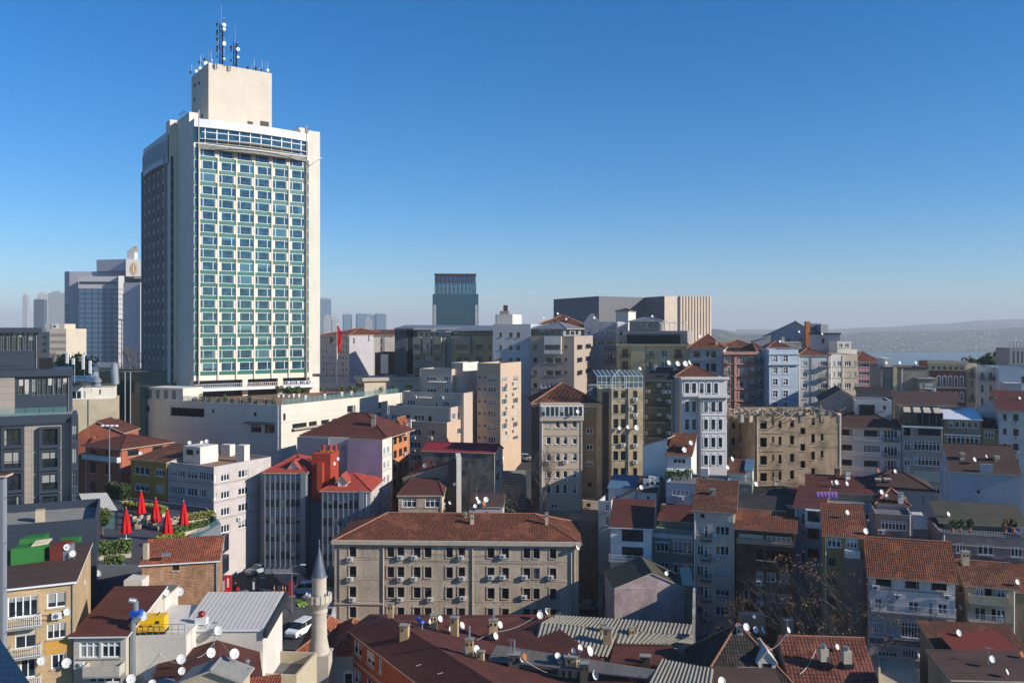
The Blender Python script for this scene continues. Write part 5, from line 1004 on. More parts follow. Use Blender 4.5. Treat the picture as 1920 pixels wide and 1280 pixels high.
B = Bld('yellow_flats', 'ochre yellow flats with ribbon windows behind the closed red parasols', b=(312, 146), ax=245, yaw=-25, top=868, L=10, wall='ochre_yellow', base=15, desc='the yellow flats')
B.win('F', [(252, 280), (291, 308)], [(877, 892), (908, 923), (938, 950)], 'w3', 290); B.roof('shed', 1.6, .2, 'tile_brown'); B.finish()
B = Bld('terracotta_mansion', 'old terracotta red mansion with a white balcony and brown-red sheet roofs', 'house', b=(228, 158), ax=160, yaw=-28, top=841, side=320, wall='terracotta_wall', base=15, desc='the terracotta mansion')
B.win('R', [(239.5, 260), (286, 305)], [(843, 854)], 'd3'); B.win('R', [(286, 305)], [(829, 843)], 'd3'); B.win('F', [(170, 180), (198, 210)], [(845, 853), (869, 889), (905, 925)], 'd2', 200); B.bal('F', 161, 227, 862, .9, solid='white_wall', h=.9); B.roof('hip', 1.6, .6, 'felt_maroon', ridge='v')
q = Bld('x', None, root=B.root, a=(147, 168), bx=232, yaw=4, top=812, base=15, L=8, wall='terracotta_wall'); q.roof('gable', 2.2, .3, 'felt_maroon', ridge='v', off=.42); q.win('F', [(166, 173), (192, 199)], [(812, 821)], 'd1'); q.finish(); B.finish()
B = Bld('concrete_flank_house', 'white topped house with a stained pale concrete flank and teal roof edge', 'house', a=(120, 172), bx=219, yaw=22, top=750, L=10, wall='concrete_stained', base=15, desc='the house with the pale concrete flank')
q = Bld('x', None, root=B.root, a=(110, 172.5), bx=215, yaw=22, top=726, base=B.z1, L=8, wall='bright_white'); q.win('F', [(134.5, 152), (154, 160)], [(733, 748)], 'w2'); q.win('F', [(186, 189)], [(730, 738)], 'd1'); q.roof('flat', 0, .25, 'teal_glass'); q.finish(); B.blk('F', B.u('F', 165.8), B.u('F', 166.8), B.z0, B.z1, .2, 'concrete', 'pilaster'); B.finish()
panel('teal_curtain', '#041c24', 3, 3.4, .2, 0, 1.8, .04, .8)
B = Bld('teal_glass_block', 'dark teal glass block wedged between the podium and the pale concrete flank', b=(262, 186), ax=184, yaw=-12, top=697, L=10, wall='teal_curtain', base=15, par=.3); 
for x in (235, 245): B.pipe('F', x, 697, 810, 'galv', .12)
B.finish()
# modern hotel at the left edge
panel('modern_stone', '#a59c94', 3.5, .9, .7, 0, .6, .03); flat('modern_dark', '#333b47', .45, .5, .1)
B = Bld('modern_apartments', 'modern grey stone block with dark box windows and terraces at the left edge', a=(-60, 108), bx=134, yaw=26, top=783, L=12, wall='modern_stone', base=14, desc='the modern block at the left edge')
B.band('F', B.z1-1.1, 1.1, .5, 'modern_dark', .3)
for j, y0 in enumerate((800, 842, 884, 926)):
    for x0, x1 in ((-52, -8), (3, 46), (74, 114)):
        u0, u1 = B.u('F', x0), B.u('F', x1); z1_ = B.z('F', x0, y0); z0_ = z1_-2.75; b = MB(); a, e, n, w = B.fr('F'); p = a+e*u0+n*.003; p.z = z0_
        m = G('modern_dark'); b.box(p, e*(u1-u0), n*.7, (0, 0, .4), m); b.box(p+Vector((0, 0, 2.5)), e*(u1-u0), n*.7, (0, 0, .25), m); b.box(p+Vector((0, 0, .403)), e*.35, n*.7, (0, 0, 2.09), m); b.box(p+e*(u1-u0-.35)+Vector((0, 0, .403)), e*.35, n*.7, (0, 0, 2.09), m); wb = b.build('box_window', B.root)
        b = MB(); p = p+e*.353+n*.35+Vector((0, 0, .405)); ww = u1-u0-.71; b.poly([p, p+e*ww, p+e*ww+Vector((0, 0, 2.08)), p+Vector((0, 0, 2.08))], G('glass_curtained'), [(0, 0), (1, 0), (1, 1), (0, 1)]); b.build('pane', wb)
        b = MB(); b.box(p+e*(ww/2-.04)+n*.003, e*.08, n*.05, (0, 0, 2.08), G('dark_frame')); b.box(p+n*.003+Vector((0, 0, .7)), e*ww, n*.045, (0, 0, .07), G('dark_frame')); b.build('frame', wb)
q = Bld('x', None, root=B.root, a=(134, 112), bx=147, yaw=28, top=781, base=14, L=10, wall='modern_dark'); q.win('F', [(135.5, 145)], [(797, 826), (840, 868), (882, 911), (924, 937)], 'cl'); q.finish()
q = Bld('x', None, root=B.root, a=(-60, 111), bx=133, yaw=26, top=695, base=B.z1, L=9, wall='modern_dark'); q.win('F', [(34.5, 44), (45.5, 55)], [(711, 739), (754, 782)], 'cl'); q.win('F', [(60, 68.5), (70, 79), (80, 88), (89.5, 98), (99, 107), (108.5, 116), (117.5, 126)], [(709, 741), (750, 781)], 'cl'); q.blk('F', q.u('F', -30), q.u('F', 28), q.z0, q.z('F', 0, 707), .3, 'modern_stone', 'stone_panel'); q.win
q.band('F', q.z1-.9, .9, .5, 'modern_dark', .3); q.finish()
q = Bld('x', None, root=B.root, a=(-60, 114), bx=72, yaw=26, top=614, base=q.z1, L=8, wall='modern_dark'); q.win('F', [(2, 11), (13, 22), (23.5, 32), (33.5, 41.5), (44, 52), (54, 63)], [(621, 657), (665, 694)], 'cl'); q.win('F', [(-50, -38), (-34, -22), (-18, -5)], [(621, 657), (665, 694)], 'cl'); q.band('F', q.z1-.7, .7, .6, 'modern_dark', .4); q.finish()
q3 = Bld('x', None, root=B.root, a=(58, 118), bx=98, yaw=26, top=672, base=45, L=4, wall='dark_frame'); q3.finish()
for (z_, x0, x1, A_) in ((B.z1, -55, 133, B), (q.z0, 0, 130, None)):
    pass
gr = MB(); a, e, n, w = B.fr('F')
for k in range(7): p = a+e*(k*1.6)+n*.3; p.z = B.z1; gr.box(p, e*1.5, n*.03, (0, 0, 1.0), G('clear_glass'))
gr.build('glass_railing', B.root); B.finish()
B = Bld('lower_roof_block', 'low dark clad block with an empty parapet roof in front of the modern block', a=(-40, 96), bx=181, yaw=24, top=989, L=13, wall='modern_dark', base=14, par=1.0, desc='the low dark clad block'); 
q = Bld('x', None, root=B.root, a=(66, 103), bx=83, yaw=24, z1=B.z1+.4, base=B.z1-1, L=1.2, wall='concrete_stained'); q.finish(); B.finish('concrete')
B.band('F', B.z1-3, .1, .01, 'modern_dark')
# terrace building with the parasols
TERZ = 30.5
flat('terrace_deck', '#4b4a50', .7, .3, 0, .3); plaster('modern_side', '#7b828e', .1, .15, .1)
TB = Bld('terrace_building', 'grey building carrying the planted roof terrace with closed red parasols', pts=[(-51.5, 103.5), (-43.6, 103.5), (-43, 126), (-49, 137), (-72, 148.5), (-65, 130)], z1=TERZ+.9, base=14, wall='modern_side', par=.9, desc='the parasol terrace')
a, e, n, w = TB.fr(1)
for j in range(3):
    for i in range(5):
        u = 3+i*4.4; z_ = TERZ-3.2-j*3.1; b = MB(); p = a+e*u+n*.003; p.z = z_; m = G('modern_dark'); b.box(p, e*2.8, n*.9, (0, 0, .2), m); b.box(p+Vector((0, 0, 2.2)), e*2.8, n*.9, (0, 0, .2), m); b.box(p+Vector((0, 0, .2)), e*.2, n*.9, (0, 0, 2), m); b.box(p+e*2.6+Vector((0, 0, .2)), e*.2, n*.9, (0, 0, 2), m); wb = b.build('box_window', TB.root)
        b = MB(); b.box(p+e*.2+Vector((0, 0, .2)), e*2.4, n*.6, (0, 0, 2), G('glass_pane')); b.build('pane', wb)
TB.finish('terrace_deck')
# ---------------------------------------------------------------- near left
plaster('yellow_plaster', '#c6ae8c', .45, .5, .3, '#8d7a63'); plaster('ochre_patch', '#d3a24a', .2, .2); brick('old_brick', '#a87650', '#84583c', '#b8a48c', 1.0, .7); plaster('white_flank', '#e2e0dc', .2, .3); plaster('old_white', '#c9c6bf', .4, .4)
panel('ribbed_white', '#dad6cf', .45, 30, .45, 0, .5, .05); flat('green_sheet', '#2a6b30', .6, .3, 0, .35); flat('rust_brown', '#6b3128', .8, .2, 0, .4); flat('generator_yellow', '#e8b400', .45, .4); flat('blue_plastic', '#1250b0', .4, .5); flat('road_grey', '#3e3f42', .9, .2, 0, .4)
plaster('minaret_stone', '#cdc6bc', .25, .35, .2); flat('lead', '#5d6672', .55, .4, .2, .4); plaster('orange_render', '#a8593f', .25, .3)
B = Bld('yellow_apartments', 'shabby yellow apartment house with white balconies and a flat brown felt roof', pts=[(K(-2)*76, 76), (K(141)*78.6, 78.6), (K(170)*92.5, 92.5), (-55, 89)], z1=Zp(1107, 76.2), wall='yellow_plaster', base=12, desc='the shabby yellow house')
B.fc = dict(zip('FRKL', B.fc.values())); B.holes = {k: [] for k in 'FRKL'}
B.win('F', [(14, 72)], [(1120, 1160)], 'w4', 14); B.win('F', [(88, 124)], [(1112, 1141)], 'w2', 88); B.win('F', [(28, 68)], [(1176, 1217)], 'c2', 28); B.win('F', [(88, 124)], [(1170, 1199)], 'c3', 88); B.win('F', [(38, 67)], [(1237, 1272)], 'c2', 38); B.win('F', [(96, 124)], [(1227, 1254)], 'w2', 96)
B.bal('F', 8, 78, 1171, 1.0, 'white_metal'); B.bal('F', 22, 78, 1226, 1.0, 'white_metal'); B.bal('F', 30, 78, 1284, 1.0, 'white_metal'); B.ac('F', 107, 1152); B.blk('F', B.u('F', 84), B.u('F', 128), B.z('F', 88, 1225), B.z('F', 88, 1203), .03, 'ochre_patch', 'painted_panel')
B.z1_ = B.z1; rb = MB(); rb.slab([Vector((p.x, p.y, B.z1+.22)) for p in [B.c[0]+Vector((-.2, -.45, 0)), B.c[1]+Vector((.3, -.3, 0)), B.c[2]+Vector((.2, .1, 0)), B.c[3]]], .18, G('felt_brown'), G('white_metal')); rb.build('roof', B.root); B.finish()
o = empty('green_shed', (K(50)*86, 86, B.z1), 'bright green sheet covered rooftop shelter on the brown felt roof', 'shelter'); zb_ = PZ(50, 1055, B.z1+.2)
b = MB(); d = zb_.y; p0, p1 = PZ(20, 1060, B.z1+.22), PZ(80, 1052, B.z1+.22); e_ = (p1-p0); bk_ = Vector((-.5, 3.4, 0)); b.box(p0, e_, bk_*.5, (0, 0, 1.6), G('green_sheet')); b.build('cover', o); b = MB(); b.box(p0+bk_*.52+e_*.02, e_*.75, bk_*.5, (0, 0, 2.1), G('green_sheet')); b.build('upper_cover', o)
b = MB(); b.slab([p0+e_*.62+Vector((0, .1, 1.7)), p0+e_*1.1+Vector((0, .4, 1.75)), p0+e_*1.1+Vector((0, 1.2, 2.0)), p0+e_*.62+Vector((0, 1.0, 2.0))], .15, G('stone_trim')); b.build('board', o)
o = empty('stair_housing', PZ(108, 1050, B.z1+.2), 'rust brown patched rooftop stair box with a green strip of matting, beside the green shelter', 'rooftop box'); p0 = PZ(93, 1051, B.z1+.22); p1 = PZ(125, 1049, B.z1+.22); e_ = p1-p0
b = MB(); b.box(p0, e_*.78, (0, 2.2, 0), (0, 0, 1.5), G('rust_brown')); b.build('box', o); b = MB(); b.box(p0+e_*.785, e_*.215, (0, 1.6, 0), (0, 0, 1.3), G('galv')); b.build('door', o); b = MB(); b.box(p0+Vector((-.1, 2.25, 1.2)), e_*1.1, (0, .6, 0), (0, 0, .5), G('green_sheet')); b.build('matting', o)
# maroon roofed house
B = Bld('maroon_roof_house', 'small white house with a plain chocolate maroon sloping roof, right of the yellow house', 'house', a=(138, 78), bx=236, yaw=2, top=1193, L=9.5, wall='old_white', base=12, desc='the house with the chocolate roof')
B.win('F', [(149, 186), (190, 226)], [(1203, 1233)], 'w3t', 150); B.bal('F', 166, 234, 1258, 1.2, solid='old_white', h=.9); B.win('F', [(166, 226)], [(1262, 1280)], 'w4', 166); B.ac('F', 151, 1244); B.roof('shed', 1.6, .35, 'felt_maroon', edge='white_metal'); B.finish()
# white walls and boxes behind the generator
B = Bld('white_stair_tower', 'narrow blank white wall block between the chocolate roof and the old brick house', 'building', a=(232, 91), bx=266, yaw=3, top=1088, L=3, wall='white_flank', base=12); B.finish()
B = Bld('white_box_house', 'whitewashed rooftop box directly below the old brick wall', 'rooftop house', a=(253, 87), bx=309, yaw=3, top=1122, L=4, wall='white_flank', base=12); B.roof('flat', 0, .12, 'felt_grey'); B.finish()
B = Bld('old_brick_house', 'old bare brick house with an orange tiled roof strip and a skylight', 'house', a=(266, 93), bx=408, yaw=13, top=1059, L=5, wall='old_brick', base=12, desc='the old brick house')
B.win('F', [(323, 336)], [(1060, 1069)], 'b2'); B.win('F', [(317, 338)], [(1099, 1112)], 'hole'); B.pipe('F', 406, 1050, 1150, 'galv'); B.roof('shed', 1.5, .3, 'tile_orange', edge='white_metal')
sk = MB(); p = PZ(311, 1041, B.z1+.9); sk.cbox(p, .9, .7, .25, G('galv'), R(13)); sk.build('skylight', B.root); ck = MB(); ck.cbox(PZ(274, 1034, B.z1+1.2)-Vector((0, 0, .8)), .5, .5, 1.7, G('stone_trim')); ck.build('chimney', B.root); B.finish()
# white house carrying the generator
B = Bld('white_workshop', 'white walled workshop with a flat roof terrace carrying a yellow generator', 'house', a=(244, 80), bx=349, yaw=2, top=1192, L=9, wall='white_flank', base=12, par=0, desc='the white workshop'); B.finish()
GEN_Z = B.z1
rl = MB(); a, e, n, w = B.fr('F')
for k in range(9): p = a+e*(.2+k*(w-.4)/8)-n*.15; p.z = B.z1; rl.box(p, e*.04, n*.04, (0, 0, 1.0), G('galv'))
for h in (.5, 1.0): p = a+e*.2-n*.15; p.z = B.z1+h; rl.box(p, e*(w-.4), n*.04, (0, 0, .04), G('galv'))
rl.build('railing', B.root)
g0 = PZ(282, 1184, GEN_Z+.02); o = empty('generator', g0, 'bright yellow generator cabinet on the white workshop roof terrace', 'generator'); b = MB(); b.cbox(g0, 3.0, 1.5, .22, G('iron'), R(6)); b.build('skid', o)
b = MB(); b.cbox(g0+Vector((0, 0, .225)), 2.9, 1.4, 1.35, G('generator_yellow'), R(6)); b.build('cabinet', o)
for (dx, w_, h_) in ((.9, .35, .25), (-.6, .2, .15), (.3, .2, .15)): b = MB(); b.cbox(g0+Vector((dx, -.68+dx*.1, 1.0 if dx > .5 else .7)), w_, .1, h_, G('iron'), R(6)); b.build('vent', o)
b = MB(); b.tube(g0+Vector((.6, 0, 1.57)), g0+Vector((.9, 0, 1.9)), .05, .05, G('iron')); b.build('exhaust', o)
o = empty('duct_pipe', PZ(246, 1268, 26), 'silver exhaust duct with a blue collar climbing the corner of the white workshop', 'duct'); b = MB(); x0 = K(249)*79.0
b.tube((x0, 79.0, 22), (x0, 79.0, Zp(1166, 79)), .27, .27, G('galv'), 12); b.tube((x0, 79.0, Zp(1166, 79)), (x0+.6, 79.2, Zp(1157, 79)), .27, .27, G('galv'), 12); b.build('lower_duct', o, True)
b = MB(); b.cbox((x0+.1, 79.6, Zp(1158, 79)), 1.0, .8, .5, G('blue_plastic')); b.build('collar', o); b = MB(); b.tube((x0-.1, 79.8, Zp(1150, 79)), (x0-.1, 79.8, Zp(1132, 79)), .27, .27, G('galv'), 12); b.tube((x0-.1, 79.8, Zp(1132, 79)), (x0-.6, 79.5, Zp(1128, 79)), .3, .24, G('galv'), 12); b.build('elbow', o, True)
# pale metal roofed workshop
B = Bld('metal_roofed_workshop', 'white house under a broad ribbed pale metal roof with one red ball vent', 'house', a=(343, 83), bx=493, yaw=1, top=1183, L=7.5, wall='white_flank', base=12, desc='the ribbed metal roof')
B.roof('shed', 1.2, .15, 'ribbed_white', edge='white_metal', th=.3); pr_ = MB(); pp0 = B.c[1]; pr_.box((pp0.x+.15, pp0.y-.3, B.z1-.6), (.35, 0, 0), (.02, 8, 1.2), (0, 0, .9), G('dark_metal')); pr_.build('parapet', B.root)
bv = MB(); q = PZ(378, 1163, B.z1+.8); bv.cbox(q-Vector((0, 0, .3)), 1.1, .7, .65, G('white_metal')); bv.lathe(q+Vector((0, 0, .35)), [(.1, 0), (.3, .1), (.36, .3), (.3, .5), (.08, .62)], flat('ball_red', '#7d1616', .4), 14); bv.build('ball_vent', B.root, True); B.finish()
# second maroon roof with dormer in front
B = Bld('patched_roof_house', 'house with a low chocolate felt roof crossed by cables at the bottom left', 'house', pts=[tuple(PZ(262, 1330, 28.6)[:2]), tuple(PZ(500, 1330, 28.6)[:2]), tuple(PZ(487, 1222, 28.6)[:2]), tuple(PZ(300, 1235, 28.6)[:2])], z1=28.6, wall='white_flank', base=12, desc='the low chocolate felt roof')
b = MB(); A_, B_, C_, D_ = [Vector((p.x, p.y, 28.65)) for p in B.c]; m_ = PZ(406, 1199, 29.9); mf = PZ(385, 1330, 29.6)
b.slab([A_, mf, m_, D_], .15, G('felt_maroon'), G('stone_trim')); b.slab([mf, B_, C_, m_], .15, G('felt_maroon'), G('stone_trim')); b.build('roof', B.root)
q = Bld('x', None, root=B.root, a=(342, 69), bx=450, yaw=0, top=1276, base=27, L=2.6, wall='concrete_stained'); q.roof('gable', .8, .3, 'concrete', ridge='v'); q.finish()
fl = MB(); fp = PZ(464, 1262, 28.9); fl.tube(fp, fp+Vector((0, 0, 1.1)), .13, .13, G('galv')); fl.tube(fp+Vector((0, 0, 1.1)), fp+Vector((0, 0, 1.25)), .25, .2, G('galv')); fl.build('flue', B.root); B.finish()
B = Bld('tile_roof_house', 'orange-brown tiled roof cut by the bottom edge, left of the minaret', 'house', pts=[tuple(PZ(380, 1345, 29)[:2]), tuple(PZ(530, 1345, 29)[:2]), tuple(PZ(528, 1300, 29)[:2]), tuple(PZ(400, 1310, 29)[:2])], z1=29, wall='cream', base=12)
b = MB(); A_, B_, C_, D_ = [Vector((p.x, p.y, 29.05)) for p in B.c]; b.slab([A_, B_, PZ(527, 1262, 30.2), PZ(388, 1280, 30.2)], .15, G('tile_orange')); b.slab([B_, C_, PZ(527, 1262, 30.2)], .12, G('tile_orange')); b.build('roof', B.root); B.finish()
B = Bld('courtyard_house', 'pale low house with an open courtyard parapet beside the minaret foot', 'house', a=(480, 84), bx=556, yaw=-6, top=1262, L=6, wall='concrete_stained', base=12, par=1.2, desc='the courtyard house'); B.finish('felt_grey')
# mosque and minaret
B = Bld('mosque_hall', 'small stone mosque hall with orange tiled roofs behind the minaret', 'mosque', a=(612, 98), bx=675, yaw=2, top=1228, L=10, wall='minaret_stone', base=12, desc='the tiled mosque hall'); B.win('F', [(647, 660)], [(1262, 1282)], 'ar'); B.roof('hip', 1.3, .3, 'tile_orange', ridge='v'); 
q = Bld('x', None, root=B.root, a=(560, 99), bx=612, yaw=2, top=1218, L=9, wall='minaret_stone', base=12); q.roof('hip', 1.3, .3, 'tile_orange', ridge='v', off=.7); q.finish(); B.finish()
MD = 94.0; mx = K(598.5)*MD; zz = lambda y: Zp(y, MD); o = empty('minaret', (mx, MD, zz(1330)), 'slim pale stone minaret with a balcony and a pointed grey lead cap', 'minaret'); ms = G('minaret_stone')
b = MB(); b.lathe((mx, MD, 0), [(1.15, zz(1222)), (.86, zz(1196)), (.8, zz(1148)), (.9, zz(1147)), (.9, zz(1143)), (.82, zz(1142)), (.84, zz(1139)), (1.2, zz(1130)), (1.28, zz(1128))], ms, 24); b.build('shaft', o, True)
b = MB(); b.cbox((mx, MD, zz(1360)), 2.6, 2.6, zz(1222)-zz(1360), ms); b.build('base', o)
b = MB(); b.lathe((mx, MD, 0), [(1.3, zz(1128)), (1.36, zz(1126)), (1.36, zz(1113)), (1.25, zz(1113)), (1.25, zz(1127))], ms, 16); b.build('balcony', o)
for k in range(16): t = 2*math.pi*k/16; b = MB(); b.cbox((mx+math.cos(t)*1.36, MD+math.sin(t)*1.36, zz(1126)), .09, .09, zz(1112.5)-zz(1126), ms, t); b.build('balcony_rib', o)
b = MB(); b.lathe((mx, MD, 0), [(.78, zz(1128)), (.78, zz(1083)), (.86, zz(1082)), (.86, zz(1080.5))], ms, 24); b.build('upper_shaft', o, True)
b = MB(); b.lathe((mx, MD, 0), [(.84, zz(1080.5)), (.78, zz(1079.5)), (.06, zz(1026)), (.05, zz(1022)), (.1, zz(1020)), (.05, zz(1018)), (.08, zz(1015.5)), (.02, zz(1010))], G('lead'), 20); b.build('cap', o)
for (dx, dz) in ((-1.25, 1111), (-.9, 1113), (1.2, 1110)): b = MB(); b.cbox((mx+dx, MD-.5, zz(dz+2)), .22, .18, .3, G('white_metal')); b.build('loudspeaker', o)
# street: road, pavements, shop signs
def strip(name, path, w, dz, m, kind='structure', kerb=0):
    b = MB(); pts_ = []
    for (p, q) in zip(path, path[1:]):
        p, q = Vector((*p, 0)), Vector((*q, 0)); n_ = max(1, int((q-p).length/2))
        for i in range(n_): pts_.append(p.lerp(q, i/n_))
    pts_.append(Vector((*path[-1], 0))); rows = []
    for i, p in enumerate(pts_):
        t = (pts_[min(i+1, len(pts_)-1)]-pts_[max(i-1, 0)]).normalized(); s_ = Vector((t.y, -t.x, 0)); r = []
        for k in range(5): q = p+s_*w*(k/4-.5); r.append(Vector((q.x, q.y, ground_z(q.x, q.y)+dz)))
        rows.append(r)
    for r, s_ in zip(rows, rows[1:]):
        for k in range(4): b.poly([r[k], r[k+1], s_[k+1], s_[k]], m)
        if kerb:
            for k in (0, 4): b.poly([s_[k]-Vector((0, 0, kerb)), r[k]-Vector((0, 0, kerb)), r[k], s_[k]], m)
    o = b.build(name); o['kind'] = kind; return o
strip('road', [(-48, 165), (-45, 150), (-40, 137), (-32, 127), (-26, 118), (-26, 108), (-30, 95)], 9, .3, G('road_grey'))
strip('pavement', [(-42, 152), (-36, 141), (-26, 132), (-18, 126)], 4, .45, G('concrete'), kerb=.16)
strip('pavement', [(-47, 130), (-41, 124), (-36, 116), (-34, 108)], 5, .45, G('concrete'), kerb=.16)
strip('road', [(14, 175), (16, 160), (17, 145), (16, 130), (15, 118), (15, 100)], 8, .25, G('road_grey'))
strip('road', [(2, 186), (2, 215)], 6, .3, G('road_grey'))
b = MB()
for k in range(46): b.box((-2.6, 142+k*.95, 14+k*.34-.6), (5.6, 0, 0), (0, 1.0, 0), (0, 0, .6+.0), G('concrete'))
st_ = b.build('staircase'); tag(st_, 'long dim stone staircase climbing between the mould stained house and the cream block', 'staircase')
# ---------------------------------------------------------------- near centre and right
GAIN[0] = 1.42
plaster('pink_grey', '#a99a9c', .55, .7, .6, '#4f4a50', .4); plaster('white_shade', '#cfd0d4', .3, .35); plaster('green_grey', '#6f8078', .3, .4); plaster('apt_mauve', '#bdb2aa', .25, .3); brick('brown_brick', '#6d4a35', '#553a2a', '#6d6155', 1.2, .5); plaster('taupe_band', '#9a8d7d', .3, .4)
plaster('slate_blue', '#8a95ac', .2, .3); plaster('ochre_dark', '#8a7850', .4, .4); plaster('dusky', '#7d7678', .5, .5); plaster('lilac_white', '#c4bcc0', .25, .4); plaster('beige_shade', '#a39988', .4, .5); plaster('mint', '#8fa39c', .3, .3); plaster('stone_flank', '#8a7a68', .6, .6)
felt('blue_sheet', '#4f7f9c', (.6, 8), .3); felt('panel_grey', '#7a746c', (8, .75), .5)
NB = 6; GAIN[0] = 1.0
# big maroon roof and orange-brown building
z0_ = 25.4; V = [PZ(880, 1345, z0_), PZ(1260, 1345, z0_), PZ(1045, 1152, z0_), PZ(693, 1152, z0_), PZ(658, 1178, z0_)]
B = Bld('orange_brown_flats', 'orange-brown apartment block under a vast dark maroon felt roof with yellow chimneys', pts=[tuple(v[:2]) for v in V], z1=z0_, wall='orange_render', base=6, desc='the vast maroon roof')
B.win(4, [(663, 678), (687, 702), (709, 716)], [(1196, 1222), (1248, 1276)], 'w2', 663); B.win(4, [(724, 752), (757, 786)], [(1222, 1256), (1285, 1320)], 'w5', 724)
z_ = B.z(4, 663, 1240); B.band(4, z_, .3, .06, 'taupe_band')
R1, R2 = PZ(735, 1160, 27.2), PZ(975, 1310, 27.2); up = Vector((0, 0, .1)); Vv = [v+up for v in V]; b = MB(); fm = G('felt_maroon'); so_ = (V[0]-V[4]).normalized(); no_ = Vector((so_.y, -so_.x, 0))*.5-Vector((0, 0, .15))
b.slab([Vv[4]+no_, Vv[0]+no_, R2, R1], .15, fm, G('stone_trim')); b.slab([Vv[3], Vv[4]+no_, R1], .15, fm, G('stone_trim'))
R3 = PZ(1010, 1178, 26.5); vl = PZ(905, 1195, 25.6); vl2 = PZ(1080, 1290, 25.6)
b.slab([R1, R2, vl2, vl], .15, fm); b.slab([Vv[3], R1, vl, PZ(1000, 1153, 26.2)], .15, fm); b.slab([vl, vl2, Vv[1]+Vector((0, 0, .6)), PZ(1045, 1175, 26.9)], .15, fm); b.slab([vl, PZ(1045, 1175, 26.9), PZ(1040, 1153, 26.2), PZ(1000, 1153, 26.2)], .15, fm)
b.build('roof', B.root); B.finish()
ps = MB(); q0, q1, q2, q3 = PZ(915, 1236, 26.6), PZ(1226, 1272, 26.9), PZ(1228, 1254, 27.3), PZ(932, 1208, 27.3)
ps.slab([q0, q1, q2, q3], .12, G('panel_grey'), G('galv')); pr0 = empty('sheet_roof', (q0+q2)/2-Vector((0, 0, 1.2)), 'long strip of weathered grey roofing sheets lying across the vast maroon roof', 'roof sheet'); ps.build('sheet', pr0)
ps = MB(); 
for t in (.08, .5, .92): c = (q0.lerp(q1, t)+q3.lerp(q2, t))/2; ps.cbox(c-Vector((0, 0, 1.3)), .5, 1.2, 1.15, G('felt_dark'))
ps.build('support', pr0)
# corrugated roofs (real corrugation)
def corr(q00, q10, q11, q01, pitch, amp, m, name, parent):
    b = MB(); w = (q10-q00).length; n_ = max(4, int(w/pitch)*2); nn = (q10-q00).cross(q01-q00).normalized(); nn = nn if nn.z > 0 else -nn; last = None
    for i in range(n_+1):
        t = i/n_; o_ = nn*(amp if i % 2 else -amp); a_, c_ = q00.lerp(q10, t)+o_, q01.lerp(q11, t)+o_
        if last: b.poly([last[0], a_, c_, last[1]], m)
        last = (a_, c_)
    b.poly([q00-nn*.12, q01-nn*.12, q11-nn*.12, q10-nn*.12], m); return b.build(name, parent)
flat('fibre_cement', '#8f8778', .9, .15, 0, .55)
c0, c1, c2, c3 = PZ(998, 1222, 25.4), PZ(1298, 1212, 25.4), PZ(1300, 1172, 25.4), PZ(1036, 1158, 25.4)
B = Bld('corrugated_roof_house', 'house under a large corrugated fibre cement roof in the bottom centre', 'house', pts=[tuple(v[:2]) for v in (c0, c1, c2, c3)], z1=25.3, wall='old_white', base=6, desc='the large corrugated roof')
rL, rR, rM = PZ(1012, 1167, 27.2), PZ(1292, 1191, 26.6), PZ(1160, 1180, 26.9); fc = G('fibre_cement')
corr(rL, rM, PZ(1170, 1160, 25.9), PZ(1040, 1152, 25.9), .42, .06, fc, 'roof', B.root); corr(rM, rR, PZ(1299, 1170, 25.9), PZ(1170, 1160, 25.9), .42, .06, fc, 'roof', B.root)
corr(PZ(999, 1218, 25.6), PZ(1139, 1231, 25.6), rM, rL, .42, .06, fc, 'roof', B.root); corr(PZ(1153, 1205, 26.1), PZ(1254, 1207, 25.9), rR, rM, .42, .06, fc, 'roof', B.root)
b = MB(); b.slab([PZ(1143, 1240, 25.7), PZ(1300, 1250, 25.5), PZ(1256, 1206, 25.7), PZ(1153, 1203, 25.9)], .15, fm); b.build('lower_roof', B.root)
b = MB(); b.box(PZ(1298, 1250, 20), (.3, 0, 0), tuple(PZ(1300, 1172, 25.4)-PZ(1298, 1250, 25.4)), (0, 0, 6.3), G('old_white')); b.build('parapet', B.root)
B.finish()
B = Bld('near_corrugated_house', 'cream house with a steep corrugated roof cut by the bottom edge', 'house', pts=[tuple(v[:2]) for v in (PZ(1190, 1345, 26), PZ(1322, 1345, 26), PZ(1333, 1270, 26), PZ(1232, 1250, 26))], z1=26, wall='cream', base=6)
corr(PZ(1188, 1330, 26.3), PZ(1325, 1345, 26.3), PZ(1338, 1253, 27.6), PZ(1239, 1234, 27.6), .42, .06, fc, 'roof', B.root); B.finish()
# gable wall in front of the car park
B = Bld('gable_wall_house', 'house with a stained pinkish blank gable wall and dark olive roofing sheets', 'house', a=(1151, 113), bx=1284, yaw=2, top=1104, L=8, wall='pink_grey', base=NB, desc='the stained gable house')
B.roof('gable', 2.0, .15, 'felt_olive', ridge='v', off=.53); 
q = Bld('x', None, root=B.root, a=(1152, 112.6), bx=1232, yaw=2, top=1103, base=NB, L=.35, wall='pink_grey'); q.finish()
q = Bld('x', None, root=B.root, a=(1283, 114), bx=1296, yaw=-7, top=1096, base=NB, L=5, wall='beige_shade'); q.roof('shed', .8, .3, 'stone_trim'); q.finish(); B.finish()
B = Bld('retaining_wall', 'rough stone retaining wall below the grassy strip at the foot of the cream block', 'wall', pts=[(5, 147), (19, 146), (20, 152), (20, 170), (4, 170)], z1=27.2, wall='stone_flank', base=8); B.finish()
B = Bld('garden_shed', 'low white annexe on the grassy strip at the foot of the cream block', 'shed', a=(1090, 156), bx=1122, yaw=-5, top=938, base=26, L=4, wall='plain_cream'); B.win('F', [(1100, 1107)], [(943, 950)], 'd1'); B.finish()
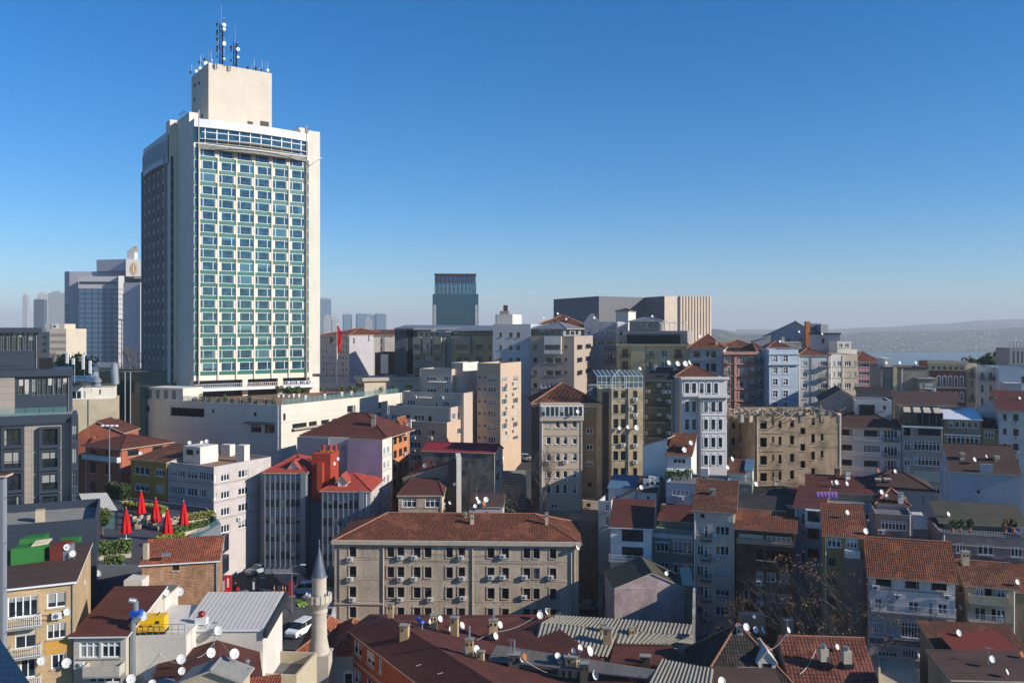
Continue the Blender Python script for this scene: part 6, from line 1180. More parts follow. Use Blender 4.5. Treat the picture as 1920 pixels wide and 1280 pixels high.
# white houses right of the car park
B = Bld('white_terrace_house', 'white house with tall black window walls and a rust-red sloping roof', 'house', a=(1145, 126), bx=1222, yaw=-11, top=988, L=9, wall='white_shade', base=NB, desc='the white house with black window walls')
B.win('F', [(1166, 1206)], [(989.5, 1014), (1024, 1045)], 'd4', 1166); B.bal('F', 1143, 1217, 1049, 1.4, 'white_metal'); B.roof('shed', 2.4, .3, 'felt_maroon', edge='white_metal'); B.finish()
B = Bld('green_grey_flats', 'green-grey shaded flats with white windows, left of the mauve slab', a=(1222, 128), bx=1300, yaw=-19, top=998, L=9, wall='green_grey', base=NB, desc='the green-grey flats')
B.win('F', [(1229.5, 1254)], [(1016, 1034), (1053, 1070)], 'w3'); B.win('F', [(1262, 1298)], [(1014, 1037), (1054, 1075)], 'w4'); B.band('F', B.z1-.6, .6, .3, 'white_wall'); B.awn('F', 1228, 1256, 1014, .4, .15); B.awn('F', 1260, 1300, 1012, .4, .15)
q = Bld('x', None, root=B.root, a=(1236, 132), bx=1300, yaw=-19, top=974, base=B.z1, L=6, wall='green_grey'); q.win('F', [(1257, 1266)], [(977, 990)], 'hole'); q.roof('shed', 2.2, .3, 'felt_maroon'); q.finish(); B.finish()
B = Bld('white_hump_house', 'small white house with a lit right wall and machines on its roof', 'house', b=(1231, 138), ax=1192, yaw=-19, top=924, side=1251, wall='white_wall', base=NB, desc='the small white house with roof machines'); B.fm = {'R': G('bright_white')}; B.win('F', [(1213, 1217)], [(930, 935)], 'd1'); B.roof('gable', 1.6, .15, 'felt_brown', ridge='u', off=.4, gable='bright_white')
q = Bld('x', None, root=B.root, a=(1153, 140), bx=1192, yaw=-19, top=940, L=6, wall='white_wall', base=NB); q.roof('shedu', 2.2, .2, 'felt_maroon'); q.finish(); B.finish()
for i, (x, w_, h_) in enumerate(((1213, 1.1, 2.2), (1222, 1.0, 2.6), (1232, .8, 2.5))): 
    o = empty('roof_unit', PZ(x, 922, 33.3), ['leftmost', 'middle', 'rightmost'][i]+' of three white ventilation cabinets on the small white house roof', 'ventilation unit', 'ventilation cabinets on the small white roof'); b = MB(); p = PZ(x, 922, 33.3); b.cbox(p, w_, .9, h_, G('ac_white'), R(-15)); b.build('cabinet', o); b = MB(); b.lathe(p+Vector((0, -.5, h_*.6)), [(.3, 0), (.3, .05)], G('iron'), 12, (0, -1, 0)); b.build('fan_grille', o)
B = Bld('blue_roof_annexe', 'low annexe with a pale blue sheet roof at the foot of the worn beige block', 'house', a=(1141, 142), bx=1208, yaw=-16, top=914, L=6, wall='white_wall', base=NB); B.roof('shed', 1.1, .2, 'blue_sheet'); B.finish()
B = Bld('annexe_balcony_house', 'narrow house with a rounded white roof balcony, left of the blue sheet roof', 'house', a=(1122, 138), bx=1146, yaw=-18, top=938, L=6, wall='white_wall', base=NB, par=.8, desc='the narrow house with a rounded balcony'); B.win('F', [(1135, 1142)], [(945, 958), (968, 985)], 'c2'); B.finish()
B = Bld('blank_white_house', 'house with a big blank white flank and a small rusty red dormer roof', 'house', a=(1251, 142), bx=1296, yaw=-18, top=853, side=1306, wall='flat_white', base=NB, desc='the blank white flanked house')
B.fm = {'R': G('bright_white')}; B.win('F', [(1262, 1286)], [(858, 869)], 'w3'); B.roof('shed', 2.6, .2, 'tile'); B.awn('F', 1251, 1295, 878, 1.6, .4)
dm = Bld('x', None, root=B.root, a=(1264, 142.6), bx=1281, yaw=-18, top=836, base=B.z1, L=3, wall='felt_maroon'); dm.win('F', [(1268, 1278)], [(839, 851)], 'd2'); dm.finish()
q = Bld('x', None, root=B.root, a=(1205, 146), bx=1251, yaw=-24, top=836, base=NB, L=6, wall='white_shade'); q.roof('shedu', 1.4, .1, 'felt_dark'); q.finish(); B.finish()
B = Bld('grey_terrace_house', 'blue-grey house with a white furnished roof terrace in front of the ornate mansion', 'house', a=(1249, 136), bx=1363, yaw=-18, top=903, L=9, wall='slate_blue', base=NB, desc='the house with the furnished roof terrace'); B.win('F', [(1260, 1292)], [(917, 929), (945, 953)], 'w4'); B.win('F', [(1301, 1316), (1345, 1358)], [(912, 924)], 'w2'); B.ac('F', 1277, 933); B.par = .3
q = Bld('x', None, root=B.root, a=(1314, 141), bx=1328, yaw=-18, top=878, base=B.z1, L=2, wall='white_wall'); q.win('F', [(1316, 1326)], [(880, 896)], 'd2'); q.finish(); B.finish('felt_grey')
B = Bld('tiled_terrace_house', 'house with a small brown tiled roof and pale blue tarp above a green front', 'house', a=(1362, 138), bx=1410, yaw=-18, top=905, L=8, wall='green_grey', base=NB, desc='the green fronted house'); B.bal('F', 1363, 1409, 905, .8)
q = Bld('x', None, root=B.root, a=(1365, 140), bx=1397, yaw=-18, top=887, base=B.z1, L=5, wall='white_wall'); q.win('F', [(1370, 1379), (1381, 1393)], [(889, 904)], 'c2'); q.roof('shed', 1.6, .2, 'tile_brown'); q.finish()
q = Bld('x', None, root=B.root, a=(1397, 139.5), bx=1411, yaw=-18, top=882, base=B.z1, L=4, wall='bright_white'); q.roof('shed', 1.2, .1, 'blue_sheet'); q.finish(); B.win('F', [(1391, 1403)], [(915, 928)], 'w2'); B.finish()
# the mauve slab
B = Bld('mauve_apartments', 'tall mauve-grey slab of flats with stacked small balconies and a brown mossy roof', a=(1301, 121), bx=1378, yaw=-17, top=957, L=12, side=1381, wall='apt_mauve', base=NB, desc='the tall mauve slab')
rr = [(985, 1003), (1022, 1040), (1060, 1078), (1098, 1116), (1136, 1153), (1173, 1190), (1210, 1227)]
B.fm = {'R': G('ochre_yellow')}; B.win('F', [(1341.5, 1368)], rr, 'w3', 1341); B.win('F', [(1307, 1319)], rr, 'c2', 1307); B.win('F', [(1320.5, 1327.5)], [(a_, b_+5) for a_, b_ in rr], 'dr', 1307)
for a_, b_ in rr: B.bal('F', 1314, 1334, b_+9, .9)
B.win('F', [(1313, 1321)], [(963, 970)], 'd1'); B.ac('F', 1324, 1160); B.pipe('F', 1303, 960, 1240)
q = Bld('x', None, root=B.root, A=B.c[0][:2], Wd=B.W, yaw=-17, z1=B.z1+.03, base=B.z1-.2, L=8, wall='apt_mauve'); q.roof('shed', 3.0, .3, 'tile_brown'); q.finish(); B.finish()
# brown brick block
B = Bld('brown_brick_flats', 'dark brown unrendered brick flats with a white window band under a tiled roof', a=(1381, 118), bx=1490, yaw=-19, top=990, L=7, wall='brown_brick', base=NB, desc='the dark brown brick flats')
B.win('F', [(1386, 1431), (1437, 1484)], [(1000, 1012)], 'w5', 1386); B.win('F', [(1419, 1431), (1437, 1455)], [(1030, 1049)], 'b2', 1419); B.win('F', [(1457.5, 1484)], [(1031, 1060)], 'hole', 1437); B.win('F', [(1418, 1431), (1437, 1454), (1462, 1480)], [(1070, 1088)], 'w2', 1418); B.win('F', [(1394, 1404.5), (1420, 1430)], [(1105, 1124)], 'w1', 1394); B.win('F', [(1437, 1454), (1458, 1480)], [(1110, 1128)], 'w3', 1437)
B.band('F', B.z('F', 1385, 1018), .8, .05, 'taupe_band'); B.ac('F', 1424, 1092); B.ac('F', 1424, 1131); B.roof('shed', 1.6, .4, 'tile')
q = Bld('x', None, root=B.root, a=(1386, 124), bx=1470, yaw=-19, top=952, L=6, wall='taupe_band', base=NB); q.win('F', [(1390, 1402), (1406, 1420)], [(955, 964)], 'w2'); q.roof('shed', .8, .4, 'felt_dark'); q.finish()
B.holes['F'] = B.holes['F']; B.finish()
for (x0, x1, y0, y1, d, m, nm) in ((1411, 1478, 960, 978, 131, 'felt_maroon', 'low dark house with a patio crowded by plants, behind the brown brick flats'),):
    q = Bld('patio_house', nm, 'house', a=(x0, d), bx=x1, yaw=-18, top=y0, L=8, wall='brown_brick', base=NB); q.roof('shed', 1.4, .4, 'felt_dark'); q.finish()
B = Bld('maroon_box_house', 'low house with grey roof sheets and a maroon box, before the roofless ruin', 'house', a=(1413, 134), bx=1520, yaw=-18, top=934, L=9, wall='flat_taupe', base=NB, desc='the low house before the ruin'); B.win('F', [(1458, 1475)], [(935, 948)], 'w2'); B.win('F', [(1424, 1431)], [(936, 944)], 'w1'); B.roof('hip', 1.2, .3, 'felt_dark'); B.ac('F', 1447, 940); B.finish()
# slate blue tall house
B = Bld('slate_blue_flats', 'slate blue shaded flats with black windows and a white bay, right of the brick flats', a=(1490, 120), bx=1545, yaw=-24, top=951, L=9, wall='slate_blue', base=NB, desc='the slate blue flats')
B.win('F', [(1514.5, 1536)], [(990, 1009), (1027, 1046), (1066, 1082), (1103, 1120), (1139, 1156), (1177, 1194), (1212, 1226)], 'd2', 1514); B.win('F', [(1503, 1508.5)], [(962, 981), (996, 1016), (1033, 1053), (1070, 1090)], 'gr', 1503)
B.blk('F', B.u('F', 1511), B.u('F', 1543), B.z('F', 1514, 986), B.z('F', 1514, 953), .9, 'white_shade', 'bay'); B.blk('F', B.u('F', 1515), B.u('F', 1538), B.z('F', 1514, 974), B.z('F', 1514, 955), .93, 'glass_dark', 'bay_window')
B.roof('shed', 1.5, .3, 'felt_maroon'); q = Bld('x', None, root=B.root, a=(1476, 123), bx=1491, yaw=-24, top=946, L=7, wall='slate_blue', base=NB); q.roof('shed', 1.2, .3, 'felt_maroon'); q.finish(); B.finish()
# blue fronted terrace house with laundry
B = Bld('blue_front_house', 'steel blue fronted house with pink laundry on its roof terrace', 'house', a=(1540, 124), bx=1643, yaw=-19, top=940, L=8, wall='slate_blue', base=NB, par=.5, capm='white_metal', desc='the steel blue fronted house')
B.win('F', [(1549, 1571), (1581, 1602), (1615, 1637)], [(953, 970)], 'w3t'); B.win('F', [(1617, 1632)], [(992, 1008)], 'w2'); B.ac('F', 1632, 978)
q = Bld('x', None, root=B.root, a=(1512, 129), bx=1643, yaw=-19, top=921, base=B.z1-2, L=6, wall='taupe_band'); q.win('F', [(1577, 1586)], [(918, 935)], 'dr', 1577); q.roof('shed', 1.6, .2, 'felt_maroon'); q.finish(); B.finish('felt_grey')
ln = empty('washing_line', PZ(1550, 928, B.z1+1), 'row of pink and lilac laundry drying on the steel blue house terrace', 'laundry'); b = MB(); lp, lq = PZ(1530, 922, B.z1+1.6), PZ(1570, 922, B.z1+1.7); b.tube(lp, lq, .02, .02, G('white_metal'), 4); b.build('line', ln)
rd = random.Random(9)
for k in range(6): t = (k+.1)/6; c = lp.lerp(lq, t); b = MB(); m = flat('laundry_'+('pink' if k % 2 else 'lilac'), '#d98ad0' if k % 2 else '#b98fd6', .9); h = rd.uniform(.8, 1.15); b.poly([c, lp.lerp(lq, t+.14), lp.lerp(lq, t+.14)-Vector((0, .08, h)), c-Vector((0, -.05, h*.95))], m); b.build('cloth', ln)
B = Bld('skylight_roof_house', 'long low lilac house with a brown roof and two big skylights', 'house', a=(1619, 135), bx=1752, yaw=-18, top=914, L=8, wall='lilac_white', base=NB, desc='the house with two big skylights'); B.win('F', [(1728, 1735)], [(926, 944)], 'w2'); B.win('F', [(1744, 1751)], [(927, 938)], 'w2'); B.roof('hip', 2.0, .3, 'felt_brown')
for x, w_ in ((1640, 2.0), (1664, 1.1)): s_ = MB(); s_.cbox(PZ(x, 901, B.z1+1.0), w_, 1.4, .35, G('stone_trim'), R(-18)); s_.build('skylight', B.root)
B.finish()
B = Bld('grey_window_house', 'grey-brown house with one long white window and clutter on its roof', 'house', a=(1641, 112), bx=1712, yaw=-18, top=962, L=9, wall='dusky', base=NB, par=.4, desc='the grey house with the long window'); B.win('F', [(1652, 1700)], [(975, 992), (1011, 1026)], 'w7', 1652); B.ac('F', 1652, 996); B.pipe('F', 1706, 964, 1040)
q = Bld('x', None, root=B.root, a=(1643, 117), bx=1705, yaw=-18, top=944, base=B.z1-.4, L=5, wall='peach_grey'); q.roof('hip', 1.6, .2, 'tile_brown'); q.finish(); B.finish('felt_grey')
B = Bld('corrugated_shed', 'small pale shed with a grey corrugated lean-to roof in the dark gap', 'shed', a=(1711, 115), bx=1746, yaw=-10, top=992, L=5, wall='white_wall', base=NB, ); B.roof('shed', 1.2, .2, 'ribbed_white'); B.finish()
# blank white gable, its shade painted in as a blue-grey wall colour
B = Bld('blank_wall_house', 'large blank blue-grey wall with two tiny windows and a brown roof above', 'building', a=(1782, 122), bx=1914, yaw=-19, top=884, L=10, wall='blank_shade_blue', base=NB, desc='the blank blue-grey wall')
B.win('F', [(1832.5, 1836)], [(887, 892)], 'hole'); B.win('F', [(1832, 1837)], [(919, 926)], 'd1'); B.roof('gable', 3.2, .15, 'felt_brown', ridge='u', off=.6); B.blk('F', B.u('F', 1838), B.u('F', 1862), B.z1-.1, B.z1+1.3, .004, 'blank_shade_blue', 'wall_upstand', .35)
q = Bld('x', None, root=B.root, a=(1770, 127), bx=1782, yaw=-50, top=872, base=NB, L=4, wall='lilac_white'); q.win('F', [(1773, 1778)], [(885, 897), (908, 922), (932, 944)], 'w1'); q.finish(); B.finish()
# roof garden house
B = Bld('roof_garden_house', 'wide mauve house with a planted roof terrace under a dark olive roof', 'house', a=(1765, 106), bx=1925, yaw=-17, top=1000, L=10, wall='dusky', base=NB, par=.6, desc='the roof garden house')
B.win('F', [(1793, 1811.5), (1833, 1864), (1895, 1918)], [(1017, 1036)], 'w3', 1793); B.win('F', [(1897, 1920)], [(1059, 1076)], 'c3', 1793); B.band('F', B.z1-1.3, .12, .1, 'stone_trim')
q = Bld('x', None, root=B.root, a=(1772, 112), bx=1915, yaw=-17, top=976, base=B.z1-.6, L=6, wall='concrete_stained'); q.win('F', [(1799, 1809)], [(978, 994)], 'd2', 1799); q.win('F', [(1820, 1826)], [(980, 996)], 'b2', 1799); q.roof('shed', 1.3, .9, 'felt_olive'); q.blk('F', q.u('F', 1883), q.u('F', 1908), q.z0, q.z1-.2, .8, 'blue_plastic', 'tarp'); q.finish()
gr = MB(); a, e, n, w = B.fr('F')
for k in range(34): p = a+e*(.2+k*w/34)-n*.1; p.z = B.z1; gr.box(p, e*.12, n*.12, (0, 0, .55), G('concrete'))
p = a+e*.1-n*.1; p.z = B.z1+.55; gr.box(p, e*(w-.2), n*.14, (0, 0, .1), G('concrete')); gr.build('balustrade', B.root); B.finish('felt_grey')
# broken tile roof over the yellow wall
B = Bld('broken_tile_house', 'ochre and dark house with a broken orange-red tiled roof behind bare trees', 'house', a=(1545, 106), bx=1623, yaw=-18, top=1003, L=7, wall='ochre_dark', base=NB, desc='the house with the broken tiled roof')
B.win('F', [(1551, 1577)], [(1008, 1025)], 'w3t', 1551); B.win('F', [(1586.5, 1608)], [(1009, 1027)], 'w3t', 1586); B.win('F', [(1553, 1567)], [(1045, 1060), (1082, 1096), (1120, 1135)], 'b2', 1553); B.win('F', [(1590, 1602)], [(1083, 1097), (1121, 1136)], 'w2', 1590); B.roof('shed', 2.6, .3, 'tile')
B.blk('F', B.u('F', 1583), B.u('F', 1612), B.z('F', 1586, 1042), B.z('F', 1586, 1028), .9, 'white_wall', 'balcony'); B.blk('F', B.u('F', 1583), B.W-.02, B.z0, B.z('F', 1586, 1043), .05, 'dusky', 'lower_wall'); B.finish()
# large tiled house
B = Bld('large_tiled_house', 'large lilac-white house with a broad red tiled roof and glazed verandas', 'house', a=(1630, 101), bx=1791, yaw=-16.5, top=1077, L=8, wall='lilac_white', base=NB, desc='the large house with verandas')
B.win('F', [(1642, 1671.5), (1697, 1723), (1746, 1775)], [(1080, 1097)], 'b3', 1642); B.win('F', [(1640, 1654), (1703, 1723), (1758, 1777)], [(1121, 1140)], 'w2', 1640); B.win('F', [(1661, 1678), (1740, 1750)], [(1123, 1147)], 'dr', 1661)
B.win('F', [(1632, 1658), (1661, 1686)], [(1158.5, 1186)], 'w7', 1632); B.win('F', [(1690, 1733)], [(1160, 1188)], 'w7', 1632); B.win('F', [(1740, 1749)], [(1168, 1190)], 'dr', 1632); B.win('F', [(1758, 1777)], [(1165, 1184)], 'w2', 1632)
B.win('F', [(1646, 1682), (1692, 1720)], [(1210, 1230)], 'w5', 1646); B.win('F', [(1724, 1752), (1756, 1788)], [(1208, 1230)], 'w7', 1646); B.win('F', [(1744, 1779)], [(1254, 1275)], 'w7', 1646)
B.bal('F', 1632, 1790, 1148, .9, 'white_metal'); B.bal('F', 1737, 1790, 1195, .9, 'white_metal'); B.band('F', B.z('F', 1640, 1194), .25, .1, 'white_metal', 0, 0, B.u('F', 1735)); B.band('F', B.z('F', 1640, 1103), .1, .06, 'dusky')
B.blk('F', .05, B.u('F', 1736), B.z('F', 1640, 1204), B.z('F', 1640, 1195), .06, 'dusky', 'stained_band')
for (x, y) in ((1642, 1100), (1683, 1117), (1776, 1118), (1746, 1160), (1670, 1192)): B.ac('F', x, y)
B.roof('gable', 3.4, .35, 'tile'); q = Bld('x', None, root=B.root, a=(1655, 108), bx=1791, yaw=-16.5, top=1040, L=5, wall='stone_flank', base=NB); q.roof('gable', 1.4, .3, 'tile'); q.finish()
q = Bld('x', None, root=B.root, a=(1621, 103), bx=1630, yaw=-16, top=1078, L=8, wall='brown_brick', base=NB); q.finish(); B.finish()
# right neighbour
B = Bld('balcony_house', 'beige shaded house with two long balconies and a low tiled roof, right side', 'house', a=(1813, 99), bx=1904, yaw=-17, top=1094, L=8, wall='beige_shade', base=NB, desc='the beige balcony house')
B.win('F', [(1830, 1836), (1838, 1844)], [(1100, 1117)], 'dr', 1830); B.win('F', [(1847, 1860)], [(1098, 1124)], 'hole', 1847); B.win('F', [(1870, 1885)], [(1103, 1121)], 'w2', 1870); B.win('F', [(1829, 1836), (1839, 1847)], [(1139, 1160)], 'b2', 1829); B.win('F', [(1860, 1867)], [(1141, 1162)], 'hole', 1860); B.win('F', [(1869, 1886)], [(1141, 1160), (1182, 1199)], 'w2', 1869); B.win('F', [(1831, 1847)], [(1179, 1195)], 'b2', 1831)
B.bal('F', 1814, 1887, 1128, 1.2, solid='beige_shade', h=1.0); B.bal('F', 1814, 1877, 1163, 1.0, 'white_metal'); B.roof('gable', 1.6, .4, 'tile_brown')
q = Bld('x', None, root=B.root, a=(1791, 101), bx=1813, yaw=-14, top=1092, L=7, wall='stone_flank', base=NB); q.win('F', [(1797, 1805)], [(1100, 1110)], 'b2'); q.finish(); B.finish()
B = Bld('mint_house', 'small mint green gabled house with one arched window behind a stone chimney wall', 'house', a=(1818, 108), bx=1898, yaw=-15, top=1056, L=6, wall='mint', base=NB, desc='the small mint house'); B.win('F', [(1866, 1876)], [(1060, 1075)], 'b2', 1866); B.win('F', [(1841, 1845)], [(1058, 1062)], 'd1'); B.roof('shed', 1.2, .3, 'tile_brown')
q = Bld('x', None, root=B.root, a=(1792, 109), bx=1818, yaw=-15, top=1051, L=4, wall='stone_flank', base=NB); q.finish(); B.finish()
B = Bld('edge_house', 'brown walled house with a tiled roof edge at the far right border', 'house', a=(1904, 98), bx=1960, yaw=-17, top=1109, L=8, wall='stone_flank', base=NB); B.roof('shed', 2, .3, 'tile'); B.finish()
# bottom right roofs
B = Bld('dark_tile_house', 'house with a steep dark brown tiled roof and a white arched dormer', 'house', a=(1316, 84), bx=1486, yaw=-3, z1=25.2, L=9, wall='brown_brick', base=NB, desc='the steep dark tiled roof')
B.roof('hip', 4.2, .4, 'tile_dark', ridge='u', off=.5)
p0 = PZ(1325, 1242, 25.6); 
dm = Bld('x', None, root=B.root, a=(1422, 84.8), bx=1454, yaw=-3, top=1240, base=25.2, L=3, wall='white_wall'); dm.win('F', [(1429, 1447)], [(1243, 1266)], 'd2'); dm.roof('gable', 1.0, .2, 'white_wall', ridge='v'); dm.finish()
dm = Bld('x', None, root=B.root, a=(1385, 84.6), bx=1420, yaw=-3, top=1252, base=25.2, L=2.2, wall='white_wall'); dm.win('F', [(1390, 1416)], [(1254, 1268)], 'w2'); dm.finish()
cb = MB(); cb.cbox(PZ(1410, 1188, 27.5), 2.6, 1, 2.2, G('dark_metal')); cb.build('chimney', B.root); cb = MB(); cb.cbox(PZ(1476, 1192, 28), 1.1, .8, 1.8, G('dark_metal')); cb.build('chimney', B.root); B.finish()
B = Bld('red_tile_house', 'house with a glossy patterned red-brown tiled roof at the bottom right', 'house', a=(1487, 83), bx=1648, yaw=-5, z1=24.8, L=7, wall='cream', base=NB, desc='the patterned red tile roof'); B.win('F', [(1556, 1575), (1594, 1615)], [(1284, 1296)], 'w2'); B.roof('gable', 3.4, .3, 'tile_red', ridge='u', off=.75)
for x, y in ((1544, 1228), (1587, 1232)): s_ = MB(); q_ = PZ(x, y, 27.6); s_.cbox(q_-Vector((0, 0, .5)), .8, .8, 1.2, G('stone_trim')); s_.tube(q_+Vector((0, 0, .7)), q_+Vector((0, 0, 1.1)), .3, .3, G('galv')); s_.build('chimney', B.root)
s_ = MB(); s_.cbox(PZ(1589, 1246, 26.6)-Vector((0, 0, .2)), 1.0, .9, .4, G('iron')); s_.build('skylight', B.root); B.finish()
B = Bld('terrace_roof_house', 'flat pale concrete roof terrace with a raised edge, right of the patterned red roof', 'house', pts=[tuple(v[:2]) for v in (PZ(1650, 1345, 24.5), PZ(1740, 1345, 24.5), PZ(1714, 1236, 24.5), PZ(1646, 1230, 24.5))], z1=24.7, wall='concrete_stained', base=NB, par=.35, desc='the flat concrete terrace'); B.finish('concrete_stained')
B = Bld('rusty_roof_house', 'tumbledown house with rusty brown sheets and loose tiles at the bottom right corner', 'house', a=(1788, 84), bx=1960, yaw=-6, top=1262, L=9, wall='stone_flank', base=NB, desc='the rusty corner roofs'); B.roof('shed', 2.0, .4, 'tile_brown')
q = Bld('x', None, root=B.root, a=(1800, 86), bx=1900, yaw=6, z1=B.z1+1.2, base=B.z1-1, L=3, wall='rust_brown'); q.roof('shed', .9, .4, 'rust_brown'); q.finish(); B.finish()
B = Bld('felt_shed', 'low shed with a plain brown felt roof in front of the rusty corner roofs', 'shed', a=(1785, 77), bx=1960, yaw=-3, top=1275, L=5, wall='stone_flank', base=NB); B.roof('shed', .8, .2, 'felt_brown'); B.finish()
B = Bld('link_roofs', 'small brown roofed outhouse wedged between the dark tiled roof and the corrugated roofs', 'outhouse', a=(1335, 80), bx=1465, yaw=-3, top=1300, L=3, wall='brown_brick', base=NB); B.roof('shed', 1.2, .2, 'felt_brown'); B.finish()
# ---------------------------------------------------------------- greenery
def leafmat(name, h, h2):
    N = NT(name, .7, .25); oi = N.noise(N.pos(), 1.1, 4); N.base(N.mix(N.ramp(oi, .35, .65), lin(h), lin(h2))); return N.m
leafmat('leaf_dark', '#2c3a20', '#46542c'); leafmat('leaf_mid', '#3f5426', '#64733a'); leafmat('leaf_yellow', '#6d7430', '#8f8d3e'); leafmat('leaf_brown', '#6b4f34', '#8a6b45')
flat('bark', '#6a6058', .9, .1, 0, .4); flat('bark_pale', '#9a8f82', .9, .1, 0, .4); flat('pot_white', '#dcdcd8', .5); flat('pot_grey', '#6f6c68', .8); flat('terracotta', '#b5603e', .8)
def leaves(b, c, rx, ry, rz, n, s, m, rd, lumps=7):
    ls = [(Vector((rd.uniform(-.6, .6), rd.uniform(-.6, .6), rd.uniform(-.5, .6))), rd.uniform(.35, .6)) for _ in range(lumps)]
    for _ in range(n):
        lc, lr = rd.choice(ls); d = Vector((rd.gauss(0, 1), rd.gauss(0, 1), rd.gauss(0, 1))).normalized()*lr*rd.uniform(.55, 1.05); q = lc+d; p = Vector(c)+Vector((q.x*rx, q.y*ry, q.z*rz))
        a_ = Vector((rd.gauss(0, 1), rd.gauss(0, 1), rd.gauss(0, 1))).normalized(); t = a_.orthogonal().normalized()*s*rd.uniform(.6, 1.3); u = a_.cross(t).normalized()*s*rd.uniform(.4, .9); b.poly([p-t-u, p+t-u*.3, p+t+u, p-t*.3+u], m)
def leafy(name, loc, h, r, m, label, cat='tree', n=1400, s=.28, seed=1, group=None, trunk=.25):
    rd = random.Random(seed); o = empty(name, loc, label, cat, group); loc = Vector(loc); b = MB(); b.tube(loc, loc+Vector((0, 0, h*.55)), r*.09, r*.05, G('bark'), 7); 
    for k in range(5): t = rd.uniform(0, 6.3); b.tube(loc+Vector((0, 0, h*(.25+.05*k))), loc+Vector((math.cos(t)*r*.6, math.sin(t)*r*.6, h*.6)), r*.04, r*.015, G('bark'), 5)
    b.build('trunk', o); b = MB(); leaves(b, loc+Vector((0, 0, h*.62)), r, r, h*.42, n, s, G(m), rd); b.build('crown', o); return o
def bare(loc, h, spread, label, seed, m='bark_pale', depth=6, group=None, leafn=0, r0=.16, lean=(0, 0)):
    rd = random.Random(seed); loc = Vector(loc); o = empty('bare_tree', loc, label, 'tree', group); tb_ = MB(); cb_ = MB(); ends = []
    def grow(p, d, L, r, k):
        q = p+d*L; (tb_ if k < 2 else cb_).tube(p, q, r, r*.68, G(m), 5 if k < 2 else 3, k < 2)
        if k >= depth: ends.append(q); return
        for i in range(3 if k < 3 else rd.choice((2, 2, 3))):
            nd = (d+Vector((rd.gauss(0, spread), rd.gauss(0, spread), rd.gauss(.12, spread*.5)))).normalized(); grow(q, nd, L*rd.uniform(.66, .86), r*.62, k+1)
    grow(loc, Vector((lean[0], lean[1], 1)).normalized(), h*.24, r0, 0); tb_.build('trunk', o)
    for q in ends[:leafn] if leafn else (): 
        if rd.random() < .6: leaves(cb_, q, .3, .3, .3, 5, .09, G('leaf_brown'), rd, 2)
    cb_.build('branches', o); return o
gz = lambda x, y: Vector((x, y, ground_z(x, y)))
def gp(px, d): x = K(px)*d; return gz(x, d)
bare(gp(1572, 97), 27, .3, 'tall pale bare tree in front of the ochre house with the broken tiled roof', 11, 'bark', leafn=300, r0=.3, depth=7)
bare(gp(1612, 95), 22, .36, 'bare tree with rusty dead leaves left of the large house with verandas', 12, leafn=400, r0=.22)
bare(gp(1462, 101), 24, .36, 'spreading bare tree in front of the dark brown brick flats', 13, 'bark', leafn=200, r0=.28, depth=7)
bare(gp(1822, 93), 22, .33, 'bare scrubby tree against the beige balcony house on the right', 14, r0=.2, depth=6)
bare(gp(1655, 91), 16, .42, 'small bare tree at the foot of the large house with verandas', 15, r0=.13, depth=6)
bare((K(1020)*151, 151, 26), 14, .35, 'bare dark tree rising in front of the cream block left windows', 16, 'bark', r0=.2)
bare((K(990)*153, 153, 20), 15, .38, 'bare brown tree beside the long staircase', 17, 'bark', r0=.2, depth=7)
bare((K(1128)*134, 134, 9), 20, .3, 'thin dark bare tree beside the shaded car park', 18, 'bark', r0=.2)
bare((K(250)*330, 330, 40), 15, .36, 'big brown bare tree between the hotel tower and the white slab', 19, 'bark', r0=.5, depth=7)
bare((K(92)*330, 330, 38), 15, .42, 'brown bare tree below the cream office at far left', 20, 'bark', r0=.5, depth=7)
bare((K(222)*300, 300, 40), 9, .4, 'low bare tree behind the silver ducts at left', 21, 'bark', r0=.35, depth=6)
leafy('evergreen_tree', (K(945)*147, 147, 14), 15, 3.6, 'leaf_dark', 'dark evergreen tree between the lavender house and the staircase', n=3000, s=.3, seed=2)
for i, (px, h, r) in enumerate(((1832, 22, 7), (1856, 23.5, 8), (1881, 24.5, 8), (1838, 18, 7), (1868, 19, 8))):
    leafy('evergreen_tree', (K(px)*262, 262-(i > 2)*8, 28.5), h, r, 'leaf_dark', ['leftmost dark evergreen of the clump above the blue-grey villa', 'middle tall dark evergreen of the clump above the blue-grey villa', 'tallest right dark evergreen of the clump beside the glazed tower', 'low front left evergreen of the clump above the blue-grey villa', 'low front right evergreen of the clump above the blue-grey villa'][i], n=2200, s=.6, seed=30+i, group='dark evergreens above the villa')
for i, px in enumerate((132, 148, 162)): leafy('evergreen_tree', (K(px)*235, 235, 40), 13, 5, 'leaf_mid', ['left', 'middle', 'right'][i]+' green treetop behind the white antennas and ducts at left', n=900, s=.45, seed=40+i, group='green treetops behind the ducts')
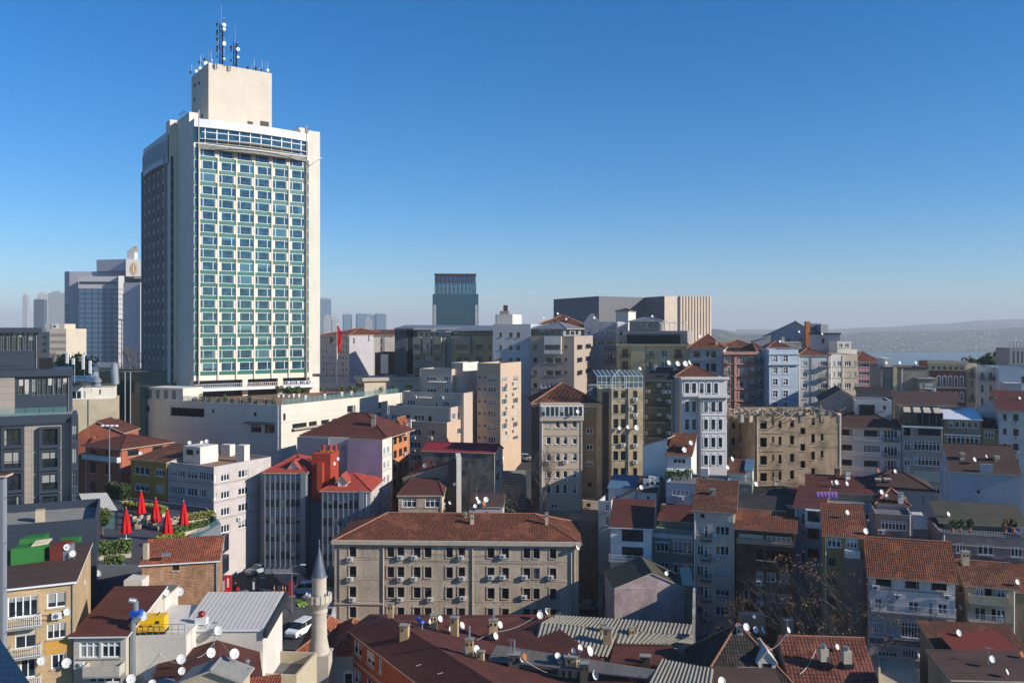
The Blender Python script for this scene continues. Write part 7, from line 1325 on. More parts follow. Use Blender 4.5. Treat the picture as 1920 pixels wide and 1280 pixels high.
# potted shrubs along the podium terrace
TZ = PODZ-1.5; pc = 0
def pot(loc, r, label, m='leaf_mid', seed=1, h=.8, pm='pot_white', group='potted shrubs on the podium terrace', tall=1.0):
    o = empty('potted_shrub', loc, label, 'plant', group); b = MB(); b.lathe(loc, [(.3*h, 0), (.42*h, h*.9), (.45*h, h), (.3*h, h*.97)], G(pm), 10); b.build('pot', o, True); b = MB(); rd = random.Random(seed); b.tube(Vector(loc)+Vector((0, 0, h*.9)), Vector(loc)+Vector((0, 0, h+r)), .04, .03, G('bark'), 5)
    b.build('stem', o); b = MB(); leaves(b, Vector(loc)+Vector((0, 0, h+r*.9*tall)), r, r, r*tall, 260, .13, G(m), rd, 6); b.build('foliage', o)
af, ef, nf, wf = POD.fr(1); a0, e0, n0, w0 = POD.fr(0)
k = 0
for px, y in ((572, 745), (608, 742), (640, 738), (658, 736), (674, 735), (703, 731)):
    p = PZ(px, y, TZ+1.2); p.z = TZ+.6; pot(p, .75 if k % 2 else .95, f'{["first", "second", "third", "fourth", "fifth", "sixth"][k]} from left of the white potted shrubs along the sunlit podium edge', 'leaf_mid', k, 1.1); k += 1
for k, px in enumerate((522, 531, 541, 550, 560)): p = PZ(px, 737, TZ+1.0); p.z = TZ; pot(p, .9, f'{["first", "second", "third", "fourth", "fifth"][k]} from left of the bushy shrubs in the row against the grey terrace wall', 'leaf_mid', 20+k, .9, tall=1.2, group='bushy shrubs in a row against the terrace wall')
for k in range(11):
    u = 14+k*2.1; p = a0+e0*u-n0*1.2; p.z = TZ; pot(p, .6+.25*(k % 3 == 1), f'{["first", "second", "third", "fourth", "fifth", "sixth", "seventh", "eighth", "ninth", "tenth", "eleventh"][k]} from left of the dark potted bushes behind the podium glass railing', 'leaf_dark' if k % 2 else 'leaf_mid', 50+k, .8, 'pot_grey', 'dark potted bushes behind the podium railing', 1.5)
for k in range(7): p = Vector((-33+k*3.6, 211.5+k*1.2, TZ)); pot(p, 1.3, f'{["first", "second", "third", "fourth", "fifth", "sixth", "seventh"][k]} from left of the big dark shrubs in front of the black roofed pavilion', 'leaf_dark', 70+k, .8, 'pot_grey', 'big shrubs before the pavilion', 1.1)
# furniture on the podium terrace: white umbrella-less tables with chairs
def chair_mesh(m):
    b = MB(); b.cbox((0, 0, .42), .5, .5, .06, m); b.box((-.25, .2, .48), (.5, 0, 0), (0, .05, 0), (0, 0, .45), m)
    c = MB(); 
    for x in (-.22, .18):
        for y in (-.22, .18): c.box((x, y, 0), (.04, 0, 0), (0, .04, 0), (0, 0, .42), m)
    return b.data('seat'), c.data('legs')
cmW = chair_mesh(G('white_metal')); cmO = chair_mesh(G('timber_orange'))
NTH = ['first', 'second', 'third', 'fourth', 'fifth', 'sixth', 'seventh', 'eighth', 'ninth', 'tenth', 'eleventh', 'twelfth', 'thirteenth', 'fourteenth', 'fifteenth', 'sixteenth']
for grp, me, us, lab in (('white', cmW, [24.2+.75*i for i in range(9)], 'white chairs stacked behind the balcony railing under the hotel tower'), ('wood', cmO, [14.2+.8*i for i in range(9)], 'wooden chairs behind the balcony railing under the hotel tower')):
    for i, u in enumerate(us):
        q = A0+te*u+Vector((te.y, -te.x, 0))*(1.2+.5*(i % 2)); q.z = 45.305; o = empty('chair', q, f'{NTH[i]} from left of the {lab}', 'chair', lab); inst('seat', me[0], o, q, R(YT)+(i % 3)); inst('legs', me[1], o, q, R(YT)+(i % 3))
# ---------------------------------------------------------------- the parasol terrace
deckz = TERZ
def hedge(p, q, w, h, m, label, seed, name='hedge', base='planter', bh=.5, bm='stone_trim'):
    p, q = Vector(p), Vector(q); rd = random.Random(seed); o = empty(name, p, label, 'hedge'); e = (q-p).normalized(); s_ = Vector((-e.y, e.x, 0)); b = MB(); b.box(p-s_*w/2, q-p, s_*w, (0, 0, bh), G(bm)); b.build(base, o)
    b = MB(); L = (q-p).length; n = int(L*w*h*150)+200
    for _ in range(n):
        c = p+e*rd.uniform(0, L)+s_*rd.uniform(-.55, .55)*w+Vector((0, 0, bh+h*rd.random()**.6*(1+.15*math.sin(rd.random()*9)))); a_ = Vector((rd.gauss(0, 1), rd.gauss(0, 1), rd.gauss(0, 1))).normalized(); t = a_.orthogonal().normalized()*.13; u = a_.cross(t)*.8; b.poly([c-t-u, c+t-u, c+t+u, c-t+u], G(m))
    b.build('foliage', o)
hedge(PZ(236, 958, deckz), PZ(310, 968, deckz), 1.2, 1.0, 'leaf_yellow', 'long yellow-green hedge at the back of the parasol terrace', 1)
hedge(PZ(205, 938, deckz), PZ(238, 944, deckz), 1.6, 2.4, 'leaf_dark', 'tall dark clipped hedge behind the glazed canopy on the parasol terrace', 2)
hedge(PZ(182, 1048, deckz), PZ(246, 1042, deckz), 1.3, 1.5, 'leaf_mid', 'bushy hedge in planters at the front left of the parasol terrace', 3)
hedge(PZ(196, 1068, deckz), PZ(232, 1066, deckz), 1.0, 1.0, 'leaf_mid', 'low rounded shrub in front of the bushy terrace hedge', 4)
hedge(PZ(350, 981, deckz), PZ(402, 974, deckz), 1.6, .8, 'leaf_yellow', 'yellow-green shrubs behind the rightmost red parasol', 5)
hedge(PZ(322, 1008, deckz), PZ(388, 990, deckz), 1.3, .7, 'leaf_mid', 'green shrub bed along the right edge of the parasol terrace', 6)
hedge(PZ(292, 1026, deckz), PZ(346, 1018, deckz), 1.5, .8, 'leaf_yellow', 'mixed green shrub bed nearest the tiled roof on the parasol terrace', 7)
p = PZ(192, 1004, deckz); leafy('terrace_tree', p, 4.2, 1.7, 'leaf_mid', 'small round terrace tree in a pale planter beside the glazed canopy', n=1400, s=.16, seed=8)
def parasol(px, py0, py1, label):
    d = (CZ-deckz-1.0)*F/(py1-HY); x = K(px)*d; z0 = Zp(py1, d); z1 = Zp(py0, d); o = empty('parasol', (x, d, deckz), label, 'parasol', 'closed red parasols on the planted roof terrace'); N = 22; b = MB(); rings = []; H = z1-z0
    for j in range(9):
        t = j/8; r = .62*(1-t)**.8+.07; ring = []
        for i in range(N): th = 2*math.pi*i/N; rr = r*(1+.22*math.cos(8*th+t*2)*(1-t*.6)); ring.append(Vector((x+rr*math.cos(th), d+rr*math.sin(th), z0+H*t*.97+(.12*math.cos(8*th) if j == 0 else 0))))
        rings.append(ring)
    m = G('parasol_red')
    for a_, c_ in zip(rings, rings[1:]):
        for i in range(N): k = (i+1) % N; b.poly([a_[i], a_[k], c_[k], c_[i]], m)
    b.poly(rings[-1], m); b.build('canopy', o, True); b = MB(); b.tube((x, d, deckz), (x, d, z1+.1), .05, .04, G('white_metal'), 6); b.build('pole', o); b = MB(); b.cbox((x, d, deckz+.003), .9, .9, .14, G('white_metal')); b.build('base', o)
flat('parasol_red', '#c4101c', .75, .2, 0, .15)
for v in ((236.5, 951, 998, 'closed red parasol nearest the left edge of the terrace'), (264.5, 919, 961, 'closed red parasol farthest back, before the yellow flats'), (292, 933, 977, 'closed red parasol in the middle of the terrace group'), (314, 952, 1000, 'closed red parasol nearest the viewer, right of the seating group'), (344.5, 938, 985, 'closed red parasol rightmost on the terrace, beside the shrub bed')): parasol(*v)
rattan = flat('rattan', '#a08f78', .8, .2, 0, .3)
am = MB(); am.cbox((0, 0, .1), .75, .72, .32, G('rattan')); am.box((-.38, .28, .42), (.76, 0, 0), (0, .12, 0), (0, 0, .38), G('rattan')); am.box((-.38, -.36, .42), (.1, 0, 0), (0, .62, 0), (0, 0, .2), G('rattan')); am.box((.28, -.36, .42), (.1, 0, 0), (0, .62, 0), (0, 0, .2), G('rattan')); AM = am.data('frame')
cu = MB(); cu.cbox((0, -.06, .424), .52, .56, .12, G('cream')); CU = cu.data('cushion')
tbm = MB(); tbm.cbox((0, 0, .4), .8, .8, .05, G('white_metal')); tbm.cbox((0, 0, 0), .1, .1, .4, G('iron')); TBM = tbm.data('top')
pos_ = [(252, 984), (259, 992), (271, 985), (281, 988), (290, 991), (300, 994), (325, 983), (330, 976), (250, 974), (262, 972), (275, 975)]
for i, (px, py) in enumerate(pos_):
    p = PZ(px, py, deckz+.003); o = empty('rattan_armchair', p, f'{NTH[i]} from left of the tan rattan armchairs on the parasol terrace, {["front", "back", "middle"][0 if py > 986 else 1 if py < 977 else 2]} row', 'armchair', 'rattan armchairs among the red parasols'); yw = (i*1.7) % 6.28; inst('frame', AM, o, p, yw); inst('cushion', CU, o, p, yw)
for i, (px, py) in enumerate(((258, 980), (266, 988), (288, 982), (318, 978), (336, 982))):
    p = PZ(px, py, deckz+.003); o = empty('low_table', p, f'{NTH[i]} from left of the small white tables between the rattan armchairs', 'table', 'white tables among the parasols'); inst('top', TBM, o, p)
# glazed canopy on the terrace
o = empty('glass_canopy', PZ(185, 965, deckz), 'white ribbed lean-to canopy on posts at the left end of the parasol terrace', 'canopy'); b = MB(); q0, q1, q2, q3 = PZ(162, 957, deckz+3.0), PZ(220, 955, deckz+3.0), PZ(200, 923, deckz+4.6), PZ(148, 925, deckz+4.6); b.slab([q0, q1, q2, q3], .1, G('ribbed_white'), G('white_metal')); b.build('roof', o)
for t in (.02, .5, .98):
    b = MB(); c = q0.lerp(q1, t); b.box((c.x-.06, c.y+.1, deckz), (.12, 0, 0), (0, .12, 0), (0, 0, 2.9), G('dark_metal')); b.build('post', o)
    c = q3.lerp(q2, t); b = MB(); b.box((c.x-.06, c.y-.2, deckz), (.12, 0, 0), (0, .12, 0), (0, 0, 4.5), G('dark_metal')); b.build('post', o)
b = MB(); c = q0.lerp(q1, .04); b.box((c.x, c.y+.3, deckz+.1), tuple((q1-q0)*.92), (0, .03, 0), (0, 0, 2.6), G('clear_glass')); b.build('glass', o)
# terrace glass railing along its right edge
a, e, n, w = TB.fr(1); o = None
b = MB(); pm_ = MB()
for k in range(14): p = a+e*(.3+k*1.58)-n*.15; p.z = TERZ+.9; b.box(p, e*1.45, n*.03, (0, 0, .8), G('clear_glass'))
b.build('glass_railing', TB.root)
# roof garden plants on the right
for i, (px, m) in enumerate(((1785, 'leaf_mid'), (1800, 'leaf_mid'), (1818, 'leaf_dark'), (1885, 'leaf_brown'), (1900, 'leaf_dark'))):
    p = PZ(px, 997, ZRG if 'ZRG' in globals() else 34.9); pot(p, .55, f'{NTH[i]} from left of the shrubs on the roof garden terrace at right', m, 90+i, .5, 'terracotta', 'shrubs on the roof garden', 1.1)
for i, px in enumerate((1254, 1264, 1276, 1290)):
    p = P(px, 899, 139.5); pot(p, .75, f'{NTH[i]} from left of the green balcony shrubs below the white awning', 'leaf_mid', 100+i, .4, 'pot_grey', 'balcony shrubs under the white awning', 1.0)
# ---------------------------------------------------------------- vehicles
def carpaint(name, h): N = NT(name, .25, .6); N.base(lin(h)); N.b.inputs['Coat Weight'].default_value = .6; return N.m
for nme, h in (('paint_white', '#e4e6e8'), ('paint_silver', '#a3a8ad'), ('paint_dark', '#2a2f36'), ('paint_lime', '#5f7d2a'), ('paint_grey', '#6b7076')): carpaint(nme, h)
flat('tyre', '#0d0d0e', .9, .1); flat('headlight', '#e8e8e0', .2, .7); flat('taillight', '#8c1010', .3, .6)
def vehicle(name, label, cat, loc, yaw, paint, kind='car', group=None):
    loc = Vector(loc); o = empty(name, loc, label, cat, group); ca, sa = math.cos(yaw), math.sin(yaw)
    def T(x, y, z): return Vector((loc.x+x*ca-y*sa, loc.y+x*sa+y*ca, loc.z+z))
    if kind == 'car': L, Wd, prof, cab = 4.3, 1.76, [(-2.15, .32), (-2.15, .72), (-1.95, .92), (-1.0, 1.0), (1.7, 1.02), (2.1, .95), (2.15, .6), (2.15, .32)], [(-1.15, .98), (-.45, 1.48), (1.1, 1.5), (1.95, 1.02)]
    elif kind == 'mpv': L, Wd, prof, cab = 4.5, 1.85, [(-2.25, .32), (-2.25, .75), (-2.1, 1.0), (-1.3, 1.12), (2.2, 1.12), (2.25, .9), (2.25, .32)], [(-1.35, 1.1), (-.7, 1.78), (2.0, 1.84), (2.2, 1.12)]
    else: L, Wd, prof, cab = 5.6, 2.0, [(-2.8, .35), (-2.8, .95), (-2.5, 1.25), (-2.1, 1.3), (2.8, 1.3), (2.8, .35)], [(-2.15, 1.28), (-1.5, 2.4), (2.6, 2.45), (2.8, 1.3)]
    def loft(prof, w0, w1, m, nm, zmin, zmax):
        b = MB(); hw = lambda z: (w0+(w1-w0)*(z-zmin)/(zmax-zmin))/2; n = len(prof)
        A_ = [T(x, -hw(z), z) for x, z in prof]; B_ = [T(x, hw(z), z) for x, z in prof]
        for i in range(n): j = (i+1) % n; b.poly([A_[i], A_[j], B_[j], B_[i]], m)
        b.poly(A_[::-1], m); b.poly(B_, m); return b.build(nm, o)
    p = G(paint); loft(prof, Wd, Wd*.96, p, 'body', .3, 1.1); zc0, zc1 = cab[0][1], cab[1][1]; loft(cab, Wd*.93, Wd*.78, G('glass_dark'), 'windows', zc0, zc1)
    rf = [(cab[1][0]+.12, cab[1][1]-.05), (cab[1][0]+.12, cab[1][1]+.03), (cab[2][0]-.02, cab[2][1]+.03), (cab[2][0]-.02, cab[2][1]-.05)]; loft(rf, Wd*.8, Wd*.8, p, 'roof', 1, 2)
    for xx in ([cab[1][0]+.9, cab[2][0]-.15] if kind != 'van' else [-.6, .2, 1.0, 1.8]):
        for s_ in (-1, 1): b = MB(); b.tube(T(xx, s_*Wd*.475, zc0), T(xx-.02, s_*Wd*.4, zc1+.02), .05 if kind != 'van' else .35, .05 if kind != 'van' else .33, p, 4); b.build('pillar', o)
    for x in (-L*.31, L*.31):
        for s_ in (-1, 1):
            b = MB(); b.tube(T(x, s_*(Wd/2-.2), .33), T(x, s_*(Wd/2+.02), .33), .33, .33, G('tyre'), 14); wh = b.build('wheel', o); b = MB(); b.tube(T(x, s_*(Wd/2+.021), .33), T(x, s_*(Wd/2+.035), .33), .2, .18, G('galv'), 10); b.build('rim', wh)
    for s_ in (-1, 1):
        b = MB(); c = T(prof[0][0]-.02, s_*Wd*.36, .68); b.cbox(c, .08, .4, .16, G('headlight'), yaw); b.build('headlight', o); b = MB(); c = T(-prof[0][0]+.01, s_*Wd*.4, .72); b.cbox(c, .06, .22, .3, G('taillight'), yaw); b.build('taillight', o)
    return o
def onroad(px, py):       # where the view ray meets the street
    d = 100.0
    for _ in range(60): x = K(px)*d; z = ground_z(x, d)+.34; d += (Zp(py, d)-z)*.6*1600/max(60, (py-HY))*.5
    return Vector((K(px)*d, d, ground_z(K(px)*d, d)+.34))
vehicle('parked_car', 'white people carrier parked facing the viewer, left of the minaret shaft', 'car', onroad(563, 1188), R(68), 'paint_white', 'mpv')
vehicle('white_van', 'pale blue-white van parked in the shaded street beside the red roofed office', 'van', onroad(474, 1058), R(55), 'paint_white', 'van')
vehicle('parked_car', 'white car half hidden behind the red roofed office, below the van', 'car', onroad(484, 1074), R(55), 'paint_silver')
vehicle('parked_car', 'white pickup parked on the pavement just left of the minaret balcony', 'car', onroad(570, 1112), R(10), 'paint_white', 'mpv')
vehicle('parked_car', 'white and lime green car mostly hidden by the minaret balcony', 'car', onroad(580, 1134), R(40), 'paint_lime')
vehicle('parked_car', 'silver car between the minaret and the long beige building', 'car', onroad(619, 1160), R(75), 'paint_silver', 'mpv')
vehicle('parked_car', 'small white car at the top of the long staircase', 'car', (K(986)*196, 196, ground_z(K(986)*196, 196)+.35), R(150), 'paint_white')
for i, (y, nm, pt) in enumerate(((1108, 'farthest silver estate in the shaded car park right of the long beige building', 'paint_silver'), (1126, 'middle pale car in the shaded car park right of the long beige building', 'paint_white'), (1142, 'nearest silver car in the shaded car park right of the long beige building', 'paint_silver'))):
    vehicle('parked_car', nm, 'car', onroad(1105, y), R(172), pt, 'mpv' if i == 0 else 'car', 'cars in the shaded car park')
vehicle('parked_car', 'grey car under the bare tree at the back of the car park', 'car', onroad(1140, 1082), R(200), 'paint_grey')
# people
def person(loc, yaw, label, coat, bag=None, stride=.35):
    loc = Vector(loc); o = empty('person', loc, label, 'person')
    def skin(name, verts, edges, rad, m, root=0):
        me = bpy.data.meshes.new(name); c, s_ = math.cos(yaw), math.sin(yaw); me.from_pydata([(x*c-y*s_, x*s_+y*c, z) for x, y, z in verts], edges, []); ob = bpy.data.objects.new(name, me); COL.objects.link(ob); ob.parent = o; WL[ob] = loc
        me.materials.append(m); md = ob.modifiers.new('skin', 'SKIN'); md.use_smooth_shade = True
        for v, r in zip(me.skin_vertices[0].data, rad): v.radius = (r, r)
        me.skin_vertices[0].data[root].use_root = True; sb = ob.modifiers.new('sub', 'SUBSURF'); sb.levels = sb.render_levels = 1
    V_ = [(0, 0, .95), (0, .02, 1.2), (0, .03, 1.43), (0, .05, 1.53), (0, .07, 1.64), (-.09, 0, .9), (-.1, stride*.4, .5), (-.1, stride*.55, .08), (-.1, stride*.55+.14, .04), (.09, 0, .9), (.1, -stride*.2, .5), (.1, -stride*.7, .1), (.1, -stride*.7+.13, .04), (-.2, .02, 1.4), (-.26, -.08, 1.14), (-.27, .06, .9), (.2, .02, 1.4), (.26, .1, 1.14), (.27, .2, .92)]
    E_ = [(0, 1), (1, 2), (2, 3), (3, 4), (0, 5), (5, 6), (6, 7), (7, 8), (0, 9), (9, 10), (10, 11), (11, 12), (2, 13), (13, 14), (14, 15), (2, 16), (16, 17), (17, 18)]
    skin('body', V_, E_, [.13, .12, .13, .05, .1, .09, .06, .045, .04, .09, .06, .045, .04, .055, .045, .035, .055, .045, .035], G('skin_tone'))
    skin('coat', [V_[i] for i in (0, 1, 2, 13, 14, 15, 16, 17, 18)], [(0, 1), (1, 2), (2, 3), (3, 4), (4, 5), (2, 6), (6, 7), (7, 8)], [.2, .17, .18, .085, .065, .05, .085, .065, .05], coat)
    skin('trousers', [V_[i] for i in (0, 5, 6, 7, 9, 10, 11)], [(0, 1), (1, 2), (2, 3), (0, 4), (4, 5), (5, 6)], [.16, .11, .085, .06, .11, .085, .06], G('denim'))
    b = MB(); b.lathe(loc+Vector((-.07*math.sin(yaw)*1, .07*math.cos(yaw), 1.63)), [(.1, 0), (.125, .06), (.1, .13), (.03, .16)], G('iron'), 10); b.build('hair', o, True)
    if bag: 
        bo = empty('shopping_bag', loc+Vector((.3, .2, .3)), bag, 'bag'); b = MB(); b.cbox(loc+Vector((.36, .12, .42)), .42, .16, .45, G('parasol_red'), .3); b.build('bag_body', bo); b = MB(); b.tube(loc+Vector((.25, .15, .87)), loc+Vector((.3, .18, .95)), .015, .015, G('iron'), 4); b.build('handle', bo)
flat('skin_tone', '#b98a70', .6); flat('denim', '#27303f', .9); flat('coat_dark', '#1c1c20', .9)
person(onroad(441, 1114)+Vector((0, 0, .14)), R(-60), 'person in a dark coat walking past the tall red sign carrying a red bag', G('coat_dark'), 'bright red shopping bag carried by the walking person')
person(onroad(553, 1098)+Vector((0, 0, .14)), R(30), 'person in dark clothes standing beside the dark red shop sign', G('coat_dark'), None, .05)
# street furniture
def sign(px, py0, py1, w, m, label, txt=None):
    p = onroad(px, py1); h = Zp(py0, p.y)-p.z; o = empty('sign_totem', p, label, 'sign'); b = MB(); b.cbox(p, w, .35, h, m, R(10)); b.build('panel', o)
    b = MB(); b.cbox(p-Vector((0, 0, .02)), w+.3, .6, .1, G('concrete'), R(10)); b.build('foot', o)
    if txt:
        b = MB()
        for k in range(txt): b.cbox(p+Vector((.02, -.2, h*.45+k*h*.055)), .22+.06*(k % 2), .05, h*.04, G('white_metal'), R(10))
        b.build('lettering', o)
sign(428, 1078, 1117, .95, G('parasol_red'), 'tall bright red sign totem with white lettering beside the brick house', 8)
sign(546, 1089, 1117, .8, flat('sign_dark_red', '#7a1216', .6), 'dark red sign totem in front of the red roofed office shutter')
sign(476, 1083, 1120, .4, flat('sign_dark', '#303236', .6), 'narrow dark banner sign with white lettering on the paved corner', 7)
sign(524, 1098, 1130, .5, G('sign_dark'), 'small dark banner sign beside the orange barriers')
for i, (px, py) in enumerate(((514, 1108), (530, 1108), (535, 1109))):
    p = onroad(px, py); o = empty('traffic_bollard', p, f'{["left", "middle", "right"][i]} orange and white striped bollard on the pavement before the office', 'bollard', 'orange bollards before the office'); b = MB(); b.lathe(p, [(.2, 0), (.2, .05), (.07, .06), (.06, .9), (.02, .95)], G('timber_orange'), 10); b.build('post', o); b = MB(); b.lathe(p+Vector((0, 0, .45)), [(.075, 0), (.075, .2)], G('white_metal'), 10); b.build('stripe', o)
for i, (px, py) in enumerate(((453, 1124), (465, 1125), (486, 1129), (478, 1130))):
    p = onroad(px, py); o = empty('street_planter', p, f'{["first", "second", "third", "fourth"][i]} from left of the street planters by the paved corner', 'planter', 'planters by the paved corner'); b = MB(); b.lathe(p, [(.45, 0), (.6, .5), (.5, .5), (.45, .45)], G('terracotta' if i in (1, 2) else 'iron'), 12); b.build('bowl', o, True)
def lamp(px, py0, py1, arm, label):
    p = onroad(px, py1); h = Zp(py0, p.y)-p.z; o = empty('street_lamp', p, label, 'street lamp'); b = MB(); b.tube(p, p+Vector((0, 0, h)), .09, .06, G('galv'), 8); b.build('pole', o); b = MB(); b.tube(p+Vector((0, 0, h)), p+Vector((arm, 0, h+.3)), .05, .04, G('galv'), 6); b.build('arm', o); b = MB(); b.cbox(p+Vector((arm*1.15, 0, h+.25)), .7, .25, .12, G('white_metal')); b.build('lamp_head', o)
lamp(547, 1062, 1148, 1.4, 'tall street lamp with a curved arm on the street left of the minaret')
lamp(492, 1086, 1098, .01, 'short post with a round white sign at the pavement edge by the office')
for (px, y0, d, lab) in ((205, 798, 150, 'grey floodlight pole rising above the terracotta mansion'), (228, 600, 240, 'tall grey mast with round lamps between the white slab and hotel tower')):
    x = K(px)*d; o = empty('light_mast', (x, d, 30), lab, 'light mast'); z1 = Zp(y0, d); b = MB(); b.tube((x, d, 30), (x, d, z1), .14, .1, G('galv'), 8); b.build('pole', o)
    for k in range(4): b = MB(); b.lathe((x-1.2+.8*k, d, z1), [(.3, -.15), (.42, 0), (.3, .15)], G('white_metal'), 10); b.build('lamp', o)
# flag
d = 262; x = K(632)*d; o = empty('flagpole', (x, d, 35), 'white flagpole with a limp red flag right of the hotel tower', 'flagpole'); b = MB(); b.tube((x, d, 35), (x, d, Zp(606, d)), .22, .14, G('white_metal'), 8); b.build('pole', o)
b = MB(); z1, z0 = Zp(610, d), Zp(661, d); prev = None
for j in range(9):
    t = j/8; z = z1+(z0-z1)*t; row = [Vector((x+.15+(.25+1.1*math.sin(min(1, t*1.4)*math.pi*.75))*u, d-.1+.25*math.sin(u*9+j), z)) for u in (0, .25, .5, .75, 1)]
    if prev:
        for k in range(4): b.poly([prev[k], prev[k+1], row[k+1], row[k]], G('parasol_red'))
    prev = row
b.build('flag', o)
# silver ducts and white antennas at left
o = empty('silver_duct', P(175, 715, 170), 'big silver ventilation duct snaking across the roof edge above the pale concrete flank', 'duct')
def pipe_path(o, pts_, r, nm): 
    b = MB()
    for p, q in zip(pts_, pts_[1:]): b.tube(p, q, r, r, G('galv'), 12)
    for p in pts_[1:-1]: b.lathe(Vector(p)-Vector((0, 0, r)), [(r*.5, 0), (r*1.0, r*.6), (r*1.0, r*1.4), (r*.5, r*2)], G('galv'), 12)
    b.build(nm, o, True)
pipe_path(o, [P(138, 713, 176), P(172, 712, 171), P(181, 716, 169), P(181, 724, 169)], .95, 'duct'); o2 = empty('silver_duct', P(178, 690, 178), 'arched silver duct rising behind the lower duct, left of the teal glass block', 'duct'); pipe_path(o2, [P(178, 708, 178), P(178, 694, 178), P(186, 686, 178), P(214, 686, 178), P(216, 720, 178)], .8, 'duct')
for i, (px, y0, y1) in enumerate(((126, 660, 681), (137.5, 672, 683), (156, 664, 692), (169, 676, 700))):
    p = P(px, y1, 172); o = empty('panel_antenna', p, f'{NTH[i]} from left of the white panel antennas on masts above the pale concrete flank', 'antenna', 'white panel antennas at left'); b = MB(); b.cbox((p.x, p.y, p.z), .45, .3, (y1-y0)/F*172, G('white_metal')); b.build('panel', o); b = MB(); b.tube((p.x+.1, p.y+.3, p.z-4), (p.x+.1, p.y+.3, p.z+1.5), .07, .07, G('galv'), 6); b.build('mast', o)
# masts on the hotel roof block
def mast(px, y0, y1, y2, d, label, lattice=True, seed=0, nd=9):
    rd = random.Random(seed); x = K(px)*d; zt_, zm, zb2 = Zp(y0, d), Zp(y1, d), Zp(y2, d); o = empty('antenna_mast', (x, d, zb2), label, 'antenna mast'); b = MB()
    if lattice:
        for (ax, ay) in ((-.4, 0), (.4, 0), (0, .6)): b.tube((x+ax, d+ay, zb2), (x+ax, d+ay, zm), 0.13, 0.11, G('iron'), 4)
        n_ = int((zm-zb2)/.8)
        for k in range(n_): s_ = 1 if k % 2 else -1; b.tube((x-.4*s_, d, zb2+k*.8), (x+.4*s_, d, zb2+k*.8+.8), 0.07, 0.07, G('iron'), 3)
    b.tube((x, d, zm-1 if lattice else zb2), (x, d, zt_), .07, .05, G('galv'), 5); b.build('lattice', o)
    for k in range(nd): s_ = rd.choice((-1, 1)); z = rd.uniform(zb2+1, zm); b = MB(); r = rd.uniform(.3, .55); b.lathe((x+s_*.8, d-.3, z), [(r*.6, 0), (r, .1), (r, .25), (.1, .3)], G('white_metal' if s_ > 0 else 'grey_frame'), 12, (s_*.6, -1, 0)); b.build('drum_antenna', o)
    for k in range(nd//2): s_ = rd.choice((-1, 1)); z = rd.uniform(zb2+1, zm+1); b = MB(); b.tube((x+s_*.7, d, z), (x+s_*.7, d, z+2), .05, .05, G('white_metal'), 4); b.build('whip', o)
mast(415, 8, 45, 121, 224, 'tallest dark lattice mast crowded with drum antennas on the hotel roof block', seed=1, nd=14)
mast(441, 48, 80, 125, 226, 'thinner second lattice mast on the hotel roof block', seed=2, nd=5)
for i, (px, y0, y1, d, lab) in enumerate(((391, 92, 118, 226, 'cluster of white aerials at the front left corner of the hotel roof block'), (381, 100, 124, 236, 'slim whip aerial with a dish, left edge of the hotel roof block'), (371, 120, 134, 246, 'small group of drum aerials halfway along the left roof edge of the block'), (364, 126, 140, 254, 'small aerials at the far left roof corner of the hotel block'), (472, 120, 133, 232, 'two stacked white drums on the front roof edge of the hotel block'), (487, 122, 136, 236, 'low camera-like aerials near the right roof corner of the hotel block'), (497, 117, 138, 240, 'pair of thin whip aerials at the right roof corner of the hotel block'))):
    mast(px, y0, y1-2, y1, d, lab, False, 10+i, 3)
# foreground ledge and wall edge at the left border
N = NT('ledge_metal', .45, .5, .2); N.base(N.mix(N.ramp(N.noise(N.pos(), 40, 5), .35, .65), lin('#16202e'), lin('#2c3d52')))
p0, p1 = PZ(-60, 1108, 58.7), PZ(62, 1280, 58.7); p2 = PZ(100, 1345, 58.7); o = empty('parapet_ledge', p0, 'blue painted metal ledge crossing the bottom left corner right before the camera', 'ledge'); b = MB(); b.prism([(p0.x, p0.y), (p0.x-3, p0.y), (p2.x-3, p2.y-1), (p2.x, p2.y)], 58.4, 58.7, N.m); b.build('coping', o)
b = MB(); b.prism([(p0.x-.1, p0.y), (p0.x-2.8, p0.y), (p2.x-2.8, p2.y-1), (p2.x-.1, p2.y)], 56.5, 58.398, N.m); b.build('upstand', o)
cpv = PZ(303, 1283, 58.45); o = empty('pipe_cap', cpv, 'rounded dark blue pipe cap peeping over the bottom edge near the camera', 'pipe cap'); b = MB(); b.lathe(cpv-Vector((0, 0, .5)), [(.09, 0), (.09, .44), (.075, .49), (.03, .515)], N.m, 20); b.build('cap', o, True); b = MB(); b.tube(cpv-Vector((0, 0, 1.8)), cpv-Vector((0, 0, .5)), .05, .05, G('galv')); b.build('pipe', o)
B = Bld('grey_glass_wall', 'narrow strip of grey glass cladding with a red roof edge at the left border', 'building', a=(-80, 60), bx=6, yaw=8, top=896, L=.6, wall='blue_clad', base=12); B.roof('flat', 0, .3, 'felt_maroon'); B.blk('F', B.W-.5, B.W, B.z0, B.z1-.1, .15, 'galv', 'corner_trim'); B.finish()
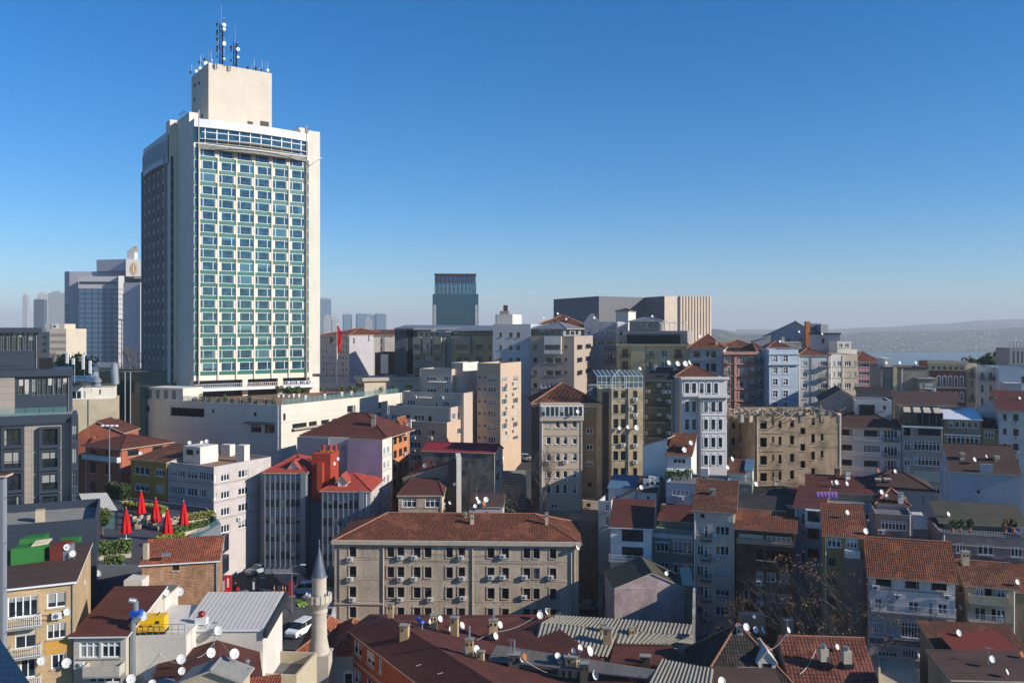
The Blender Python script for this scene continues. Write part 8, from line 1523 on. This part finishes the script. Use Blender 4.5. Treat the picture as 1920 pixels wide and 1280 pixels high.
# ---------------------------------------------------------------- clutter on roofs and walls, placed where it stands on what is built
bpy.context.view_layer.update(); DG = bpy.context.evaluated_depsgraph_get()
def rootof(o):
    while o.parent: o = o.parent
    return o
def hit(px, py): ok, loc, nn, ix, ob, _ = S.ray_cast(DG, Vector((0, 0, CZ+.001)), Vector((K(px), 1, (HY-py)/F)).normalized()); return (loc, nn, ob) if ok else (None, None, None)
ORD = ['first', 'second', 'third', 'fourth', 'fifth', 'sixth', 'seventh', 'eighth', 'ninth', 'tenth', 'eleventh', 'twelfth', 'thirteenth', 'fourteenth', 'fifteenth', 'sixteenth', 'seventeenth', 'eighteenth', 'nineteenth', 'twentieth', 'twenty-first', 'twenty-second', 'twenty-third', 'twenty-fourth']
# air conditioners
ab = MB(); ab.box((-.42, -.42, 0), (.84, 0, 0), (0, .32, 0), (0, 0, .58), G('ac_white')); ACB = ab.data('casing')
ag = MB(); ag.lathe((-.1, -.421, .29), [(.23, 0), (.23, .02)], G('grey_frame'), 16, (0, -1, 0)); ag.lathe((-.1, -.445, .29), [(.07, 0), (.07, .01)], G('iron'), 8, (0, -1, 0)); ACG = ag.data('fan_grille')
ak = MB(); ak.box((-.35, -.42, -.06), (.04, 0, 0), (0, .42, 0), (0, 0, .055), G('iron')); ak.box((.31, -.42, -.06), (.04, 0, 0), (0, .42, 0), (0, 0, .055), G('iron')); ACK = ak.data('bracket')
acs = {}
for s in ACL:
    for f, px, py in s.acs:
        a, e, n, w = s.fr(f); u = s.u(f, px)
        if not (.3 < u < w-.3): continue
        p = a+e*u; p.z = s.z(f, px, py)-.3; acs.setdefault(s.root, []).append((p, math.atan2(e.y, e.x), px, py))
for root, L in acs.items():
    rows = {}
    for it in L: rows.setdefault(next((k for k in rows if abs(k-it[3]) < 10), it[3]), []).append(it)
    for j, y in enumerate(sorted(rows)):
        r = sorted(rows[y], key=lambda t: t[2])
        for i, (p, yw, px, py) in enumerate(r):
            dsc = DESC[root]; lab = f'air conditioner on {dsc}'
            if len(rows) > 1: lab += f', {ORD[j]} row'
            if len(r) > 1: lab += f', {ORD[i]} from left'
            o = empty('air_conditioner', p, lab, 'air conditioner', f'air conditioners on {dsc}'[:60]); inst('casing', ACB, o, p, yw); inst('fan_grille', ACG, o, p, yw); inst('bracket', ACK, o, p, yw)
# chimneys and flues: part of the roof they stand on
def chimney(px, yb, yt, wpx, m='chimney_yellow', cap='concrete', flue=0, deep=.7):
    loc, nn, ob = hit(px, yb)
    if loc is None or rootof(ob) is ob and ob.get('kind'): return
    w = wpx/F*loc.y; h = Zp(yt, loc.y)-loc.z; par = ob if ob.parent and not ob.parent.parent else ob.parent
    if par is None or par.type != 'MESH': par = rootof(ob)
    yw = random.uniform(-.25, .15); b = MB(); c = loc+Vector((0, w*deep/2, 0)); b.cbox(c-Vector((0, 0, .6)), w, w*deep, h+.6, G(m), yw); b.cbox(c+Vector((0, 0, h+.003)), w*1.2, w*deep*1.25, .12, G(cap), yw)
    for sx in (-.25, .25): b.cbox(c+Vector((sx*w, -w*deep*.5-.01, h-.55)), w*.22, .03, .32, G('iron'), yw)
    if flue: b.tube(c+Vector((0, 0, h)), c+Vector((0, 0, h+flue)), .1, .1, G('galv'), 8)
    b.build('chimney', par)
plaster('chimney_yellow', '#c9b088', .45, .4, .3)
for v in ((732, 1158, 1133, 10), (758, 1200, 1174, 16), (813, 1180, 1154, 12), (852, 1192, 1159, 14), (925, 1198, 1164, 15), (880, 1230, 1200, 14), (901, 1237, 1223, 13), (964, 1252, 1228, 20), (1072, 1268, 1233, 22), (1096, 1279, 1245, 16), (1051, 1268, 1240, 8), (1140, 1210, 1180, 16), (1130, 1184, 1171, 9), (1185, 1192, 1178, 10), (1211, 1246, 1232, 18), (1027, 1156, 1143, 8), (1012, 1160, 1146, 6)):
    chimney(*v, m='chimney_yellow' if v[0] not in (964, 1211, 1096) else 'stone_dark', flue=1.4 if v[0] in (880, 964, 925) else 0)
for v in ((885, 983, 966, 7), (1025, 984, 962, 6), (872, 970, 961, 5)): chimney(*v, m='stone_trim')
for v in ((1108, 741, 724, 9), (1229, 696, 684, 8), (1200, 696, 684, 7), (700, 799, 779, 8), (768, 800, 786, 6), (1468, 643, 632, 6), (1450, 632, 626, 5), (1344, 646, 640, 5), (1040, 606, 598, 5), (1066, 604, 596, 5), (1571, 893, 878, 9), (1590, 899, 886, 8), (1690, 944, 925, 9), (1805, 862, 850, 9), (1870, 864, 856, 9), (1812, 1060, 1035, 12), (1388, 1190, 1176, 12), (1258, 1080, 1071, 11), (1337, 928, 918, 10), (1245, 958, 946, 7), (1455, 906, 898, 8), (662, 640, 634, 6), (690, 636, 628, 5), (622, 640, 632, 6)): chimney(*v, m=random.choice(['stone_trim', 'white_wall', 'concrete_wall', 'brown_brick']))
# satellite dishes
def dish_mesh():
    b = MB(); prof = [(.001, 0), (.2, .02), (.38, .075), (.5, .14)]; n = 20
    rs_ = [[Vector((r*math.cos(2*math.pi*i/n), -z, r*math.sin(2*math.pi*i/n)*1.08)) for i in range(n)] for r, z in prof]
    return rs_
flat('dish_white', '#dddcd7', .5, .3, 0, .25); flat('dish_grey', '#7f8792', .5, .3, 0, .3); flat('dish_rust', '#a8683f', .8, .2, 0, .4)
DM = {}
for mk in ('dish_white', 'dish_grey', 'dish_rust'):
    b = MB(); rs_ = dish_mesh()
    for a_, c_ in zip(rs_, rs_[1:]):
        for i in range(20): k = (i+1) % 20; b.poly([a_[i], a_[k], c_[k], c_[i]], G(mk)); b.poly([a_[i]+Vector((0, .02, 0)), c_[i]+Vector((0, .02, 0)), c_[k]+Vector((0, .02, 0)), a_[k]+Vector((0, .02, 0))], G(mk))
    for i in range(20): k = (i+1) % 20; b.poly([rs_[-1][i], rs_[-1][k], rs_[-1][k]+Vector((0, .02, 0)), rs_[-1][i]+Vector((0, .02, 0))], G(mk))
    DM[mk] = b.data('reflector', smooth=True)
b = MB(); b.tube((0, -.12, -.5), (0, -.62, -.12), .02, .02, G('galv'), 5); b.tube((0, -.55, -.14), (0, -.66, -.06), .045, .045, G('iron'), 6); DARM = b.data('feed_arm')
DL = []
def dish(px, py, dpx, foot=None, az=None, m='dish_white'):
    foot = py+dpx*.9 if foot is None else foot; loc, nn, ob = hit(px, foot)
    if loc is None: return
    r = rootof(ob)
    if ob.get('kind') == 'structure' or r.get('category') in (None, 'tree'): return
    D = loc.y; s_ = dpx/F*D*.88; wall = abs(nn.z) < .3; c = Vector((K(px)*D, D, Zp(py, D))) - Vector((0, (.55 if wall else .12), 0)); DL.append((px, py, s_, c, loc, r, az, m))
W_ = 'dish_white'; Gy = 'dish_grey'; Ru = 'dish_rust'
for v in ((131, 1023, 13), (138, 1037, 13), (186, 1074, 17, 1092), (159, 1089, 15, 1102), (132, 1143, 14, 1146), (84, 1234, 17, 1240), (131, 1238, 19, 1243), (341, 1106, 17, 1112), (313, 1110, 13, 1116), (273, 1151, 18, 1160), (413, 1178, 18, 1192), (396, 1222, 19, 1240, -.7), (440, 1224, 20, 1242, -.6), (341, 1234, 19, 1248), (342, 1256, 15, 1266), (251, 1268, 19, 1277), (281, 1262, 15, 1274, -.6), (307, 1260, 16, 1272),
 (358, 829, 8, 837), (379, 829, 7, 837), (388, 827, 8, 836), (182, 819, 8, 821, 0, Ru), (266, 849, 8, 852), (634.5, 859, 7, 863, .5), (628, 868, 7, 871, .5), (639, 857, 7, 861, .6), (797, 872, 9, 878, 0, Gy), (853, 906, 7, 909), (844, 941, 7, 944, -.6), (943, 858, 8, 861, -1.0), (894, 934, 8, 944, -.8), (898, 941, 9, 949, -.6), (911, 936, 11, 947), (891, 947, 8, 954), (907, 944, 10, 950, -.9, Ru), (1082, 1024, 11, 1028, -.9),
 (1082.5, 771, 8, 772), (1097, 771, 8, 773, -1.1), (1161, 802, 8, 804), (1176.5, 800, 8, 802), (1192.5, 801, 11, 803), (1209, 692, 8, 700), (1199, 691, 7, 698, -.8), (1253, 680, 10, 690, .5), (1270.5, 682, 11, 693), (1284, 682, 12, 693), (1292, 680, 10, 692, -1.0), (1223, 593, 5, 599), (1313, 631, 6, 637), (1114, 596, 5, 601), (1046, 588, 5, 596), (1282.5, 843, 11, 847), (1295, 830, 10, 836), (1372, 860, 10, 868, .8), (1363.5, 876, 9, 884, -.5), (1202, 913, 9, 922), (1196, 929, 7, 932), (1338, 1002, 8, 1004), (1342.7, 1045, 8, 1047), (1416.6, 907, 10, 914, -.6), (1249, 1074, 9, 1081), (1298, 1119, 10, 1122, -1.1),
 (809.6, 1164, 13, 1172), (825, 1159, 13, 1166, -.9), (848, 1178, 15, 1186), (865.6, 1172, 15, 1180, -1.0), (937, 1170, 14, 1178, -.9), (928.7, 1191, 14, 1198, -.9), (873.5, 1218, 14, 1225), (893, 1216, 16, 1224, -.8), (1012, 1152, 14, 1160), (1025, 1145, 12, 1155, -.9), (1045, 1228, 13, 1242, -.4), (1041, 1249, 16, 1258, 0, Gy), (1074.5, 1220, 13, 1236, -.9), (1068, 1228, 13, 1240, -.8, Ru), (1086.5, 1214, 15, 1234, -.9), (1104.5, 1219, 20, 1240, -1.0), (1086, 1243, 14, 1252, -.9), (1115, 1264, 18, 1274, -.8), (983, 1230, 14, 1240, -.9, Ru), (978, 1235, 10, 1243, -1.0),
 (1398, 1174, 15, 1186, -.4), (1413.7, 1177, 13, 1187, .3), (1426, 1177, 15, 1188, -1.15), (1477, 1180, 12, 1189, -.9), (1568.6, 1211, 11, 1219, -.5), (1412, 1152, 8, 1155, 0, Gy), (1352, 1276, 18, 1288), (1559.5, 905, 9, 913, -.9), (1568, 904, 10, 912), (1587, 906, 9, 914, -.6), (1646, 882, 8, 890, -.5, Ru), (1671, 884, 8, 891, 0, Ru), (1677.5, 883, 8, 891), (1652, 922, 10, 931), (1662, 930, 9, 938, -.4), (1588, 960, 10, 970), (1826, 861, 9, 868, -.5), (1848, 855, 7, 861, -.8), (1777, 963, 9, 968, -.5), (1911, 746, 6, 750), (1675, 760, 5, 765), (1622, 995, 12, 999, -.3), (1795, 1135, 12, 1140, -.7), (1796, 1185, 13, 1190, -.3), (1720, 1225, 14, 1230, .6), (1906, 1090, 11, 1096, -.3), (1858, 1234, 14, 1250, -.3), (1914, 1225, 12, 1232, -.5, Ru), (1886, 1258, 12, 1268, .9), (1738, 664, 12, 673, .5), (1782, 668, 8, 674, .5), (1685, 680, 7, 686), (1716, 680, 7, 685, .7), (1660, 680, 6, 686), (1497, 622, 5, 627), (1540, 626, 5, 631, -.6), (1462, 640, 5, 645), (1020, 596, 4, 603), (1062, 598, 5, 604)):
    dish(*v)
byroot = {}
for t in DL: byroot.setdefault(t[5], []).append(t)
for r, L in byroot.items():
    L.sort(key=lambda t: t[0]); dsc = DESC.get(r) or r.get('label') or 'the roof'; dsc = ' '.join(dsc.split()[:8 if L[0][7] != 'dish_rust' else 7])
    for i, (px, py, s_, c, loc, rr_, az, m) in enumerate(L):
        col = {'dish_white': 'white', 'dish_grey': 'grey', 'dish_rust': 'rusty orange'}[m]
        lab = f'{col} satellite dish on {dsc}' + (f', {ORD[i]} from left' if len(L) > 1 else '')
        o = empty('satellite_dish', loc, lab, 'satellite dish', None if len(L) == 1 else ('satellite dishes on '+dsc)[:60]); az = .35 if az is None else abs(az)
        for nm, me in (('reflector', DM[m]), ('feed_arm', DARM)): q = inst(nm, me, o, c, 0); q.scale = (s_,)*3; q.rotation_euler = (-.42, 0, az)
        b = MB(); b.tube(c+Vector((0, .08*s_, -.05*s_)), c+Vector((0, .2*s_, -.1)), .05*s_, .04*s_, G('galv'), 5); b.tube(c+Vector((0, .2*s_, -.1)), loc+Vector((0, .06, -.05)), .035, .035, G('galv'), 5); b.build('mast', o)
for i, (px, py) in enumerate(((785, 1170), (791, 1177))):
    loc, nn, ob = hit(px, py+2)
    if loc is not None:
        o = empty('ball_vent', loc, ['left', 'right'][i]+' of two blue ball vents by the front yellow chimney', 'vent', 'blue ball vents'); b = MB(); b.tube(loc-Vector((0, 0, .1)), loc+Vector((0, 0, .5)), .12, .12, G('galv'), 8); b.build('pipe', o); b = MB(); b.lathe(loc+Vector((0, 0, .5)), [(.1, 0), (.27, .1), (.3, .25), (.22, .42), (.05, .5)], G('blue_plastic'), 12); b.build('ball', o, True)
# thin roof aerials and cables
def aerial(px, yb, yt, lab):
    loc, nn, ob = hit(px, yb)
    if loc is None: return
    o = empty('roof_aerial', loc, lab, 'aerial'); h = Zp(yt, loc.y)-loc.z; b = MB(); b.tube(loc-Vector((0, 0, .2)), loc+Vector((0, 0, h)), .035, .025, G('galv'), 5); b.build('mast', o); b = MB()
    for k in range(5): b.tube(loc+Vector((-.35+.03*k, .02*k-.2+.1*k, h-.1-.0*k)), loc+Vector((.35-.03*k, .02*k-.2+.1*k, h-.1)), .012, .012, G('galv'), 3)
    b.tube(loc+Vector((0, -.2, h-.1)), loc+Vector((0, .25, h-.1)), .015, .015, G('galv'), 3); b.build('comb', o)
for v in ((932, 606, 576, 'thin dark aerial on the tall panelled block roof box'), (1290, 566, 543, 'thin aerial above the windowless hall fins'), (1110, 780, 760, 'small aerial beside the hipped cream block'), (1213, 694, 676, 'comb aerial on the dark green clad block'), (1476, 1194, 1160, 'comb aerial over the steep dark tiled roof'), (928, 1160, 1128, 'tall comb aerial behind the yellow chimneys'), (402, 1215, 1165, 'aerial pole behind the low chocolate felt roof'), (893, 946, 915, 'aerial beside the dishes of the lavender house'), (1540, 640, 600, 'aerial on the terraced house skyline'), (1632, 975, 955, 'aerial on the broken tiled roof ridge'), (1853, 1245, 1212, 'aerial above the rusty corner roofs'), (1049, 1178, 1148, 'grey flue pipe on the corrugated roof'), (958, 1232, 1197, 'grey flue pipe above the dark chimney stack'), (1505, 622, 605, 'aerial on the gabled house ridge'), (1715, 1238, 1208, 'aerial near the corner of the flat terrace')): aerial(*v)
def cable(p, q, sag, lab):
    a_, _, oa = hit(*p); c_, _, oc = hit(*q)
    if a_ is None or c_ is None: return
    o = empty('roof_cable', a_, lab, 'cable'); b = MB(); pr = None
    for k in range(13):
        t = k/12; w = a_.lerp(c_, t)+Vector((0, 0, .25-sag*4*t*(1-t)+.15))
        if pr: b.tube(pr, w, .022, .022, G('ac_white'), 3, False)
        pr = w
    b.build('wire', o)
for i, v in enumerate((((780, 1255), (930, 1185)), ((820, 1270), (905, 1228)), ((935, 1190), (1005, 1160)), ((960, 1250), (1040, 1258)), ((985, 1245), (1060, 1275)), ((300, 1232), (345, 1250)), ((370, 1240), (405, 1205)), ((415, 1210), (470, 1262)), ((1440, 1225), (1475, 1195)), ((1530, 1225), (1500, 1270)), ((1570, 935), (1600, 932)))):
    cable(v[0], v[1], .35, ['pale cable crossing the big maroon slope toward the middle chimneys', 'pale cable near the bottom of the big maroon slope', 'pale cable slung between chimneys right of the maroon ridge', 'cable running right from the dark chimney stack', 'lower cable running right from the dark chimney stack', 'cable on the left part of the low chocolate roof', 'cable on the ridge of the low chocolate roof', 'cable on the right part of the low chocolate roof', 'cable by the dormer of the dark tiled roof', 'cable over the patterned red tile roof', 'cable over the steel blue house terrace'][i])
# ---------------------------------------------------------------- haze: one closed box of even thin air round the whole scene
b = MB(); b.box((-10500, -200, -90), (22500, 0, 0), (0, 15000, 0), (0, 0, 400), G('white_metal')); hz = b.build('haze'); hz['kind'] = 'stuff'
m = bpy.data.materials.new('haze_air'); m.use_nodes = True; m.node_tree.nodes.clear()
pv = m.node_tree.nodes.new('ShaderNodeVolumePrincipled'); pv.inputs['Color'].default_value = (.8, .82, .9, 1); pv.inputs['Density'].default_value = .00014; pv.inputs['Anisotropy'].default_value = .0
out = m.node_tree.nodes.new('ShaderNodeOutputMaterial'); m.node_tree.links.new(pv.outputs[0], out.inputs['Volume'])
hz.data.materials.clear(); hz.data.materials.append(m)
